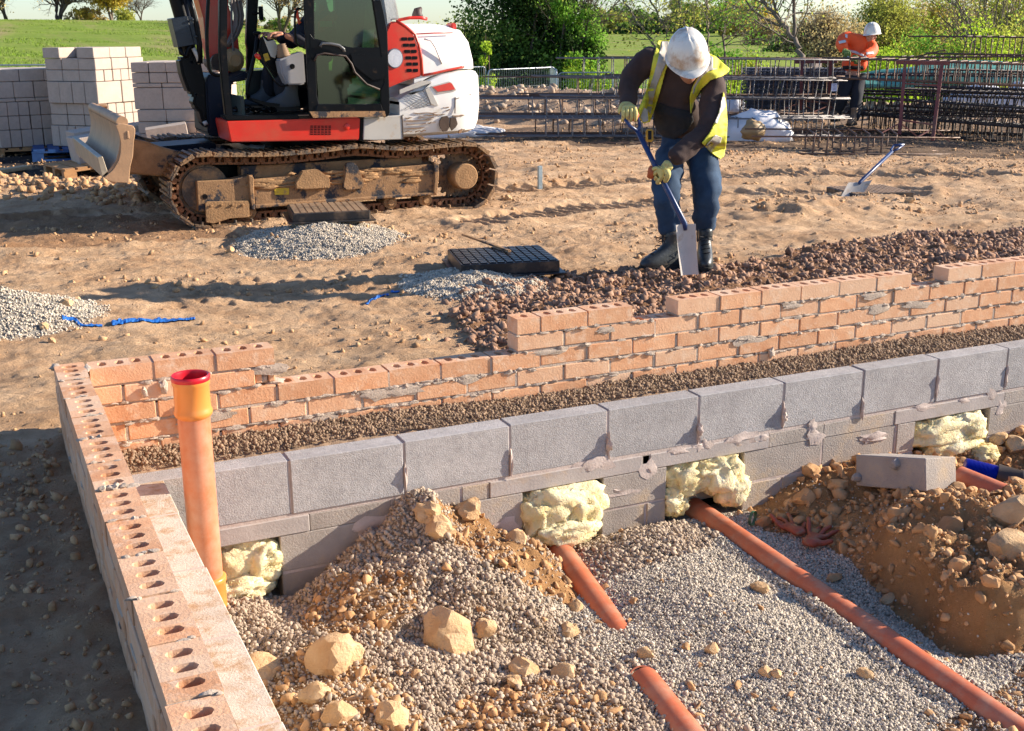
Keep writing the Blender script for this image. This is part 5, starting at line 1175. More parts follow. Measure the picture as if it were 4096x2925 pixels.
# ------------------------------------------------------------- trees
M_bark = mat('grey_bark', (.16, .125, .095), .9, .3, 4, .5, 25)
M_bark2 = mat('brown_bark', (.10, .07, .05), .9, .3, 4, .4, 20)
def leafm(name, col, col2):
    m = mat(name, tuple(v*2.1 for v in col), .8, .2, .6, 0, col2=tuple(v*2.1 for v in col2), island=.45, spec=.12)
    n = m.node_tree.nodes; l = m.node_tree.links; b = n['Principled BSDF']; o = n['Material Output']; t = n.new('ShaderNodeBsdfTranslucent'); x = n.new('ShaderNodeMixShader'); x.inputs[0].default_value = .38
    l.new(b.inputs['Base Color'].links[0].from_socket, t.inputs[0]); l.new(b.outputs[0], x.inputs[1]); l.new(t.outputs[0], x.inputs[2]); l.new(x.outputs[0], o.inputs[0]); return m
ML = {'dark': leafm('dark_leaf', (.012, .026, .007), (.028, .052, .010)), 'green': leafm('green_leaf', (.07, .15, .018), (.14, .24, .03)),
      'lime': leafm('lime_leaf', (.17, .24, .02), (.30, .36, .035)), 'olive': leafm('olive_leaf', (.17, .18, .03), (.26, .25, .05)),
      'gold': leafm('golden_leaf', (.26, .20, .03), (.36, .27, .05)), 'buds': leafm('brown_bud', (.22, .16, .07), (.32, .25, .11)), 'mid': leafm('mid_leaf', (.05, .09, .018), (.10, .15, .03))}
class TB:
    def __init__(s): s.V = []; s.F = []; s.n = 0; s.L = []
    def tube(s, pts, rs, k):
        m = len(pts); pts = np.array(pts); t = np.gradient(pts, axis=0); t /= np.linalg.norm(t, axis=1)[:, None]+1e-9
        a = np.where(np.abs(t[:, 2:3]) < .9, np.array([[0, 0, 1.]]), np.array([[1., 0, 0]])); u = np.cross(t, a); u /= np.linalg.norm(u, axis=1)[:, None]+1e-9; w = np.cross(t, u)
        an = np.arange(k)*2*np.pi/k
        V = pts[:, None]+np.array(rs)[:, None, None]*(np.cos(an)[None, :, None]*u[:, None]+np.sin(an)[None, :, None]*w[:, None]); s.V.append(V.reshape(-1, 3))
        i = np.arange((m-1)*k); r = i//k; c = i % k; c2 = (c+1) % k; s.F.append(np.stack([r*k+c, r*k+c2, (r+1)*k+c2, (r+1)*k+c], -1)+s.n); s.n += m*k
def grow(tb, p, d, L, r, lev, maxlev, rg, spread, up, nb, k=6):
    n = 5 if lev < 2 else 3; pts = [p]; dd = d/np.linalg.norm(d)
    for i in range(n):
        dd = dd+rg.normal(size=3)*.13+np.array((0, 0, up*.08)); dd /= np.linalg.norm(dd); pts.append(pts[-1]+dd*L/n)
    rs = np.linspace(r, r*.45 if lev else r*.6, n+1); tb.tube(pts, rs, max(3, k-lev))
    if lev >= maxlev-1: 
        for q in pts[1:]: tb.L.append(q)
    if lev >= maxlev: return
    c = nb[min(lev, len(nb)-1)]
    for i in range(c):
        f = rg.uniform(.30 if lev else .45, 1.0); j = f*n; a = int(min(j, n-1)); q = pts[a]+(pts[a+1]-pts[a])*(j-a)
        ax = rg.normal(size=3); ax -= dd*np.dot(ax, dd); ax /= np.linalg.norm(ax)+1e-9; ang = rg.uniform(.35, .95)*spread
        nd = dd*math.cos(ang)+ax*math.sin(ang)+np.array((0, 0, up*.15)); grow(tb, q, nd, L*rg.uniform(.55, .8), rs[a]*.62, lev+1, maxlev, rg, spread, up, nb, k)
def leaves(name, P, size, m, parent=None, up=.0, rg=rng):
    n = len(P); Q = rotm(n); q = np.array([[-.5, -.32, 0], [.1, -.42, .05], [.6, 0, 0], [.1, .42, .05]]); s = size*(.6+.8*rg.random(n))
    V = np.einsum('nij,vj->nvi', Q, q)*s[:, None, None]+P[:, None]; F = np.arange(n*4).reshape(-1, 4); return fast(name, V.reshape(-1, 3), F, m, parent)
def tree(name, label, dx, dep, hgt, rad, seed, leaf=None, nleaf=0, lsize=.1, lean=(0, 0), maxlev=4, nb=(7, 5, 4, 3), spread=1.0, up=.6, cl=.35, bark=None, group=None, base=None, trunkf=.35, multi=1, bdy=0, cat='tree'):
    rg = np.random.default_rng(seed); d = atd(dx, 100, dep); z0 = float(HF(d[0], d[1])) if base is None else base
    t = thing(name, label, cat, (d[0], d[1], z0), group); tb = TB()
    for mI in range(multi):
        an = rg.uniform(0, 6.28); dr = np.array((lean[0]+(math.cos(an)*.28 if multi > 1 else 0), lean[1]+(math.sin(an)*.28 if multi > 1 else 0), 1.0))
        o0 = np.array((math.cos(an)*.15*(multi > 1), math.sin(an)*.15*(multi > 1), -.1))
        grow(tb, o0, dr, hgt*(trunkf+.15), rad, 0, maxlev, rg, spread, up, nb)
    fast('trunk', np.concatenate(tb.V), np.concatenate(tb.F), bark or M_bark, t)
    if leaf and nleaf:
        A = np.array(tb.L); i = rg.integers(0, len(A), nleaf); P = A[i]+rg.normal(size=(nleaf, 3))*cl; leaves('crown', P, lsize, ML[leaf], t, rg=rg)
    return t
def bush(name, label, dx, dep, w, h, seed, leaf, n, lsize, group=None, leaf2=None, base=None, clumps=60, depth=None, z0off=0):
    """rounded bush built of many leaf clumps on a few stems"""
    rg = np.random.default_rng(seed); d = atd(dx, 100, dep); z0 = (float(HF(d[0], d[1])) if base is None else base)+z0off
    t = thing(name, label, 'bush', (d[0], d[1], z0), group); depth = depth or w*.7; h = h*(1.0 if dep > 60 else 1.32)
    c = rg.normal(size=(clumps, 3)); c /= np.linalg.norm(c, axis=1)[:, None]; c *= (rg.random(clumps)**.4)[:, None]; c[:, 2] = np.abs(c[:, 2])
    th = YAW; ca, sa = math.cos(-th), math.sin(-th)
    c = c*np.array((w/2*.85, depth/2*.85, h*.85)); rr = rg.uniform(.12, .27, clumps)*min(w, h)
    i = rg.integers(0, clumps, n); v = rg.normal(size=(n, 3)); v /= np.linalg.norm(v, axis=1)[:, None]; P = c[i]+v*(rr[i]*rg.random(n)**.35)[:, None]
    P = P[P[:, 2] > -.1]; P[:, :2] = P[:, :2]@np.array([[ca, sa], [-sa, ca]])
    if leaf2:
        k = rg.random(len(P)) < .5+.5*np.sin(P[:, 0]*2+P[:, 2]*3); leaves('foliage', P[~k], lsize, ML[leaf], t, rg=rg); leaves('foliage', P[k], lsize, ML[leaf2], t, rg=rg)
    else: leaves('foliage', P, lsize, ML[leaf], t, rg=rg)
    tb = TB()
    cc = c.copy(); cc[:, :2] = cc[:, :2]@np.array([[ca, sa], [-sa, ca]])
    for j in range(min(clumps, 26)):
        p0 = np.array((rg.normal()*.12*w, rg.normal()*.1*w, -.2)); pts = [p0, p0*.5+cc[j]*.5+rg.normal(size=3)*.08*w, cc[j], cc[j]*1.15+rg.normal(size=3)*.06*w]; tb.tube(pts, [.05*h/4, .035*h/4, .02*h/4, .006], 4)
    fast('stems', np.concatenate(tb.V), np.concatenate(tb.F), M_bark2, t); return t
# crest of the left hill (depth ~100 m; 26 px per m there)
TG = 'trees along the skyline of the left hill'
tree('bare_tree', 'first bare tree from the left edge on the green hill', 25, 104, 6.5, .16, 1, 'buds', 2500, .14, maxlev=4, nb=(9, 6, 4, 3), cl=.25, multi=2, trunkf=.28, group=TG, bark=M_bark2)
tree('bare_tree', 'wide bare tree with spreading twigs on the hill, second from the left edge', 135, 104, 6.8, .18, 2, 'buds', 2600, .13, maxlev=4, nb=(10, 6, 5, 3), cl=.25, multi=3, trunkf=.24, spread=1.15, group=TG, bark=M_bark2)
tree('leafy_tree', 'round golden green tree on the hill crest left of the raised boom', 250, 104, 4.6, .15, 3, 'gold', 9000, .20, maxlev=3, nb=(10, 7, 5), cl=.40, multi=2, trunkf=.28, spread=1.1, group=TG)
bush('bush', 'low brown hedge between the wide bare tree and the golden tree', 195, 104, 4.5, 1.3, 4, 'buds', 2600, .16, leaf2='gold', group=TG)
bush('bush', 'small olive bush at the right foot of the golden tree', 282, 102, 2.2, 1.4, 5, 'olive', 1600, .14, group=TG)
tree('bare_tree', 'small thin bare tree between the golden tree and the boom cylinder', 322, 104, 3.2, .07, 6, None, maxlev=4, nb=(8, 6, 4, 3), multi=2, trunkf=.25, group=TG, bark=M_bark2)
tree('bare_tree', 'bare tree seen through the front of the cab', 628, 88, 6.0, .14, 7, 'buds', 900, .12, maxlev=4, nb=(9, 6, 5, 3), multi=2, trunkf=.25, spread=1.1, group=TG, bark=M_bark2)
tree('bare_tree', 'thin bare tree in the gap between boom hoses and cab post', 545, 92, 4.5, .09, 8, None, maxlev=4, nb=(8, 5, 4, 3), multi=2, trunkf=.25, group=TG, bark=M_bark2)
bush('bush', 'hedge on the skyline seen low through the cab glass', 620, 92, 9, 1.2, 9, 'buds', 3500, .16, group=TG, leaf2='mid')
# behind the tail of the digger
tree('budding_tree', 'pale budding tree behind the white engine hood', 945, 52, 4.6, .10, 10, 'olive', 5200, .075, maxlev=4, nb=(9, 6, 5, 3), cl=.22, multi=3, trunkf=.22, spread=.9)
bush('bush', 'yellow green bush at the left side of the big dark evergreen', 1035, 40, 2.6, 3.6, 11, 'olive', 9000, .085, leaf2='mid')
bush('evergreen_bush', 'big dark evergreen bush behind the mesh fence', 1165, 41, 5.2, 5.6, 12, 'dark', 60000, .10, clumps=130, leaf2='mid')
bush('bush', 'bright green shrub along the right side of the dark evergreen', 1270, 40, 2.6, 4.6, 13, 'green', 24000, .085, leaf2='dark', clumps=60)
bush('bush', 'lime green bush at the right foot of the dark evergreen', 1295, 38, 1.9, 2.3, 14, 'lime', 8500, .075, leaf2='green')
bush('bush', 'slim lime green sapling in front of the dark evergreen', 1078, 37, .75, 2.6, 15, 'lime', 2300, .08, clumps=22)
WG = 'slender trees beyond the rebar stacks'
tree('willow', 'slender tree rising above the dark evergreen with fine branches', 1235, 42, 6.0, .09, 16, 'green', 2600, .08, lean=(-.3, .0), maxlev=4, nb=(8, 5, 4, 3), cl=.25, trunkf=.45, multi=3, spread=.8, group=WG)
def lean_tree(name, label, pts, dep, rs, seed, leaf='olive', nl=1200, group=WG, twigs=16, tw=1.2, lsize=.07):
    """tree whose trunk line follows the given points"""
    rg = np.random.default_rng(seed); P = [atd(a, b, dep+k*.15) for k, (a, b) in enumerate(pts)]; b0 = P[0].copy(); zz = float(HF(b0[0], b0[1]))
    if b0[2] > zz: P = [np.array((b0[0]+(b0[0]-P[1][0])*.3, b0[1], zz-.1))]+P; rs = [rs[0]*1.15]+list(rs)
    t = thing(name, label, 'tree', (P[0][0], P[0][1], zz), group); o0 = np.array((P[0][0], P[0][1], zz)); P = [p-o0 for p in P]; tb = TB(); Q = []; Rr = []; rs = [r*.62 for r in rs]
    for i in range(len(P)-1):
        for f in np.linspace(0, 1, 5, endpoint=False): Q.append(P[i]*(1-f)+P[i+1]*f+rg.normal(size=3)*.02); Rr.append(rs[i]*(1-f)+rs[i+1]*f)
    Q.append(P[-1]); Rr.append(rs[-1]); tb.tube(Q, Rr, 8)
    for j in range(twigs):
        i = rg.integers(len(Q)//3, len(Q)); d = rg.normal(size=3); d[2] = abs(d[2])*.8+.15; grow(tb, Q[i], d, tw*rg.uniform(.5, 1.3), Rr[i]*.4, 1, 3, rg, 1.0, .3, (0, 5, 4), 5)
    fast('trunk', np.concatenate(tb.V), np.concatenate(tb.F), M_bark, t)
    if nl: A = np.array(tb.L); i = rg.integers(0, len(A), nl); leaves('crown', A[i]+rg.normal(size=(nl, 3))*.15, lsize, ML[leaf], t, rg=rg)
    return t
D_ = 33
lean_tree('willow', 'leaning bare-stemmed tree whose trunk enters from the top left of the shoveller', [(1462, 118), (1440, 80), (1412, 45), (1385, 0), (1370, -40)], D_, [.055, .05, .045, .04, .03], 21, nl=1100)
lean_tree('willow', 'thin tree stem directly left of the white helmet of the shoveller', [(1490, 112), (1478, 70), (1458, 30), (1440, -10), (1425, -60)], D_+1, [.06, .055, .05, .045, .03], 22, nl=900)
lean_tree('willow', 'thin tree stem rising just above the white helmet of the shoveller', [(1530, 110), (1522, 60), (1508, 20), (1500, -30)], D_+1, [.055, .05, .045, .04], 23, nl=900)
lean_tree('willow', 'straight thin tree stem right of the white helmet of the shoveller', [(1572, 140), (1572, 80), (1570, 20), (1572, -50)], D_, [.06, .055, .05, .04], 24, nl=1300, leaf='green')
lean_tree('willow', 'second thin stem right of the shoveller, next to the yellow green thicket', [(1610, 130), (1607, 80), (1612, 40), (1614, -30)], D_+2, [.06, .055, .05, .04], 25, nl=1500, leaf='green')
lt_ = lean_tree('forked_tree', 'tall leaning grey tree with a forked trunk near the red trestle', [(1788, 142), (1772, 105), (1750, 70), (1722, 35), (1695, 5), (1672, -35)], 30, [.11, .105, .095, .08, .07, .05], 26, nl=900, group=None, leaf='olive', twigs=18)
rg_ = np.random.default_rng(5); tb = TB(); o0 = np.array(lt_.location)
for pts, r0 in (([(1762, 90), (1765, 60), (1763, 30), (1764, -40)], .06), ([(1745, 62), (1725, 55), (1695, 40), (1668, 20), (1650, -10)], .035), ([(1735, 50), (1722, 20), (1712, -20)], .045)):
    Q = [atd(a, b, 30.6)-o0 for a, b in pts]; tb.tube(Q, np.linspace(r0, r0*.6, len(Q)), 7)
    for j in range(6): grow(tb, Q[rg_.integers(1, len(Q))], rg_.normal(size=3)+np.array((0, 0, .8)), .9, r0*.4, 1, 3, rg_, 1., .3, (0, 4, 3), 5)
fast('limb', np.concatenate(tb.V), np.concatenate(tb.F), M_bark, lt_)
YG = 'yellow green bushes behind the rebar'
for i, (dx, dep, w, h, lf, l2, n, lab) in enumerate(((1395, 38, 3.2, 1.4, 'green', 'lime', 7000, 'low green shrub below the open field, left of the shoveller'),
    (1600, 36, 2.6, 2.3, 'lime', 'green', 11000, 'yellow green bush directly right of the shoveller'), (1650, 37, 2.4, 2.0, 'olive', 'lime', 9000, 'loose olive bush left of the forked tree'),
    (1960, 34, 2.8, 2.2, 'lime', 'lime', 15000, 'bright yellow green bush right of the orange-jacketed man'), (2070, 37, 3.6, 2.7, 'olive', 'green', 12000, 'olive thicket behind the tallest rebar cage'),
    (2190, 36, 3.4, 2.9, 'olive', 'lime', 12000, 'brownish green thicket near the right edge'), (2290, 38, 3.4, 3.1, 'green', 'olive', 9000, 'green thicket cut by the right edge'))):
    bush('bush', lab, dx, dep, w, h, 60+i, lf, n, .075, YG, leaf2=l2, clumps=70)
# hedgerow trees far across the field
FG = 'far trees beyond the field'
far = [(1340, 190, 9, 5, 'olive'), (1385, 200, 10, 6, 'mid'), (1430, 210, 9, 4.6, 'mid'), (1490, 200, 10, 6.5, 'mid'), (1560, 200, 12, 6, 'olive'), (1620, 190, 11, 7, 'olive'), (1660, 170, 9, 6.5, 'gold')]
fl = ['far olive tree at the left end of the distant hedge', 'far green tree, second from the left in the distant hedge', 'low far tree just left of the leaning willow', 'far dark tree behind the thin stems left of the helmet', 'far wide tree above the helmet of the shoveller', 'far olive tree between the two thin stems', 'far golden tree left of the forked tree']
for i, (dx, dep, w, h, lf) in enumerate(far): bush('far_tree', fl[i], dx, dep, w, h, 80+i, lf, 4500, .38, FG, clumps=40, z0off=-.6)
bush('hedge', 'long dark hedge line at the far end of the bright green field', 1450, 185, 30, 2.0, 99, 'dark', 9000, .4, None, clumps=90, depth=4, leaf2='mid')
rt = [(1812, 75, 4.6, 'buds', 'bare round tree right of the forked tree', 5200), (1872, 72, 3.7, 'buds', 'smaller brown bare tree left of the helmet of the man in orange', 4200), (1960, 80, 5.8, 'olive', 'large round olive tree behind the man in orange', 12000)]
for i, (dx, dep, h, lf, lab, n) in enumerate(rt): tree('round_tree', lab, dx, dep, h*1.15, .16, 110+i, lf, n, .13, maxlev=4, nb=(10, 6, 5, 3), cl=.35, multi=3, trunkf=.22, spread=1.1, up=.3, group='round trees in the field to the right', bark=M_bark2)
for i, (dx, dep, w, h, lf, lab) in enumerate(((2040, 120, 9, 6.0, 'buds', 'brown far tree crown behind the olive tree'), (2110, 95, 9, 6.0, 'olive', 'wide olive tree crown near the upper right'), (2180, 85, 8, 6.2, 'buds', 'brownish tree crown left of the last right-hand tree'), (2250, 80, 8, 6.6, 'olive', 'tall olive tree crown at the upper right corner'), (1700, 130, 6, 3.5, 'buds', 'brown far shrub behind the forked tree'), (1745, 110, 5, 2.0, 'mid', 'dark hedge at the foot of the forked tree'), (1900, 100, 12, 2.2, 'mid', 'dark low hedge behind the legs of the round trees'), (2330, 85, 8, 6, 'olive', 'olive tree crown past the right edge'))):
    bush('far_tree', lab, dx, dep, w, h, 130+i, lf, 7000, .20, 'crowns at the upper right', clumps=60, leaf2='gold' if i in (1,) else None)
tree('willow', 'tall slender tree with whip-like branches at the upper right', 2200, 42, 6.2, .07, 150, 'lime', 1800, .07, maxlev=4, nb=(7, 5, 4, 3), cl=.2, trunkf=.4, multi=3, spread=.7)
# ------------------------------------------------------------- soil berm behind the rebar
BERM = [tuple(atz(a, b, GZ)[:2]) for a, b in ((860, 262), (1080, 258), (1250, 262), (1420, 266))]
BERM2 = [tuple(atz(a, b, GZ)[:2]) for a, b in ((1420, 262), (1700, 262), (2000, 268), (2330, 268))]
def HB(x, y):
    d = seg_dist(x, y, BERM)+.25*fbm(x*.8, y*.8, 3, 91); d2 = seg_dist(x, y, BERM2)+.2*fbm(x*.8, y*.8, 3, 92)
    return GZ-.15+np.maximum((.68)*np.clip(1-d/2.1, 0, 1)**.8, .42*np.clip(1-d2/1.8, 0, 1)**.8)+.06*fbm(x*3, y*3, 3, 93)
xs = np.arange(2, 27, .07); ys = np.arange(7, 27, .07); X, Y = np.meshgrid(xs, ys, indexing='ij'); Z = HB(X, Y); F = gridF(*X.shape); zm = Z.ravel()[F].max(1); F = F[zm > GZ-.02]
M_berm = mat('berm_soil', (.30, .18, .10), .97, .25, 3, .8, 25, col2=(.42, .28, .17), dist=.03)
tag(fast('soil_berm', np.stack([X, Y, Z], -1).reshape(-1, 3), F, M_berm, smooth=True), kind='structure')
n = 26000; x = rng.uniform(2, 27, n); y = rng.uniform(7, 27, n); z = HB(x, y); k = z > GZ+.02; x, y, z = x[k], y[k], z[k]; s = .02+.09*rng.random(len(x))**5
tag(stones('berm_stones', np.stack([x, y, z+s*.2], -1), s, mat('berm_stone', (.34, .23, .15), .9, .2, 5, .3, 40, island=.3, col2=(.46, .36, .26)), 1, .8, .25), 'stones and lumps over the long soil berm behind the rebar', 'stones', kind='stuff')
# ------------------------------------------------------------- temporary mesh fence
FENG = 'temporary mesh fence panels'
def fence_panel(label, a, b, ztop, h=1.9, n=60):
    """a, b: ground xy of both ends; top at ztop"""
    a = np.array(a, float); b = np.array(b, float); t = thing('fence_panel', label, 'fence panel', (a[0], a[1], ztop-h), FENG); L = np.linalg.norm(b-a); u = (b-a)/L
    f = lambda s_, z: (u[0]*s_, u[1]*s_, z)
    o = MB(); r = .10; o.tube([f(0, -.1), f(0, h-r), f(.03, h-.03), f(r, h), f(L-r, h), f(L-.03, h-.03), f(L, h-r), f(L, -.1)], .021, 8); o.tube([f(0, .12), f(L, .12)], .018, 8); o.build('frame', M_galv, t, smooth=True)
    o = MB(); m = int(L/.075)
    for i in range(1, m): o.bar(f(L*i/m, .12), f(L*i/m, h), .005, .005)
    for z in np.arange(.35, h, .26): o.bar(f(0, z), f(L, z), .005, .005)
    o.build('mesh_infill', M_galv, t)
    return t
def pxg(dx, dy, dep): p = atd(dx, dy, dep); return p[:2], p[2]
FD = 34.
for (x0, y0_, d0), (x1, y1_, d1), lab in (((985, 150, 33), (1078, 150, 34), 'mesh fence panel partly hidden by the tail of the digger'), ((1084, 154, 34), (1232, 151, 36), 'mesh fence panel right of the tail of the digger, in front of the dark evergreen'),
        ((1222, 151, 37), (1236, 152, 33.5), 'mesh fence panel seen almost edge on'), ((1240, 160, 36), (1360, 163, 36), 'mesh fence panel behind the left end of the rebar stack'), ((1362, 163, 36), (1500, 166, 37), 'mesh fence panel behind the left arm of the shoveller')):
    A, za = pxg(x0, y0_, d0); B_, zb_ = pxg(x1, y1_, d1); fence_panel(lab, A, B_, (za+zb_)/2)
for (x0, y0_), (x1, y1_), lab in (((-60, 144), (108, 146), 'mesh fence panel behind the block stacks at the left edge'), ((110, 146), (318, 149), 'mesh fence panel behind the tallest block stack'), ((320, 149), (470, 152), 'mesh fence panel between the tallest stack and the digger arm'), ((480, 152), (640, 155), 'mesh fence panel behind the digger cab')):
    A, za = pxg(x0, y0_, 29); B_, zb_ = pxg(x1, y1_, 29); fence_panel(lab, A, B_, (za+zb_)/2, 1.5)
# ------------------------------------------------------------- block stacks and pallets
def pallet(name, label, c, rz, size=(1.2, 1.0, .145), m=M_wood, cat='pallet'):
    t = thing(name, label, cat, c, None, rz); L, W, H = size
    o = MB()
    for i in range(7): o.box((-L/2+L*(i+.5)/7, 0, H-.011), (L/7*.78, W, .022))
    o.build('top_boards', m, t)
    o = MB()
    for j in (-1, 0, 1): o.box((0, j*(W/2-.05), H-.033), (L, .10, .02)); 
    for i in (-1, 0, 1):
        for j in (-1, 0, 1): o.box((i*(L/2-.07), j*(W/2-.05), H*.5-.01), (.14, .095, H-.066))
    o.build('bearers', m, t)
    o = MB()
    for j in (-1, 0, 1): o.box((0, j*(W/2-.05), .011), (L, .1, .022))
    o.build('bottom_boards', m, t)
    return t
M_stk = mat('stacked_block', (.44, .355, .29), .95, .10, 6, .6, 60, island=.10, dist=.006, grunge=.25)
_bm = {}
def block(c, dims, rz, label, group, tilt=(0, 0)):
    key = tuple(round(d, 3) for d in dims)
    if key not in _bm: _bm[key] = MB().box((0, 0, 0), dims).build('concrete_block', M_stk, bevel=.006).data; bpy.data.objects.remove([o for o in bpy.data.objects if o.data == _bm[key]][0])
    o = bpy.data.objects.new('concrete_block', _bm[key]); link(o); o.location = c; o.rotation_euler = (tilt[0], tilt[1], rz); return tag(o, label, 'concrete block', group)
def stack(corner, rz, layers, label, group, size=(.92, .92)):
    """corner: nearest bottom corner; local +u to the right-back, +v to the left-back; layers: (height, nu, nv, du, dv)"""
    u = np.array((math.cos(rz), math.sin(rz), 0)); v = np.array((-math.sin(rz), math.cos(rz), 0)); z = corner[2]; nl = len(layers)
    for k, (h, nu, nv, du, dv, skip) in enumerate(layers):
        U, W = size; a = U/nu; b = W/nv
        for i in range(nu):
            for j in range(nv):
                if 0 < i < nu-1 and 0 < j < nv-1 and k < nl-1: continue
                if (i, j) in skip: continue
                c = np.array(corner)+u*(du+a*(i+.5)+jit(.004))+v*(dv+b*(j+.5)+jit(.004)); block((c[0], c[1], z+h/2), (a-.008, b-.008, h-.006), rz+jit(.008), label, group)
        z += h
BG = 'grey concrete blocks stacked on pallets'
# tallest stack, corner towards the camera
zf = lambda z: zoomer(0, 150, 2.4986)
Z6 = zoomer(0, 150, 2.4986)
def cornerpx(X_, Y_, dep): return atd(*Z6(X_, Y_), dep)
dT = 15.3
cn = cornerpx(985, 1105, dT); cn = cn+_rt*.05
rzT = R(38)
lay = [(.27, 2, 6, 0, 0, ()), (.14, 6, 3, .03, 0, ()), (.145, 6, 3, .03, .0, ()), (.275, 2, 4, -.02, -.03, ()), (.145, 6, 3, .02, 0, ()), (.145, 3, 3, .02, 0, ()), (.135, 3, 3, 0, .0, ((0, 1),))]
stack(cn, rzT+R(4), lay, 'concrete block in the tallest stack, on the blue pallet', BG, (.92, .84))
pq = cornerpx(355, 1245, 15.1); pallet('blue_pallet', 'blue painted wooden pallet under the tallest block stack', (pq[0]+.62, pq[1]+.52, cn[2]-.152), R(-3), (1.25, 1.0, .148), m=M_woodblue)
# left stack
c2 = cornerpx(8, 1110, 15.6); stack(c2, R(8), [(.23, 9, 2, 0, 0, ()), (.18, 9, 2, 0, 0, ()), (.18, 9, 2, 0, 0, ()), (.05, 5, 2, 0, 0, ()), (.21, 5, 2, 0, 0, ()), (.16, 4, 2, .02, 0, ())], 'concrete block in the broad stack at the left edge', BG, (1.25, 1.0))
pallet('pallet', 'plain wooden pallet under the block stack at the left edge', (c2[0]+.5, c2[1]+.5, c2[2]-.15), 0)
c2b = cornerpx(-250, 1110, 15.8); stack(c2b, R(8), [(.23, 4, 2, 0, 0, ()), (.21, 4, 2, 0, 0, ()), (.21, 4, 2, 0, 0, ()), (.23, 4, 2, 0, 0, ())], 'concrete block in the stack cut off by the left edge', BG, (.95, 1.0))
# stack behind, between tall stack and digger arm
c3 = cornerpx(1800, 940, 17.3); stack(c3, R(68), [(.20, 2, 6, 0, 0, ()), (.24, 2, 6, 0, 0, ()), (.03, 2, 3, 0, 0, ()), (.24, 2, 6, 0, 0, ()), (.24, 2, 6, 0, 0, ())], 'concrete block in the shaded rear stack right of the tallest stack', BG, (.9, 1.1))
# stack behind the digger arm
c4 = cornerpx(2290, 1200, 14.0); stack(c4, R(66), [(.14, 3, 3, 0, 0, ()), (.14, 3, 3, 0, 0, ()), (.14, 3, 3, .03, .03, ()), (.14, 3, 3, .03, .03, ()), (.25, 2, 3, .05, .06, ()), (.05, 3, 3, .05, .06, ()), (.12, 3, 5, .05, .06, ()), (.12, 3, 5, .05, .06, ())], 'concrete block in the stack behind the digger boom and bracket', BG, (.95, 1.02))
# tipped layers lying against the tall stack
TG2 = 'concrete blocks toppled beside the tallest stack'
def tipped(Xa, Ya, dep, dims, rz, tl, lab): c = atd(*Z6(Xa, Ya), dep); block(c, dims, rz, lab, TG2, tl)
ty = -.10
for i, (X_, Y_) in enumerate(((860, 990), (1060, 970), (1260, 950), (1420, 925), (1530, 905))):
    tipped(X_, Y_, 14.2+i*.12, (.36 if i < 3 else .26, .42, .17), R(8), (0, -.12), 'toppled concrete block in the upper tilted row behind the blade')
for i, (X_, Y_) in enumerate(((900, 1130), (1060, 1110), (1250, 1070), (1440, 1040))):
    tipped(X_, Y_, 13.9+i*.1, (.38, .42, .36 if i < 2 else .22), R(8), (0, -.13), 'toppled concrete block in the lower tilted row behind the blade')
tipped(1680, 1010, 13.7, (.46, .34, .30), R(-8), (0, -.13), 'large bright toppled concrete block standing out right of the blade')
pp = atd(*Z6(870, 1310), 13.5); pallet('pallet', 'tilted brown wooden pallet on the ground behind the dozer blade', (pp[0]+.15, pp[1]+.35, pp[2]-.10), R(12), (1.0, .8, .15)).rotation_euler[1] = -.07
o = MB(); a = atz(-20, 383, -.40); b = atz(62, 371, -.40); o.bar(a, b, .13, .045); tag(o.build('timber_offcut', M_palewood, bevel=.004), 'pale timber board lying on the black ground at the left edge', 'timber')
o = MB(); a = atd(*Z6(940, 1225), 13.1); b = atd(*Z6(1005, 1330), 12.9); o.bar(a, b, .03, .01); tag(o.build('timber_offcut', mat('green_white_strip', (.35, .42, .33), .7)), 'thin pale green strip leaning beside the dozer blade', 'strip')

# ------------------------------------------------------------- manhole covers
M_cov = mat('dusty_cover_plastic', (.055, .045, .038), .55, .3, 6, .2, 40, dirt=(.36, .23, .13), dthr=.40, dscale=5, dsoft=.12)
M_cov2 = mat('dusty_frame_plastic', (.02, .02, .021), .4, .3, 6, .1, 40, dirt=(.22, .14, .08), dthr=.62, dscale=5, dsoft=.12)
def manhole(label, c, rz, w, d, zt, th, rr, dusty=True, ringh=.10, tilt=0):
    t = thing('manhole_cover', label, 'manhole cover', c, 'square black manhole covers and frames', rz)
    t.rotation_euler = (0, tilt, rz)
    o = MB(); o.box((0, 0, zt-.012), (w-.02, d-.02, .02)); nx, ny = 11, 9
    for i in range(nx):
        for j in range(ny): o.box((-w/2+w*(i+.5)/nx*.985+.003, -d/2+d*(j+.5)/ny*.985+.003, zt+.002), (w/nx*.74, d/ny*.70, .009))
    o.build('lid', M_cov if dusty else M_black, t, bevel=0)
    o = MB()
    for (a, b, s) in (((-w/2, -d/2), (w/2, -d/2), 0), ((w/2, -d/2), (w/2, d/2), 0), ((w/2, d/2), (-w/2, d/2), 0), ((-w/2, d/2), (-w/2, -d/2), 0)): o.bar((a[0], a[1], zt-th/2), (b[0], b[1], zt-th/2), .014, th)
    o.span((-w/2-.045, -d/2-.045, zt-th-.012), (w/2+.045, d/2+.045, zt-th)); o.build('frame', M_cov2, t, bevel=.003)
    o = MB(); prof(o, [(rr*.9, zt-th-.01), (rr, zt-th-.015), (rr, zt-th-ringh*.35), (rr+.025, zt-th-ringh*.38), (rr+.03, zt-th-ringh*.5), (rr, zt-th-ringh*.55), (rr*.985, zt-th-ringh*.8), (rr+.03, zt-th-ringh*.85), (rr+.03, zt-th-ringh), (rr-.02, zt-th-ringh*1.05), (rr-.02, zt-th-.4)], 40); o.build('riser_ring', M_cov2, t, smooth=True, ang=50)
    return t
def hz(m): return float(HS(*m))
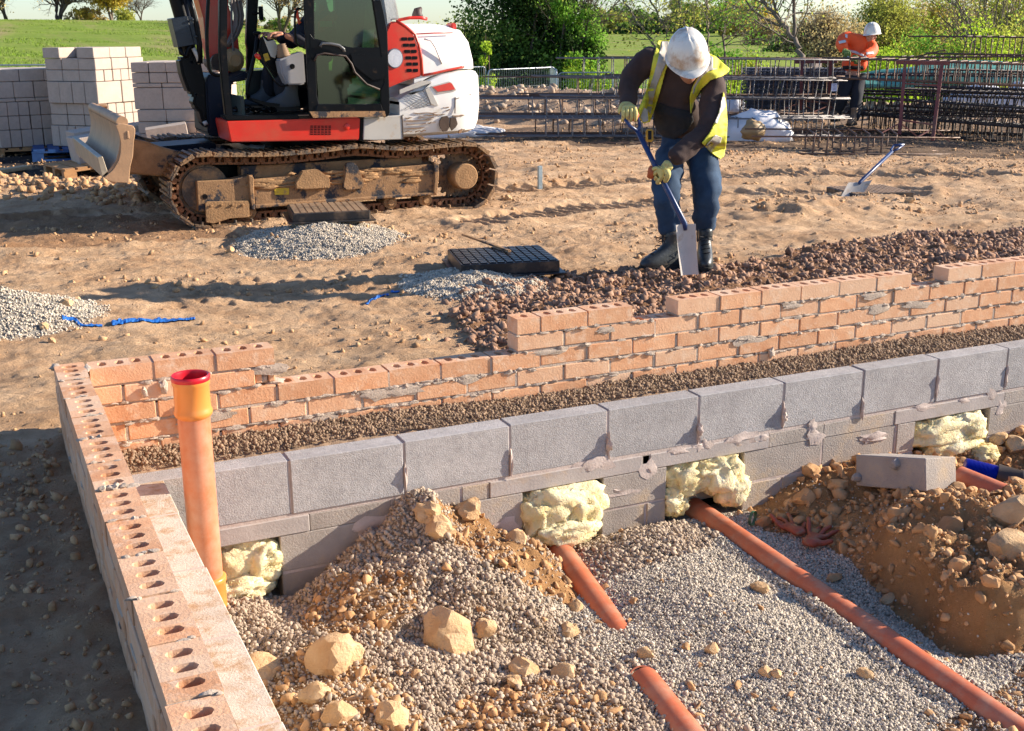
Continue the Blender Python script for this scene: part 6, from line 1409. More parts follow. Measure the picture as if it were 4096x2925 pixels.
m1 = atd(728, 461, 9.62); manhole('dusty manhole cover on a tall black ring right in front of the digger tracks', (m1[0], m1[1], m1[2]-.10), R(-10), .60, .55, .10, .065, .25, True, .15)
m2 = atd(1115, 566, 8.2); mh2 = manhole('large black manhole cover with a thin bar lying across it, near the centre', (m2[0], m2[1], m2[2]-.10), R(-13), .66, .60, .10, .075, .27, False, .12)
m3 = atd(1931, 421, 11.5); manhole('dusty manhole cover with the spade stuck beside it, far right', (m3[0], m3[1], m3[2]-.10), R(-12), .60, .58, .10, .06, .22, True, .12)
o = MB(); o.bar(atd(1028, 521, 8.9), atd(1132, 558, 8.22), .022, .014); tag(o.build('thin_bar', M_muddy), 'thin muddy strip of wood lying across the central black manhole cover', 'wooden strip')
MH2 = 0
tz = thing('pipe_riser', 'black plastic riser cut by the left edge above the gravel mound', 'riser', (float(atz(-28, 700, -.38)[0])-.05, float(atz(-28, 700, -.38)[1]), -.36))
o = MB(); prof(o, [(.12, .20), (.13, .20), (.15, .0), (.21, -.01), (.21, -.03), (.14, -.04), (.14, -.1)], 32); o.build('riser_body', M_black, tz, smooth=True, ang=40)
# survey post
c = atz(1199, 425); o = MB(); o.box((c[0], c[1], c[2]+.11), (.045, .03, .30)); tag(o.build('survey_peg', mat('pale_blue_peg', (.26, .33, .36), .7), bevel=.003), 'short pale blue peg standing in the clay right of the digger', 'peg')

# ------------------------------------------------------------- spades
M_blueh = mat('blue_shaft', (.012, .035, .12), .35, .2, 10, .1, 60, dirt=(.2, .14, .09), dthr=.66, dscale=20)
M_blade = mat('worn_blade', (.42, .38, .33), .42, .15, 9, .2, 60, metal=.35, dirt=(.34, .22, .13), dthr=.60, dscale=9)
def spade(label, grip, neck, tip, wvec, width, group, m_sh=M_blueh, m_bl=M_blade, dgrip=True):
    grip, neck, tip = map(lambda v: np.array(v, float), (grip, neck, tip)); t = thing('spade', label, 'spade', tip, group)
    loc = lambda v: v-tip; d = (neck-grip)/np.linalg.norm(neck-grip); w = np.array(wvec, float); w /= np.linalg.norm(w)
    o = MB(); sp0 = grip+d*.13; o.tube([loc(sp0), loc(neck-(neck-grip)*.25), loc(neck), loc(neck+(tip-neck)*.12)], [.0165, .0175, .019, .012], 14); o.build('shaft', m_sh, t, smooth=True)
    if dgrip:
        o = MB()
        for s_ in (-1, 1): o.tube([loc(sp0), loc(sp0-d*.04+w*s_*.035), loc(grip+w*s_*.052)], [.013, .011, .010], 10)
        o.tube([loc(grip-w*.055), loc(grip+w*.055)], .014, 12); o.build('handle', m_sh, t, smooth=True)
    b = tip-neck; L = np.linalg.norm(b); b /= L; nn = np.cross(b, w); V = []; F = []; nu, nv = 9, 8
    for s_ in (0, 1):
        for i in range(nv):
            f = i/(nv-1)
            for j in range(nu):
                g = j/(nu-1)*2-1; wd = width/2*(1-.10*f); p = loc(neck)+b*(L*f)+w*g*wd+nn*(.016*(g*g)-.010*math.sin(f*3.1)+s_*.004); V.append(p)
    k = nu*nv
    for i in range(nv-1):
        for j in range(nu-1): a = i*nu+j; F += [(a, a+1, a+nu+1, a+nu), (a+k, a+nu+k, a+nu+1+k, a+1+k)]
    ed = [j for j in range(nu)]+[i*nu+nu-1 for i in range(1, nv)]+[(nv-1)*nu+j for j in range(nu-2, -1, -1)]+[i*nu for i in range(nv-2, 0, -1)]
    for a, c in zip(ed, ed[1:]+ed[:1]): F.append((a, a+k, c+k, c))
    o = MB(); o.add(V, F); o.build('blade', m_bl, t, smooth=True, ang=40); return t
Z5 = zoomer(2800, 0, 1.7546)
dS = 11.35
g_ = atd(*Z5(1395, 1020), dS+.35); n_ = atd(*Z5(1122, 1280), dS); t_ = atd(*Z5(1050, 1402), dS-.12)
spade('blue spade stuck in the clay beside the far right manhole cover', g_, n_, t_, RT*.95+UP*.1+FW*.1, .235, None)

# ------------------------------------------------------------- reinforcement cages
def cage(label, a, b, w, h, n, group, up=(0, 0, 1), wdir=None, r=.009, rb=.011, ext=(.35, .35), slant=0., nbars=2, openbot=False, m=M_steel):
    """box cage of longitudinal bars tied with rectangular stirrups; a, b: bottom front corner ends"""
    a = np.array(a, float); b = np.array(b, float); L = np.linalg.norm(b-a); u = (b-a)/L; upv = np.array(up, float); wd = np.array(wdir if wdir is not None else np.cross(upv, u), float); wd /= np.linalg.norm(wd)
    if wd@FW < 0: wd = -wd
    t = thing('rebar_cage', label, 'rebar cage', a, group); o = MB()
    rg = np.random.default_rng(int(abs(a.sum())*1000) % 9999)
    for zz in (0, h):
        for k in range(nbars):
            p = wd*(w*k/(max(1, nbars-1)))+upv*zz; e0 = ext[0]*rg.uniform(.4, 1.2); e1 = ext[1]*rg.uniform(.4, 1.2); sgn = -1 if zz else 1
            pts = [p-u*e0, p+u*L*.35+upv*rg.normal()*.004, p+u*L*.7+upv*rg.normal()*.004, p+u*(L+e1)]; o.tube([q+upv*(.012*sgn)+wd*(.012 if k == 0 else -.012) for q in pts], rb, 5)
            if nbars == 2 and w > .15: q0 = p+wd*(w*.33 if k == 0 else -w*.33); o.tube([q0-u*e0*.7+upv*.012*sgn, q0+u*(L+e1*.8)+upv*.012*sgn], rb*.8, 4)
    o.build('long_bars', m, t, smooth=True)
    for i in range(n):
        s = L*(i+.5)/n+rg.normal()*.008; o = MB(); c = u*s; sl = u*(slant+rg.normal()*.012); rr = .02
        q = [upv*rr, upv*(h-rr)+sl, upv*h+wd*rr+sl, upv*h+wd*(w-rr)+sl, upv*(h-rr)+wd*w+sl, upv*rr+wd*w, wd*(w-rr), wd*rr, upv*rr]
        o.tube([c+v for v in q], r, 5, cap=False); o.build('stirrup', m, t, smooth=True)
    return t
CG = 'rebar cages in the left-hand pile'
Z3 = zoomer(1700, 0, 1.7492)
def cpx(Z_, X_, Y_, dep): return atd(*Z_(X_, Y_), dep)
# left pile: tiers (bottom rails), nearer ones lower
tiers = [((690, 985), (1640, 990), 17.2, 3, .28, 'front cage at the bottom of the left-hand pile'), ((700, 858), (1640, 862), 17.3, 3, .28, 'cage second from the bottom of the left-hand pile'),
         ((1100, 712), (1640, 715), 17.4, 3, .28, 'x')]
def lcage(xa, ya, xb_, yb_, dep, n, h, lab, ext=(.5, .3), w=.32, m=M_steel, r=.008, sl=0.):
    a = atd(xa, ya, dep); b = atd(xb_, yb_, dep-.0); b[2] = a[2]+(b[2]-a[2]); return cage(lab, a, b, w, h, n, CG, ext=ext, m=m, r=r, slant=sl)
H_ = .285
lcage(1195, 306, 1868, 306, 17.3, 22, H_, 'front cage at the very bottom of the left-hand pile', (.9, .2), m=M_steelg)
lcage(1170, 300, 1820, 300, 18.0, 17, H_, 'cage behind the front one at the very bottom of the left-hand pile', (1.3, .2))
lcage(1165, 262, 1868, 262, 17.5, 21, H_, 'long front cage in the second tier of the left-hand pile', (1.1, .2), m=M_steelg)
lcage(1155, 256, 1820, 256, 18.2, 18, H_, 'rear cage in the second tier of the left-hand pile, bars sticking out to the left', (1.6, .2))
lcage(1295, 216, 1868, 222, 17.4, 19, H_, 'front cage in the third tier of the left-hand pile', (.6, .1), m=M_steelg, sl=.02)
lcage(1262, 212, 1868, 214, 18.1, 14, H_, 'rear cage in the third tier of the left-hand pile', (1.1, .2))
lcage(1280, 172, 1868, 176, 17.5, 18, H_, 'topmost cage of the left-hand pile, its bars jutting left above the fence', (.6, .1), m=M_steelg)
lcage(1370, 169, 1868, 172, 17.9, 12, H_, 'cage behind the topmost one of the left-hand pile', (.2, .1), w=.25)
# flat bars on the ground
o = MB()
for i in range(9):
    a = atz(1020+random.uniform(-60, 60), 296+i*2.4+random.uniform(-1, 1)); b = atz(1640+random.uniform(-40, 80), 303+i*3.2+random.uniform(-1, 1)); o.tube([a+np.array((0, 0, .02)), b+np.array((0, 0, .02))], .009, 5)
tag(o.build('loose_rebar', M_steel, smooth=True), 'loose straight bars lying on the ground in front of the left-hand pile', 'rebar', kind='stuff')
CG2 = 'rebar cages in the right-hand pile'
def rcage(xa, ya, xb_, yb_, da, db, n, h, lab, ext=(.4, .6), w=.32, sl=0., m=M_steel):
    return cage(lab, atd(xa, ya, da), atd(xb_, yb_, db), w, h, n, CG2, ext=ext, slant=sl, m=m, r=.0095, rb=.012)
M_dark = mat('dark_rebar', (.035, .024, .02), .6, .5, 5, .3, 90, metal=.2)
rcage(1875, 176, 2330, 196, 17.0, 15.4, 20, .30, 'long cage resting on the red trestles, being tied by the man in orange', (.3, .3))
rcage(1905, 292, 2330, 330, 18.6, 16.4, 26, .28, 'front cage at the bottom of the right-hand pile', m=M_dark)
rcage(1905, 288, 2330, 306, 19.4, 17.4, 24, .28, 'rear cage at the bottom of the right-hand pile', m=M_dark)
rcage(1905, 256, 2330, 290, 18.5, 16.2, 26, .28, 'front cage in the second tier of the right-hand pile', sl=.05, m=M_dark)
rcage(1900, 246, 2330, 262, 19.3, 17.5, 22, .28, 'rear cage in the second tier of the right-hand pile', sl=-.04, m=M_dark)
rcage(1990, 238, 2330, 255, 18.2, 16.4, 20, .28, 'front cage in the third tier of the right-hand pile', sl=.04, m=M_dark)
rcage(1880, 203, 2330, 214, 19.2, 17.7, 26, .28, 'rear cage in the third tier of the right-hand pile', m=M_dark)
rcage(2080, 196, 2330, 206, 17.9, 16.6, 13, .28, 'short cage in the fourth tier of the right-hand pile', m=M_dark)
rcage(1990, 166, 2330, 168, 19.3, 18.2, 19, .29, 'rear cage under the highest one of the right-hand pile')
rcage(2125, 122, 2330, 126, 19.0, 18.2, 8, .29, 'highest cage of the right-hand pile with bars jutting to the left', (.75, .3))
for i, (p, q, lab) in enumerate((((1420/1, 420), (1725, 350), 'bar rising to the right above the right-hand pile'), ((1515, 418), (1720, 440), 'bar lying flat across the top of the red trestle'), ((2060, 455), (2290, 425), 'bar slanting up to the right edge over the right-hand pile'))):
    o = MB(); o.tube([atd(*Z5(*p), 17.4), atd(*Z5(*q), 17.0)], .011, 6); tag(o.build('rebar_bar', M_steel, smooth=True), lab, 'rebar', 'single loose bars over the right-hand pile')
# low open cage lying in front
FG2 = None
t = thing('rebar_cage', 'low open rebar cage lying on the clay in front of the crumpled white bag', 'rebar cage', atz(1850, 325), None); o0 = np.array(t.location)
dF = 15.2
def f5(X_, Y_, dep): return atd(*Z5(X_, Y_), dep)-o0
bars = [((315, 905), (1755, 918), 16.4), ((365, 958), (1825, 968), 15.5), ((320, 1040), (1760, 1050), 16.3), ((320, 1060), (1750, 1060), 15.9), ((340, 1078), (1820, 1085), 15.45)]
o = MB()
for a, b, dd in bars: o.tube([f5(*a, dd), f5(*b, dd)], .012, 6)
o.build('long_bars', M_steel, t, smooth=True)
for i in range(7):
    X_ = 755+i*97-(i*1.5); o = MB(); o.tube([f5(X_-18, 1050, 16.3), f5(X_-12, 980, 16.35), f5(X_, 905, 16.4), f5(X_+55, 945, 15.55), f5(X_+50, 965, 15.5), f5(X_+32, 1098, 15.45)], .012, 6); o.build('stirrup', M_steel, t, smooth=True)
# red trestles
M_tres = mat('red_oxide_paint', (.15, .035, .03), .6, .25, 8, .2, 50, dirt=(.12, .08, .06), dthr=.6)
def trestle(label, Xs, dep, toplip):
    (xl0, yl0), (xl1, yl1), (xr0, yr0), (xr1, yr1) = Xs; A = atd(*Z5(xl0, yl0), dep); B_ = atd(*Z5(xl1, yl1), dep); C_ = atd(*Z5(xr0, yr0), dep-.15); D2 = atd(*Z5(xr1, yr1), dep-.15)
    t = thing('trestle', label, 'trestle', B_, 'red steel trestles carrying the rebar cage'); L = lambda p: np.array(p)-B_
    for p, q in ((A, B_), (C_, D2)): o = MB(); o.bar(L(p), L(q), .045, .045); o.build('leg', M_tres, t)
    o = MB(); d = (C_-A)/np.linalg.norm(C_-A); o.bar(L(A-d*.12), L(C_+d*.10), .045, .05); o.build('top_rail', M_tres, t)
    for f in (.29, .80): o = MB(); o.bar(L(A+(B_-A)*f), L(C_+(D2-C_)*f), .022, .022); o.build('rung', M_tres, t)
    for p, q in ((A, B_), (C_, D2)):
        for s_ in (-1, 1): o = MB(); m_ = q+(p-q)*.16; o.bar(L(m_), L(q+RT*.28*s_+FW*.12*s_+np.array((0, 0, .0))), .014, .014); o.build('foot_brace', M_tres, t)
    return t
trestle('red steel trestle at the right, standing free in front of the dark cages', ((1440, 440), (1400, 945), (1700, 445), (1632, 985)), 16.2, 0)
trestle('red steel trestle behind the left-hand pile, with a white notice tied to it', ((716, 435), (705, 775), (918, 432), (903, 800)), 18.6, 0)
o = MB(); a, b, c_, d_ = (atd(*Z5(*p), 17.05) for p in ((924, 588), (962, 586), (960, 640), (922, 641))); n_ = FW*.004
o.add([a, b, c_, d_, a+n_, b+n_, c_+n_, d_+n_], [(0, 1, 2, 3), (7, 6, 5, 4), (0, 4, 5, 1), (1, 5, 6, 2), (2, 6, 7, 3), (3, 7, 4, 0)])
sg = o.build('notice', mat('white_notice', (.66, .64, .70), .5, bump=0)); tag(sg, 'small white printed notice hanging on the cage beside the man in orange', 'notice')
o = MB()
for (f0, f1, y0, hh) in ((.12, .88, .12, .09), (.3, .7, .24, .05), (.22, .78, .40, .05), (.15, .85, .54, .05), (.2, .8, .68, .11), (.2, .8, .86, .03)):
    for k in range(9):
        g0 = f0+(f1-f0)*k/9; g1 = g0+(f1-f0)/9*.78
        p = lambda g, y: a+(b-a)*g+(d_-a)*y-n_*.6
        o.add([p(g0, y0), p(g1, y0), p(g1, y0+hh), p(g0, y0+hh)], [(0, 1, 2, 3)])
o.build('printed_lines', mat('dark_print', (.10, .09, .22), .6, bump=0), sg)
# ------------------------------------------------------------- lattice crates
M_cr = mat('dark_blue_crate', (.055, .06, .085), .6, .2, 6, .1, 40)
def crate_mesh():
    o = MB(); W, D, H = .55, .5, .335; r = .012
    for y in (-D/2, D/2):
        for i in range(7): x = -W/2+W*i/6; o.bar((x, y, 0), (x, y, H), r, r)
        for j in range(5): z = H*j/4; o.bar((-W/2, y, z), (W/2, y, z), r*1.1, r*1.1)
        for i in range(6):
            for j in range(4):
                x0, x1, z0, z1 = -W/2+W*i/6, -W/2+W*(i+1)/6, H*j/4, H*(j+1)/4; o.bar((x0, y, z0), (x1, y, z1), .007, .007); o.bar((x0, y, z1), (x1, y, z0), .007, .007)
    for x in (-W/2, W/2):
        for i in range(6): y = -D/2+D*i/5; o.bar((x, y, 0), (x, y, H), r, r)
        for j in range(5): o.bar((x, -D/2, H*j/4), (x, D/2, H*j/4), r, r)
    for i in range(7): x = -W/2+W*i/6; o.bar((x, -D/2, H), (x, D/2, H), r, r)
    o.box((0, 0, H/2), (W*.9, D*.8, .02)); o.box((0, 0, H*.15), (W*.9, D*.8, .02)); o.box((0, 0, H*.85), (W*.9, D*.8, .02)); o.box((0, .05, H/2), (W*.95, .02, H*.9)); return o
cm = crate_mesh().build('lattice_crate', M_cr); cmd = cm.data; bpy.data.objects.remove(cm)
p0 = atd(*Z5(310, 770), 19.6); p1 = atd(*Z5(950, 790), 19.0); ud = (p1-p0); ud[2] = 0; Lc = np.linalg.norm(ud); ud /= Lc; rzc = math.atan2(ud[1], ud[0])
for j in range(2):
    for i in range(int(Lc/.555)+1):
        o = bpy.data.objects.new('lattice_crate', cmd); link(o); o.location = p0+ud*(.28+.555*i)+np.array((0, 0, .337*j)); o.rotation_euler = (0, 0, rzc)
        tag(o, 'dark lattice drainage crate in the block of crates behind the left-hand rebar pile', 'drainage crate', 'stacked lattice drainage crates')
o = MB(); c = atd(*Z5(600, 480), 19.4); o.box(c, (.85, .12, .04), np.stack([ud, np.cross((0, 0, 1), ud), (0, 0, 1)], 1)); tag(o.build('timber_offcut', M_palewood), 'brown board lying on top of the drainage crates', 'timber')
o = MB(); c = atd(*Z5(810, 470), 19.4); o.box(c, (.16, .12, .14)); tag(o.build('half_block', M_stk, bevel=.004), 'small grey block sitting on top of the drainage crates', 'concrete block')
# ------------------------------------------------------------- sacks and sheets
M_bag = mat('white_woven_sack', (.72, .69, .68), .75, .05, 6, .3, 30, dirt=(.50, .36, .25), dthr=.72, dscale=3)
def sack(name, label, c, r, seed, amp=.35, fr=2.2, m=M_bag, cat='sack', sq=.75, az=-.42):
    V, F = ICO[4]; V = V.copy(); o = Vector((seed*2.1, seed, 0))
    for i in range(len(V)):
        v = Vector(V[i]); rdg = 1-abs(mnoise.noise(v*fr*1.3+o))*2.2; k = mnoise.noise(v*fr*.7+o)*.5+rdg*.28+mnoise.noise(v*fr*4+o)*.08; V[i] = V[i]*(1+amp*k)
    V[:, 2] = np.where(V[:, 2] < 0, V[:, 2]*.25, V[:, 2]); V = V*np.array(r); ca, sa = math.cos(az), math.sin(az); V[:, :2] = V[:, :2]@np.array([[ca, sa], [-sa, ca]])
    t = MB().add(V, [tuple(f) for f in F]).build(name, m, smooth=True); t.location = c; return tag(t, label, cat)
b1 = atz(1682, 313); sack('white_sack', 'crumpled white woven sack heaped behind the low open rebar cage', b1, (.50, .34, .42), 3)
o = MB(); c = atd(*Z5(375, 920), 16.8); o.blob(c, (.19, .12, .15), 3, .2, 3, 6); tag(o.build('sand_heap', MATS['tan_hose'], smooth=True), 'tan sandbag showing through the torn front of the white sack', 'sandbag')
b2 = atz(1000, 306); sack('white_sheet', 'flattened white sheet on the dark ground under the tail of the digger', (b2[0], b2[1], b2[2]+.02), (.75, .3, .20), 8, .45, 2.5)
M_tarp = mat('green_sheet', (.10, .30, .24), .5, .15, 5, .3, 20)
for i, (X_, Y_, w, h, lab) in enumerate(((1180, 605, 1.2, .14, 'green plastic sheet behind the legs of the man in orange'), (1900, 570, 1.8, .30, 'green plastic sheet behind the right-hand rebar pile'))):
    p = atd(*Z5(X_, Y_), 21.0); sack('green_sheet', lab, p, (w, .3, h), 20+i, .5, 2.5, M_tarp, 'plastic sheet')
M_wb = mat('white_board', (.62, .62, .66), .5)
for i, (X_, Y_, w, h, lab) in enumerate(((1950, 690, .55, .3, 'white bag seen through the right-hand rebar cages'), (2240, 730, .35, .5, 'white bag behind the cages at the right edge'), (225, 745, .25, .22, 'small white bag behind the cages right of the shoveller'))):
    p = atd(*Z5(X_, Y_), 20.5); sack('white_bag', lab, p-np.array((0, 0, h*.3)), (w, .2, h), 40+i, .3, 2.5, M_wb, 'bag')
# ------------------------------------------------------------- people
M_jumper = mat('brown_jumper', (.036, .019, .016), .92, .2, 10, .35, 240, col2=(.060, .034, .028), dist=.004)
M_jeans = mat('blue_denim', (.008, .026, .060), .9, .3, 6, .4, 160, col2=(.028, .065, .125), dist=.004)
M_vest = mat('yellow_hi_vis', (.66, .62, .045), .7, .08, 7, .2, 50, dirt=(.50, .45, .10), dthr=.64)
M_refl = mat('grey_reflective_tape', (.40, .36, .30), .55, .1, 10, .2, 60)
M_hv = mat('orange_hi_vis', (1.0, .105, .014), .7, .1, 6, .2, 50)
M_reflw = mat('silver_reflective_tape', (.62, .58, .54), .5, .1, 10, .1, 60)
M_gly = mat('yellow_work_glove', (.62, .52, .18), .85, .15, 14, .3, 120, dirt=(.45, .20, .06), dthr=.60, dscale=20)
M_glo = mat('orange_palm_coating', (.50, .11, .03), .6, .2, 14, .3, 120)
M_boot = mat('black_boot_leather', (.030, .034, .034), .38, .25, 8, .25, 60, dirt=(.20, .13, .08), dthr=.62, dscale=9)
M_dk = mat('dark_trousers', (.012, .014, .022), .9, .2, 9, .3, 60)

def scl(J, k): return [(c, tuple(v*k for v in r) if hasattr(r, '__len__') else r*k) for c, r in J]
def glove(name, wrist, grip, axis, m, parent, s=1.0, side=1, palm=None):
    """gloved hand closed round a shaft: wrist -> palm beside the shaft point 'grip', four bent fingers and a thumb curl round 'axis'"""
    wrist, grip, axis = (np.array(v, float) for v in (wrist, grip, axis)); axis /= np.linalg.norm(axis)
    a = grip-wrist; a -= axis*np.dot(a, axis); a /= np.linalg.norm(a)+1e-9; nrm = np.cross(axis, a)*side          # nrm: from shaft to back of hand
    pc = grip-a*.025*s+nrm*.030*s; J = [(wrist, (.034*s, .030*s)), (wrist*.45+pc*.55, (.040*s, .026*s)), (pc, (.042*s, .022*s))]; E = [(0, 1), (1, 2)]
    for i, off in enumerate((-.030, -.010, .011, .031)):
        L = (.9, 1.0, .95, .78)[i]; b = len(J); base = pc+axis*off*s+a*.012*s; J.append((base, .0125*s)); E.append((2, b)); rr = .030*s
        for k, an in enumerate((62, 8, -50, -104)):
            an = an*L if an < 0 else an; q = grip+axis*(off*1.05*s)+rr*(math.sin(math.radians(an))*nrm+math.cos(math.radians(an))*a); J.append((q, (.0115, .0105, .0098, .0088)[k]*s)); E.append((b+k, b+k+1))
    b = len(J); t0 = pc-axis*.034*s-a*.030*s; J += [(t0, .015*s), (grip-axis*.050*s+nrm*.012*s-a*.012*s, .0125*s), (grip-axis*.030*s-a*.030*s-nrm*.012*s, .0105*s), (grip-axis*.012*s-a*.026*s-nrm*.026*s, .009*s)]; E += [(1, b), (b, b+1), (b+1, b+2), (b+2, b+3)]
    return skin(name, J, E, m, parent, sub=2)
def boot(name, ankle, toe, parent, s=1.0, m=None, lace=True):
    ankle, toe = np.array(ankle, float), np.array(toe, float); gz = toe[2]; d = toe-ankle; d[2] = 0; L = np.linalg.norm(d); d /= L; sd = np.cross((0, 0, 1), d)
    def ring(c, w, l, n=20, ex=2.4): return [c+sd*w*math.copysign(abs(math.cos(t))**(2/ex), math.cos(t))+d*l*math.copysign(abs(math.sin(t))**(2/ex), math.sin(t)) for t in np.linspace(0, 2*math.pi, n, endpoint=False)]
    hc = np.array((ankle[0], ankle[1], gz)); o = MB()
    fl = [(0, .050, .145, .085), (.03, .052, .150, .085), (.055, .050, .148, .083), (.085, .047, .115, .060), (.11, .043, .080, .030), (.14, .041, .060, .008), (.17, .043, .056, 0), (.205, .047, .058, -.002), (.23, .050, .060, -.004)]
    R_ = [ring(hc+d*off*s+np.array((0, 0, z*s)), w*s, l*s) for z, w, l, off in fl]; o.loft(R_); ob = o.build(name, m or M_boot, parent, smooth=True, ang=60)
    md = ob.modifiers.new('s', 'SUBSURF'); md.levels = md.render_levels = 1
    o = MB(); o.loft([ring(hc+d*.085*s+np.array((0, 0, z)), w*s, l*s) for z, w, l in ((-.012, .052, .152), (.022, .055, .156))]); o.build('sole', mat('boot_sole', (.02, .018, .016), .8) if 'boot_sole' not in MATS else MATS['boot_sole'], ob, smooth=True, ang=40)
    if lace:
        o = MB()
        for k in range(6):
            f = k/5; c = hc+d*(.150-.105*f)*s+np.array((0, 0, (.085+.115*f)*s)); o.tube([c-sd*.026*s, c+d*.008*s+np.array((0, 0, .010*s)), c+sd*.026*s+np.array((0, 0, .012*s))], .0035*s, 5)
        c = hc+d*.07*s+np.array((0, 0, .175*s))
        for sg in (-1, 1): o.tube([c, c+sd*.035*sg*s+d*.03*s+np.array((0, 0, .012)), c+sd*.045*sg*s+d*.015*s-np.array((0, 0, .02)), c+sd*.01*sg*s+d*.012*s], .003*s, 5)
        o.build('laces', M_blackfab, ob)
    return ob
def helmet(name, c, upv, fwd, s, parent, m=M_helmet, ridge=True):
    upv = np.array(upv, float); upv /= np.linalg.norm(upv); fwd = np.array(fwd, float); fwd -= upv*np.dot(fwd, upv); fwd /= np.linalg.norm(fwd); sd = np.cross(upv, fwd); o = MB(); c = np.array(c, float)
    rings = []; n = 36
    for k in range(11):
        th = math.pi/2*k/10*.985; z = math.sin(th)*.150; r = math.cos(th)**.80
        rings.append([c+s*(upv*(z+(.006*math.exp(-(math.cos(t)/.14)**2) if ridge and 1 < k < 10 else 0)+(.004*math.exp(-((abs(math.cos(t))-.5)/.1)**2) if ridge and 2 < k < 9 else 0))+sd*math.cos(t)*.112*r+fwd*math.sin(t)*.135*r) for t in np.linspace(0, 2*math.pi, n, endpoint=False)])
    lip = [[c+s*(upv*zz+sd*math.cos(t)*(.112+w)+fwd*math.sin(t)*(.135+w+(pk*max(0, math.sin(t))**2.2))) for t in np.linspace(0, 2*math.pi, n, endpoint=False)] for zz, w, pk in ((-.018, .004, .040), (-.012, .010, .046), (-.004, .007, .040), (0, .0, .01))]
    inn = [[c+s*(upv*(math.sin(math.pi/2*k/5*.95)*.142-.016)+sd*math.cos(t)*.106*math.cos(math.pi/2*k/5*.95)**.8+fwd*math.sin(t)*.129*math.cos(math.pi/2*k/5*.95)**.8) for t in np.linspace(0, 2*math.pi, n, endpoint=False)] for k in (5, 4, 3, 2, 1, 0)]
    o.loft(inn+lip+rings); return o.build(name, m, parent, smooth=True, ang=50)
def head(J0, c, upv, fwd, s, parent):
    """face with brow, nose, lips, chin, eyes and ears on a shaped skull"""
    upv = np.array(upv, float); upv /= np.linalg.norm(upv); fwd = np.array(fwd, float); fwd -= upv*np.dot(fwd, upv); fwd /= np.linalg.norm(fwd); sd = np.cross(upv, fwd); V, F = ICO[4]; V = V.copy()
    x, y, z = V[:, 0].copy(), V[:, 1].copy(), V[:, 2].copy()
    w = .074*(1-.22*np.clip(-z-.1, 0, 1)); V[:, 0] = x*w; V[:, 1] = y*.094; V[:, 2] = z*.118
    f = np.clip(y, 0, 1)
    V[:, 1] += f*(.022*np.exp(-((x/.16)**2+((z+.12)/.20)**2))+.006*np.exp(-((x/.5)**2+((z-.22)/.10)**2))-.010*np.exp(-(((abs(x)-.38)/.18)**2+((z-.08)/.12)**2))+.008*np.exp(-((x/.28)**2+((z+.52)/.07)**2))-.004*np.exp(-((x/.3)**2+((z+.585)/.03)**2))+.012*np.exp(-((x/.3)**2+((z+.88)/.2)**2)))
    W = np.array(c)+s*(V[:, :1]*sd+V[:, 1:2]*fwd+V[:, 2:3]*upv)
    o = MB(); o.add(W, [tuple(q) for q in F])
    for sg in (-1, 1): o.blob(np.array(c)+s*(sd*.076*sg-fwd*.004-upv*.004), (.012*s, .018*s, .028*s), 2, .15, 3, 2)
    ob = o.build('head', M_skin, parent, smooth=True)
    e = MB()
    for sg in (-1, 1): e.blob(np.array(c)+s*(sd*.029*sg+fwd*.080+upv*.010), .011*s, 2, 0, 1, 0)
    e.build('eye', mat('eye', (.5, .48, .45), .2, bump=0) if 'eye' not in MATS else MATS['eye'], ob, smooth=True); return ob
def bvh_of(objs):
    dg = bpy.context.evaluated_depsgraph_get(); V = []; F = []
    for o in objs:
        e = o.evaluated_get(dg); me = e.to_mesh(); M = o.matrix_world; b = len(V); V += [M@v.co for v in me.vertices]; F += [[b+i for i in p.vertices] for p in me.polygons]; e.to_mesh_clear()
    return BVHTree.FromPolygons(V, F)
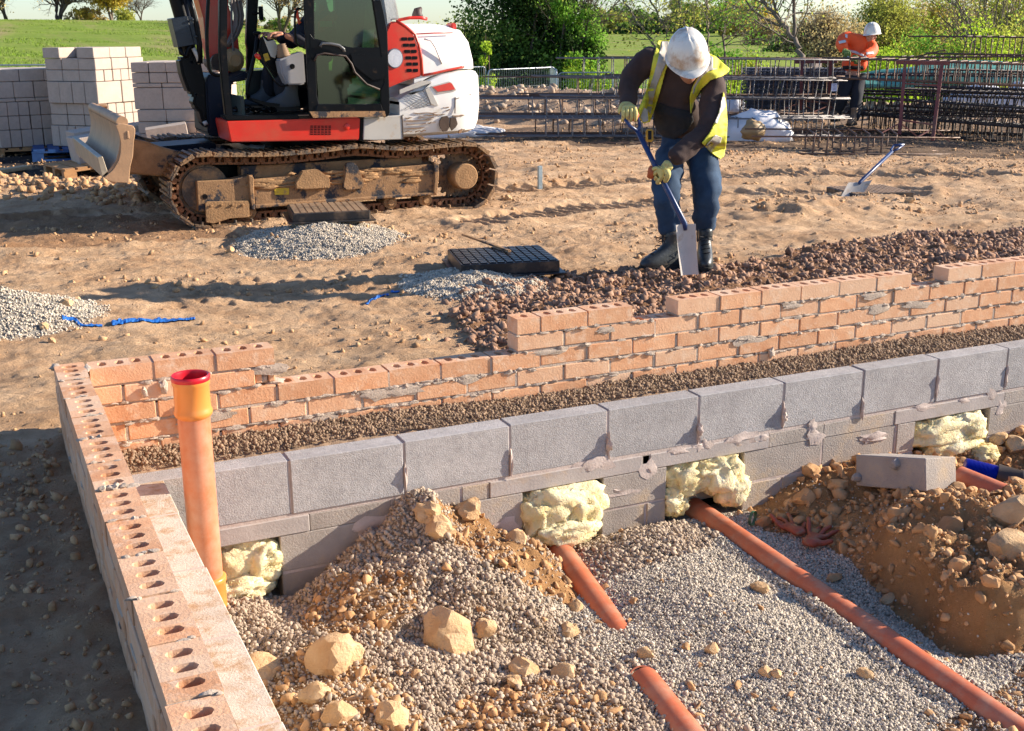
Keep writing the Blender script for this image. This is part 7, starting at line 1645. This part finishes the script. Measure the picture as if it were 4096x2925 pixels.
def drape(name, poly, Z_, bv, dep, m, parent, off=.014, th=.006, step=3.0, extra=None, smooth=2, org=(0, 0, 0)):
    """cloth panel cut to an outline and laid on the body surface with its own thickness"""
    P = np.array([Z_(*p) for p in poly]); x0, y0 = P.min(0)-step; x1, y1 = P.max(0)+step; nx = int((x1-x0)/step)+2; ny = int((y1-y0)/step)+2
    gx = x0+np.arange(nx)*step; gy = y0+np.arange(ny)*step; D = np.full((nx, ny), np.nan); X_, Y_ = np.meshgrid(gx, gy, indexing='ij')
    for i in range(nx):
        for j in range(ny):
            d = ray(gx[i], gy[j]); h = bv.ray_cast(Vector(CAM), Vector(d).normalized())
            if h[0] is not None: t = (np.array(h[0])-CAM)@FW; D[i, j] = t if abs(t-dep) < .6 else np.nan
    md = np.nanmedian(D) if np.isfinite(D).any() else dep; 
    D2 = D.copy()
    for _ in range(60):
        bad = ~np.isfinite(D2)
        if not bad.any(): break
        pad = np.pad(D2, 1, constant_values=np.nan); st = np.stack([pad[:-2, 1:-1], pad[2:, 1:-1], pad[1:-1, :-2], pad[1:-1, 2:]]); mn = np.nanmean(np.where(np.isfinite(st), st, np.nan), 0) if np.isfinite(st).any() else md
        D2 = np.where(bad & np.isfinite(mn), mn+.004, D2)
    D2 = np.where(np.isfinite(D2), D2, md)
    for _ in range(smooth):
        pad = np.pad(D2, 1, mode='edge'); av = (pad[:-2, 1:-1]+pad[2:, 1:-1]+pad[1:-1, :-2]+pad[1:-1, 2:]+D2)/5; D2 = np.minimum(av, D2)*.5+av*.5
    D2 = D2-off
    ins = in_poly(X_, Y_, [tuple(p) for p in P])
    # pull border vertices onto the outline
    pts = {}; V = []; F = []
    seg = list(zip(P, np.roll(P, -1, 0)))
    def snap(px_, py_2):
        best = None
        for a, b in seg:
            ab = b-a; t = np.clip(((px_-a[0])*ab[0]+(py_2-a[1])*ab[1])/(ab@ab+1e-9), 0, 1); q = a+ab*t; dd = math.hypot(q[0]-px_, q[1]-py_2)
            if best is None or dd < best[0]: best = (dd, q)
        return best
    def vid(i, j):
        if (i, j) not in pts:
            x, y = gx[i], gy[j]
            if not ins[i, j]: _, q = snap(x, y); x, y = q
            pts[(i, j)] = len(V); w = .004*mnoise.noise(Vector((x*.09, y*.09, 3)))+.003*mnoise.noise(Vector((x*.25, y*.12, 7))); V.append(CAM+ray(x, y)*(D2[i, j]+w)-np.array(org))
        return pts[(i, j)]
    for i in range(nx-1):
        for j in range(ny-1):
            k = ins[i, j]+ins[i+1, j]+ins[i+1, j+1]+ins[i, j+1]
            if k >= 1:
                a = [vid(i, j), vid(i+1, j), vid(i+1, j+1), vid(i, j+1)]; F.append(a)
    me = bpy.data.meshes.new(name); me.from_pydata([tuple(v) for v in V], [], F); me.materials.append(m); bm = bmesh.new(); bm.from_mesh(me); bmesh.ops.remove_doubles(bm, verts=bm.verts, dist=.0008)
    bmesh.ops.recalc_face_normals(bm, faces=bm.faces); bm.to_mesh(me); bm.free(); me.polygons.foreach_set('use_smooth', [True]*len(me.polygons))
    o = link(bpy.data.objects.new(name, me), parent); sm = o.modifiers.new('t', 'SOLIDIFY'); sm.thickness = th; sm.offset = 0
    return o
Z4 = zoomer(2300, 50, 1.476)
# ---- man with the spade
W = lambda X_, Y_, d: atd(*Z4(X_, Y_), d)
m1r = thing('person', 'man in a white helmet, brown jumper, jeans and open yellow vest bending over a spade', 'person', (0, 0, 0))
hipC = W(635, 770, 8.18); chest = W(600, 430, 7.93); neck = W(645, 300, 7.86); hd = W(662, 290, 7.72)
hl, hr_ = W(560, 800, 8.15), W(740, 800, 8.2)
kl, kr = W(535, 1085, 7.95), W(775, 1075, 8.02)
al, ar = W(558, 1375, 8.12), W(762, 1360, 8.22)
gl = atz(*Z4(560, 1508), GZ+.02)
dl = (al-CAM)@FW
shl, shr = W(455, 262, 7.93), W(815, 410, 7.90)
ell, elr = W(325, 385, 7.95), W(800, 690, 7.72)
wrl, wrr = W(312, 565, 7.80), W(560, 862, 7.60)
J = [(hipC, (.15, .11)), (W(625, 690, 8.14), (.155, .115)), (W(610, 560, 8.03), (.165, .12)), (chest, (.175, .13)), (W(625, 335, 7.9), (.12, .09)), (neck, .065), (hd, .085),
     (shl, .078), (ell, .052), (wrl, .034), (shr, .080), (elr, .055), (wrr, .034), (hl, .10), (kl, .065), (al, .042), (hr_, .10), (kr, .066), (ar, .042)]
E = [(0, 1), (1, 2), (2, 3), (3, 4), (4, 5), (5, 6), (4, 7), (7, 8), (8, 9), (4, 10), (10, 11), (11, 12), (0, 13), (13, 14), (14, 15), (0, 16), (16, 17), (17, 18)]
body = skin('body', scl(J, .74), E, M_skin, m1r, 2)
J = [(W(632, 735, 8.15), (.165, .13)), (W(618, 640, 8.10), (.18, .14)), (W(605, 540, 8.02), (.19, .145)), (chest, (.20, .145)), (W(625, 335, 7.9), (.13, .10)), (W(645, 305, 7.87), .085),
     (W(520, 300, 7.93), .12), (shl, .098), (W(385, 320, 7.95), .085), (ell, .076), (W(315, 480, 7.9), .064), (W(310, 575, 7.80), .052),
     (W(745, 385, 7.9), .12), (shr, .100), (W(818, 540, 7.82), .086), (elr, .078), (W(690, 780, 7.66), .064), (W(562, 878, 7.60), .054)]
E = [(0, 1), (1, 2), (2, 3), (3, 4), (4, 5), (3, 6), (6, 7), (7, 8), (8, 9), (9, 10), (10, 11), (3, 12), (12, 13), (13, 14), (14, 15), (15, 16), (16, 17)]
jumper = skin('jumper', scl(J, 1.13), E, M_jumper, m1r, 3); wrinkle(jumper, .014, 9, 2); wrinkle(jumper, .006, 26, 5)
J = [(W(638, 770, 8.18), (.165, .13)), (W(632, 715, 8.17), (.150, .12)), (hl, .122), (W(545, 930, 8.05), .100), (kl, .086), (W(548, 1200, 8.02), .078), (W(556, 1322, 8.10), .070),
     (hr_, .125), (W(772, 930, 8.1), .108), (kr, .090), (W(770, 1200, 8.12), .080), (W(765, 1310, 8.2), .070)]
E = [(0, 1), (0, 2), (2, 3), (3, 4), (4, 5), (5, 6), (0, 7), (7, 8), (8, 9), (9, 10), (10, 11)]
jeans = skin('jeans', scl(J, 1.12), E, M_jeans, m1r, 3); wrinkle(jeans, .016, 10, 7, (1, 1, 1.6)); wrinkle(jeans, .006, 30, 9, (1, 1, 2))
for c, r_ in ((W(557, 1338, 8.11), .052), (W(764, 1328, 8.21), .052)): o = MB(); o.tube([c+np.array((0, 0, -.03)), c+np.array((0, 0, .04))], [r_*1.0, r_*1.1], 18); o.build('sock', M_blackfab, m1r, smooth=True, ang=50)
ab = W(575, 1450, 8.10); boot('boot', (ab[0], ab[1], GZ), atd(*Z4(420, 1508), 8.02)*np.array((1, 1, 0))+np.array((0, 0, GZ+.035)), m1r, 1.12)
ab = W(762, 1440, 8.20); tp = W(775, 1505, 7.9); boot('boot', (ab[0], ab[1], GZ), np.array((tp[0], tp[1], GZ+.035)), m1r, 1.12)
hu = (W(640, 90, 7.68)-W(672, 330, 7.72)); hu = hu/np.linalg.norm(hu); hup = hu*.72-FW*.70; hf = -FW*.7-UP*.8+RT*.05
helmet('helmet', W(664, 258, 7.70), hup, hf, 1.2, m1r)
head(None, W(668, 318, 7.735), hup, hf, 1.0, m1r)
# the spade held in both hands
sg_, sn_, st_ = W(318, 600, 7.72), W(648, 1250, 7.62), W(672, 1548, 7.72)
sp1 = spade('long-bladed blue spade held by the man in the yellow vest', sg_, sn_, st_, RT*.97+UP*.08+FW*.22, .135, None, m_bl=mat('bright_blade', (.62, .56, .49), .45, .1, 9, .1, 60, dirt=(.45, .30, .18), dthr=.62, dscale=9))
sax = (sn_-sg_)/np.linalg.norm(sn_-sg_)
glove('glove', W(308, 545, 7.82), W(318, 605, 7.725), RT, M_gly, m1r, 1.25, side=-1)
glove('glove', W(560, 868, 7.61), sg_+sax*((W(500, 955, 7.66)-sg_)@sax), -sax, M_gly, m1r, 1.3, side=1)
for i, (c, r_) in enumerate(((W(352, 606, 7.72), (.030, .03, .040)), (W(452, 945, 7.66), (.026, .026, .045)))): o = MB(); o.blob(c, r_, 2, .3, 3, i); o.build('orange_glove_palm', M_glo, m1r, smooth=True)
# vest and its reflective bands
bv = bvh_of([jumper, jeans])
VL = [(492, 166), (560, 168), (556, 290), (535, 345), (500, 470), (462, 590), (440, 648), (405, 655), (362, 602), (398, 520), (430, 440), (448, 350), (470, 240)]
VR = [(775, 236), (830, 262), (912, 335), (905, 352), (866, 378), (800, 398), (745, 450), (700, 530), (684, 600), (678, 500), (695, 440), (715, 395), (775, 330)]
VS = [(876, 470), (890, 530), (898, 640), (892, 780), (878, 850), (858, 866), (818, 838), (750, 772), (800, 705), (848, 600), (866, 530)]
v1 = drape('hi_vis_vest', VL, Z4, bv, 7.9, M_vest, m1r, .022, .006)
drape('hi_vis_vest', VR, Z4, bv, 7.9, M_vest, m1r, .024, .006)
drape('hi_vis_vest', VS, Z4, bv, 7.95, M_vest, m1r, .018, .006)
bv2 = bv
for nm, pl in (('reflective_tape', [(512, 170), (552, 172), (545, 285), (520, 340), (482, 432), (460, 520), (445, 600), (412, 560), (430, 470), (462, 380), (490, 280), (500, 230)]),
               ('reflective_tape', [(788, 250), (850, 282), (885, 320), (790, 345), (752, 375), (712, 440), (694, 500), (700, 440), (722, 395), (776, 335)]),
               ('reflective_tape', [(868, 500), (884, 500), (890, 560), (860, 600), (838, 660), (824, 650), (852, 590)]),
               ('reflective_tape', [(770, 790), (830, 722), (868, 740), (858, 770), (812, 812), (806, 825)]),
               ('reflective_tape', [(405, 560), (428, 575), (432, 640), (405, 650), (385, 620)])):
    drape(nm, pl, Z4, bv2, 7.9, M_refl, m1r, .034, .003)
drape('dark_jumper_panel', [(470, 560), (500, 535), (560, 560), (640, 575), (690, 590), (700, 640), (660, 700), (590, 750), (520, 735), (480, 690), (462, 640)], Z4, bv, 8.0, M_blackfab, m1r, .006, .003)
o = MB(); c = W(440, 728, 7.98); o.box((0, 0, 0), (.05, .03, .085), np.stack([RT, FW, UP], 1)); tm = o.build('tape_measure', mat('yellow_tool_case', (.68, .36, .02), .45), bevel=.008); tm.location = c; tag(tm, 'yellow and black tape measure clipped to the belt of the bending man', 'tape measure')
o = MB(); o.box(-FW*.016, (.024, .004, .06), np.stack([RT, FW, UP], 1)); o.build('black_label', M_blackfab, tm)
o = MB(); o.tube([np.array((0, 0, -.04)), np.array((0, 0, -.12))], .006, 6); o.build('hook', M_blackfab, tm)
# ---- man in orange tying the cage
W = lambda X_, Y_, d: atd(*Z5(X_, Y_), d)
m2r = thing('person', 'man in an orange hi-vis jacket and white helmet leaning over the rebar cage', 'person', (0, 0, 0))
D0 = 18.2
hip2 = W(1075, 500, D0); ch2 = W(1110, 320, D0-.05); nk2 = W(1180, 262, D0-.08); hd2 = W(1205, 232, D0-.12)
J = [(hip2, (.15, .1)), (W(1085, 420, D0), (.15, .1)), (ch2, (.17, .11)), (W(1150, 285, D0), (.10, .08)), (nk2, .06), (hd2, .085), (W(1040, 270, D0), .075), (W(990, 290, D0-.1), .05), (W(1020, 365, D0-.3), .035), (W(1205, 315, D0-.05), .075), (W(1190, 385, D0-.25), .05), (W(1105, 410, D0-.38), .034),
     (W(1035, 540, D0), .095), (W(995, 680, D0-.05), .06), (W(965, 800, D0+.1), .04), (W(1100, 540, D0), .095), (W(1095, 690, D0-.1), .06), (W(1085, 830, D0-.1), .04)]
E = [(0, 1), (1, 2), (2, 3), (3, 4), (4, 5), (3, 6), (6, 7), (7, 8), (3, 9), (9, 10), (10, 11), (0, 12), (12, 13), (13, 14), (0, 15), (15, 16), (16, 17)]
skin('body', scl(J, .7), E, M_skin, m2r, 1)
J = [(W(1078, 515, D0), (.19, .14)), (W(1085, 430, D0), (.20, .15)), (W(1100, 360, D0), (.20, .15)), (W(1125, 310, D0-.03), (.19, .14)), (W(1165, 275, D0-.05), .10), (W(1060, 275, D0), .125), (W(1005, 270, D0-.05), .095), (W(985, 300, D0-.12), .088), (W(1018, 355, D0-.3), .062),
     (W(1195, 310, D0-.05), .115), (W(1215, 350, D0-.15), .098), (W(1180, 390, D0-.28), .08), (W(1115, 408, D0-.37), .060)]
E = [(0, 1), (1, 2), (2, 3), (3, 4), (3, 5), (5, 6), (6, 7), (7, 8), (3, 9), (9, 10), (10, 11), (11, 12)]
jk = skin('jacket', scl(J, 1.1), E, M_hv, m2r, 2); wrinkle(jk, .02, 9, 12); wrinkle(jk, .008, 24, 13)
J = [(W(1078, 480, D0), (.17, .13)), (W(1040, 560, D0), .112), (W(995, 690, D0-.05), .085), (W(964, 825, D0+.1), .074), (W(1108, 560, D0), .112), (W(1098, 690, D0-.1), .088), (W(1083, 860, D0-.1), .074)]
tr = skin('trousers', scl(J, 1.08), [(0, 1), (1, 2), (2, 3), (0, 4), (4, 5), (5, 6)], M_dk, m2r, 2); wrinkle(tr, .014, 11, 3)
a2 = W(1078, 870, D0-.1); boot('boot', (a2[0], a2[1], a2[2]), W(1045, 880, D0-.28), m2r, 1.1, mat('brown_boot', (.16, .10, .06), .7), False)
a2 = W(962, 838, D0+.12); boot('boot', (a2[0], a2[1], a2[2]), W(935, 850, D0-.05), m2r, 1.1, MATS['brown_boot'], False)
hv = (UP*.85+FW*-.1-RT*-.0); helmet('helmet', W(1208, 236, D0-.13), UP*.85-FW*.25-RT*.25+RT*.15, -FW*.55-RT*.3-UP*.5, 1.12, m2r)
head(None, W(1196, 262, D0-.12), UP*.85-FW*.2, -FW*.6-RT*.55-UP*.4, 1.0, m2r)
M_ggn = mat('green_work_glove', (.12, .18, .04), .8, .2, 12, .2, 60)
glove('glove', W(1018, 350, D0-.3), W(1030, 385, D0-.36), RT, M_ggn, m2r, 1.25, -1); glove('glove', W(1118, 408, D0-.37), W(1085, 415, D0-.42), RT*.3+UP, M_ggn, m2r, 1.2, 1)
bv = bvh_of([jk, tr])
for pl in ([(1018, 240), (1036, 244), (1034, 268), (1020, 262)], [(972, 290), (1020, 280), (1026, 296), (978, 308)], [(1042, 348), (1090, 358), (1150, 385), (1146, 398), (1085, 374), (1040, 362)], [(1165, 368), (1215, 362), (1222, 378), (1170, 384)], [(1150, 395), (1165, 392), (1170, 414), (1152, 414)]):
    drape('reflective_band', pl, Z5, bv, D0, M_reflw, m2r, .022, .003, step=1.6)
drape('tool_belt', [(1005, 468), (1145, 468), (1145, 486), (1005, 484)], Z5, bv, D0, M_blackfab, m2r, .03, .02, step=1.6)
o = MB(); o.tube([W(1035, 395, D0-.38), W(1062, 420, D0-.40)], .012, 8); tag(o.build('pliers', M_galv), 'small steel pliers in the hand of the man in orange', 'pliers')
# ---- digger driver, seated in the cab
m3r = thing('person', 'driver in dark clothes with an orange vest seated inside the digger cab', 'person', (0, 0, 0))
yv = 6.30
S_ = lambda X_, Y_, y: P1(E2, X_, Y_, y)
zS = G+1.28
hp = np.array((2.80, 6.34, zS)); 
J = [(hp, (.15, .12)), (np.array((2.86, 6.34, zS+.22)), (.15, .11)), (np.array((2.88, 6.34, zS+.42)), (.17, .11)), (np.array((2.86, 6.34, zS+.55)), .07), (np.array((2.84, 6.34, zS+.66)), .08),
     (np.array((2.84, 6.14, zS+.44)), .07), (np.array((2.66, 6.05, zS+.20)), .05), (S_(800, 400, 6.05), .036), (np.array((2.84, 6.54, zS+.44)), .07), (np.array((2.6, 6.5, zS+.22)), .05), (S_(640, 400, 6.35), .036),
     (np.array((2.72, 6.24, zS)), .10), (np.array((2.42, 6.20, zS+.04)), .07), (np.array((2.42, 6.2, G+1.0)), .045), (np.array((2.72, 6.44, zS)), .10), (np.array((2.38, 6.46, zS+.04)), .07), (np.array((2.36, 6.46, G+1.0)), .045)]
E = [(0, 1), (1, 2), (2, 3), (3, 4), (2, 5), (5, 6), (6, 7), (2, 8), (8, 9), (9, 10), (0, 11), (11, 12), (12, 13), (0, 14), (14, 15), (15, 16)]
skin('body', scl(J, .75), E, M_skin, m3r, 2)
head(None, np.array((2.82, 6.34, zS+.70)), (0.1, 0, 1), (-1, 0, 0), 1.0, m3r)
J2 = [(J[0][0]+np.array((0, 0, .02)), (.17, .14)), (J[1][0], (.175, .13)), (J[2][0], (.195, .13)), (J[3][0]-np.array((0, 0, .05)), .08), (J[5][0], .095), (J[6][0], .075), (J[7][0]+np.array((.07, 0, 0)), .052), (J[8][0], .095), (J[9][0], .075), (J[10][0]+np.array((.07, 0, 0)), .052)]
jc = skin('jacket', J2, [(0, 1), (1, 2), (2, 3), (2, 4), (4, 5), (5, 6), (2, 7), (7, 8), (8, 9)], mat('navy_grey_jacket', (.030, .030, .045), .85, .2, 10, .3, 60), m3r, 2); wrinkle(jc, .012, 12, 3)
J2 = [(J[0][0], (.16, .13)), (J[11][0], .11), (J[12][0], .085), (J[13][0]+np.array((0, 0, .02)), .07), (J[14][0], .11), (J[15][0], .085), (J[16][0]+np.array((0, 0, .02)), .07)]
skin('trousers', J2, [(0, 1), (1, 2), (2, 3), (0, 4), (4, 5), (5, 6)], M_dk, m3r, 2)
bq = S_(900, 1290, 6.15); boot('boot', (bq[0], bq[1], G+.915), (bq[0]-.22, bq[1], G+.95), m3r, 1.1, mat('dusty_grey_boot', (.07, .075, .085), .7), False)
boot('boot', (J[16][0][0], 6.46, G+.915), (J[16][0][0]-.22, 6.46, G+.95), m3r, 1.1, MATS['dusty_grey_boot'], False)
def bare_hand(wr, tip, par, s=1.0):
    wr, tip = np.array(wr, float), np.array(tip, float); d = tip-wr; L = np.linalg.norm(d); d /= L; sd = np.array((0, -1., 0)); dn = np.cross(d, sd)
    if dn[2] > 0: dn = -dn
    J = [(wr, (.030, .022)), (wr+d*.05, (.036, .020)), (wr+d*.085, (.036, .017))]; E = [(0, 1), (1, 2)]
    for i, v in enumerate((-.028, -.010, .009, .027)):
        b = len(J); q = wr+d*.092+sd*v; l = (.030, .034, .032, .026)[i]; J += [(q, .0105), (q+d*l*.9+dn*.006, .0098), (q+d*l*1.4+dn*.030, .009), (q+d*l*1.15+dn*.052, .0082)]; E += [(2, b), (b, b+1), (b+1, b+2), (b+2, b+3)]
    b = len(J); J += [(wr+d*.035+sd*.034+dn*.006, .012), (wr+d*.070+sd*.048+dn*.018, .0105), (wr+d*.100+sd*.044+dn*.030, .009)]; E += [(1, b), (b, b+1), (b+1, b+2)]
    return skin('hand', J, E, M_skin, par, 2)
bare_hand(S_(800, 390, 6.05), S_(640, 385, 6.05), m3r); bare_hand(S_(640, 395, 6.30), S_(490, 380, 6.24), m3r)
o = MB(); q = [(2.70, zS+.50), (2.66, zS+.30), (2.70, zS+.1), (2.78, zS+.1), (2.80, zS+.5)]; 
bv = bvh_of([jc])
drape('orange_vest', [(925, 100), (960, 110), (985, 240), (1005, 262), (968, 285), (945, 200)], E2, bv, 10.6, M_hv, m3r, .02, .004, step=1.5)
drape('orange_vest', [(1200, 0), (1230, -40), (1300, 100), (1210, 150)], E2, bv, 10.6, M_hv, m3r, .02, .004, step=2)
drape('orange_vest', [(1190, 260), (1380, 120), (1430, 200), (1400, 240), (1240, 380), (1200, 360)], E2, bv, 10.6, M_hv, m3r, .02, .004, step=2)
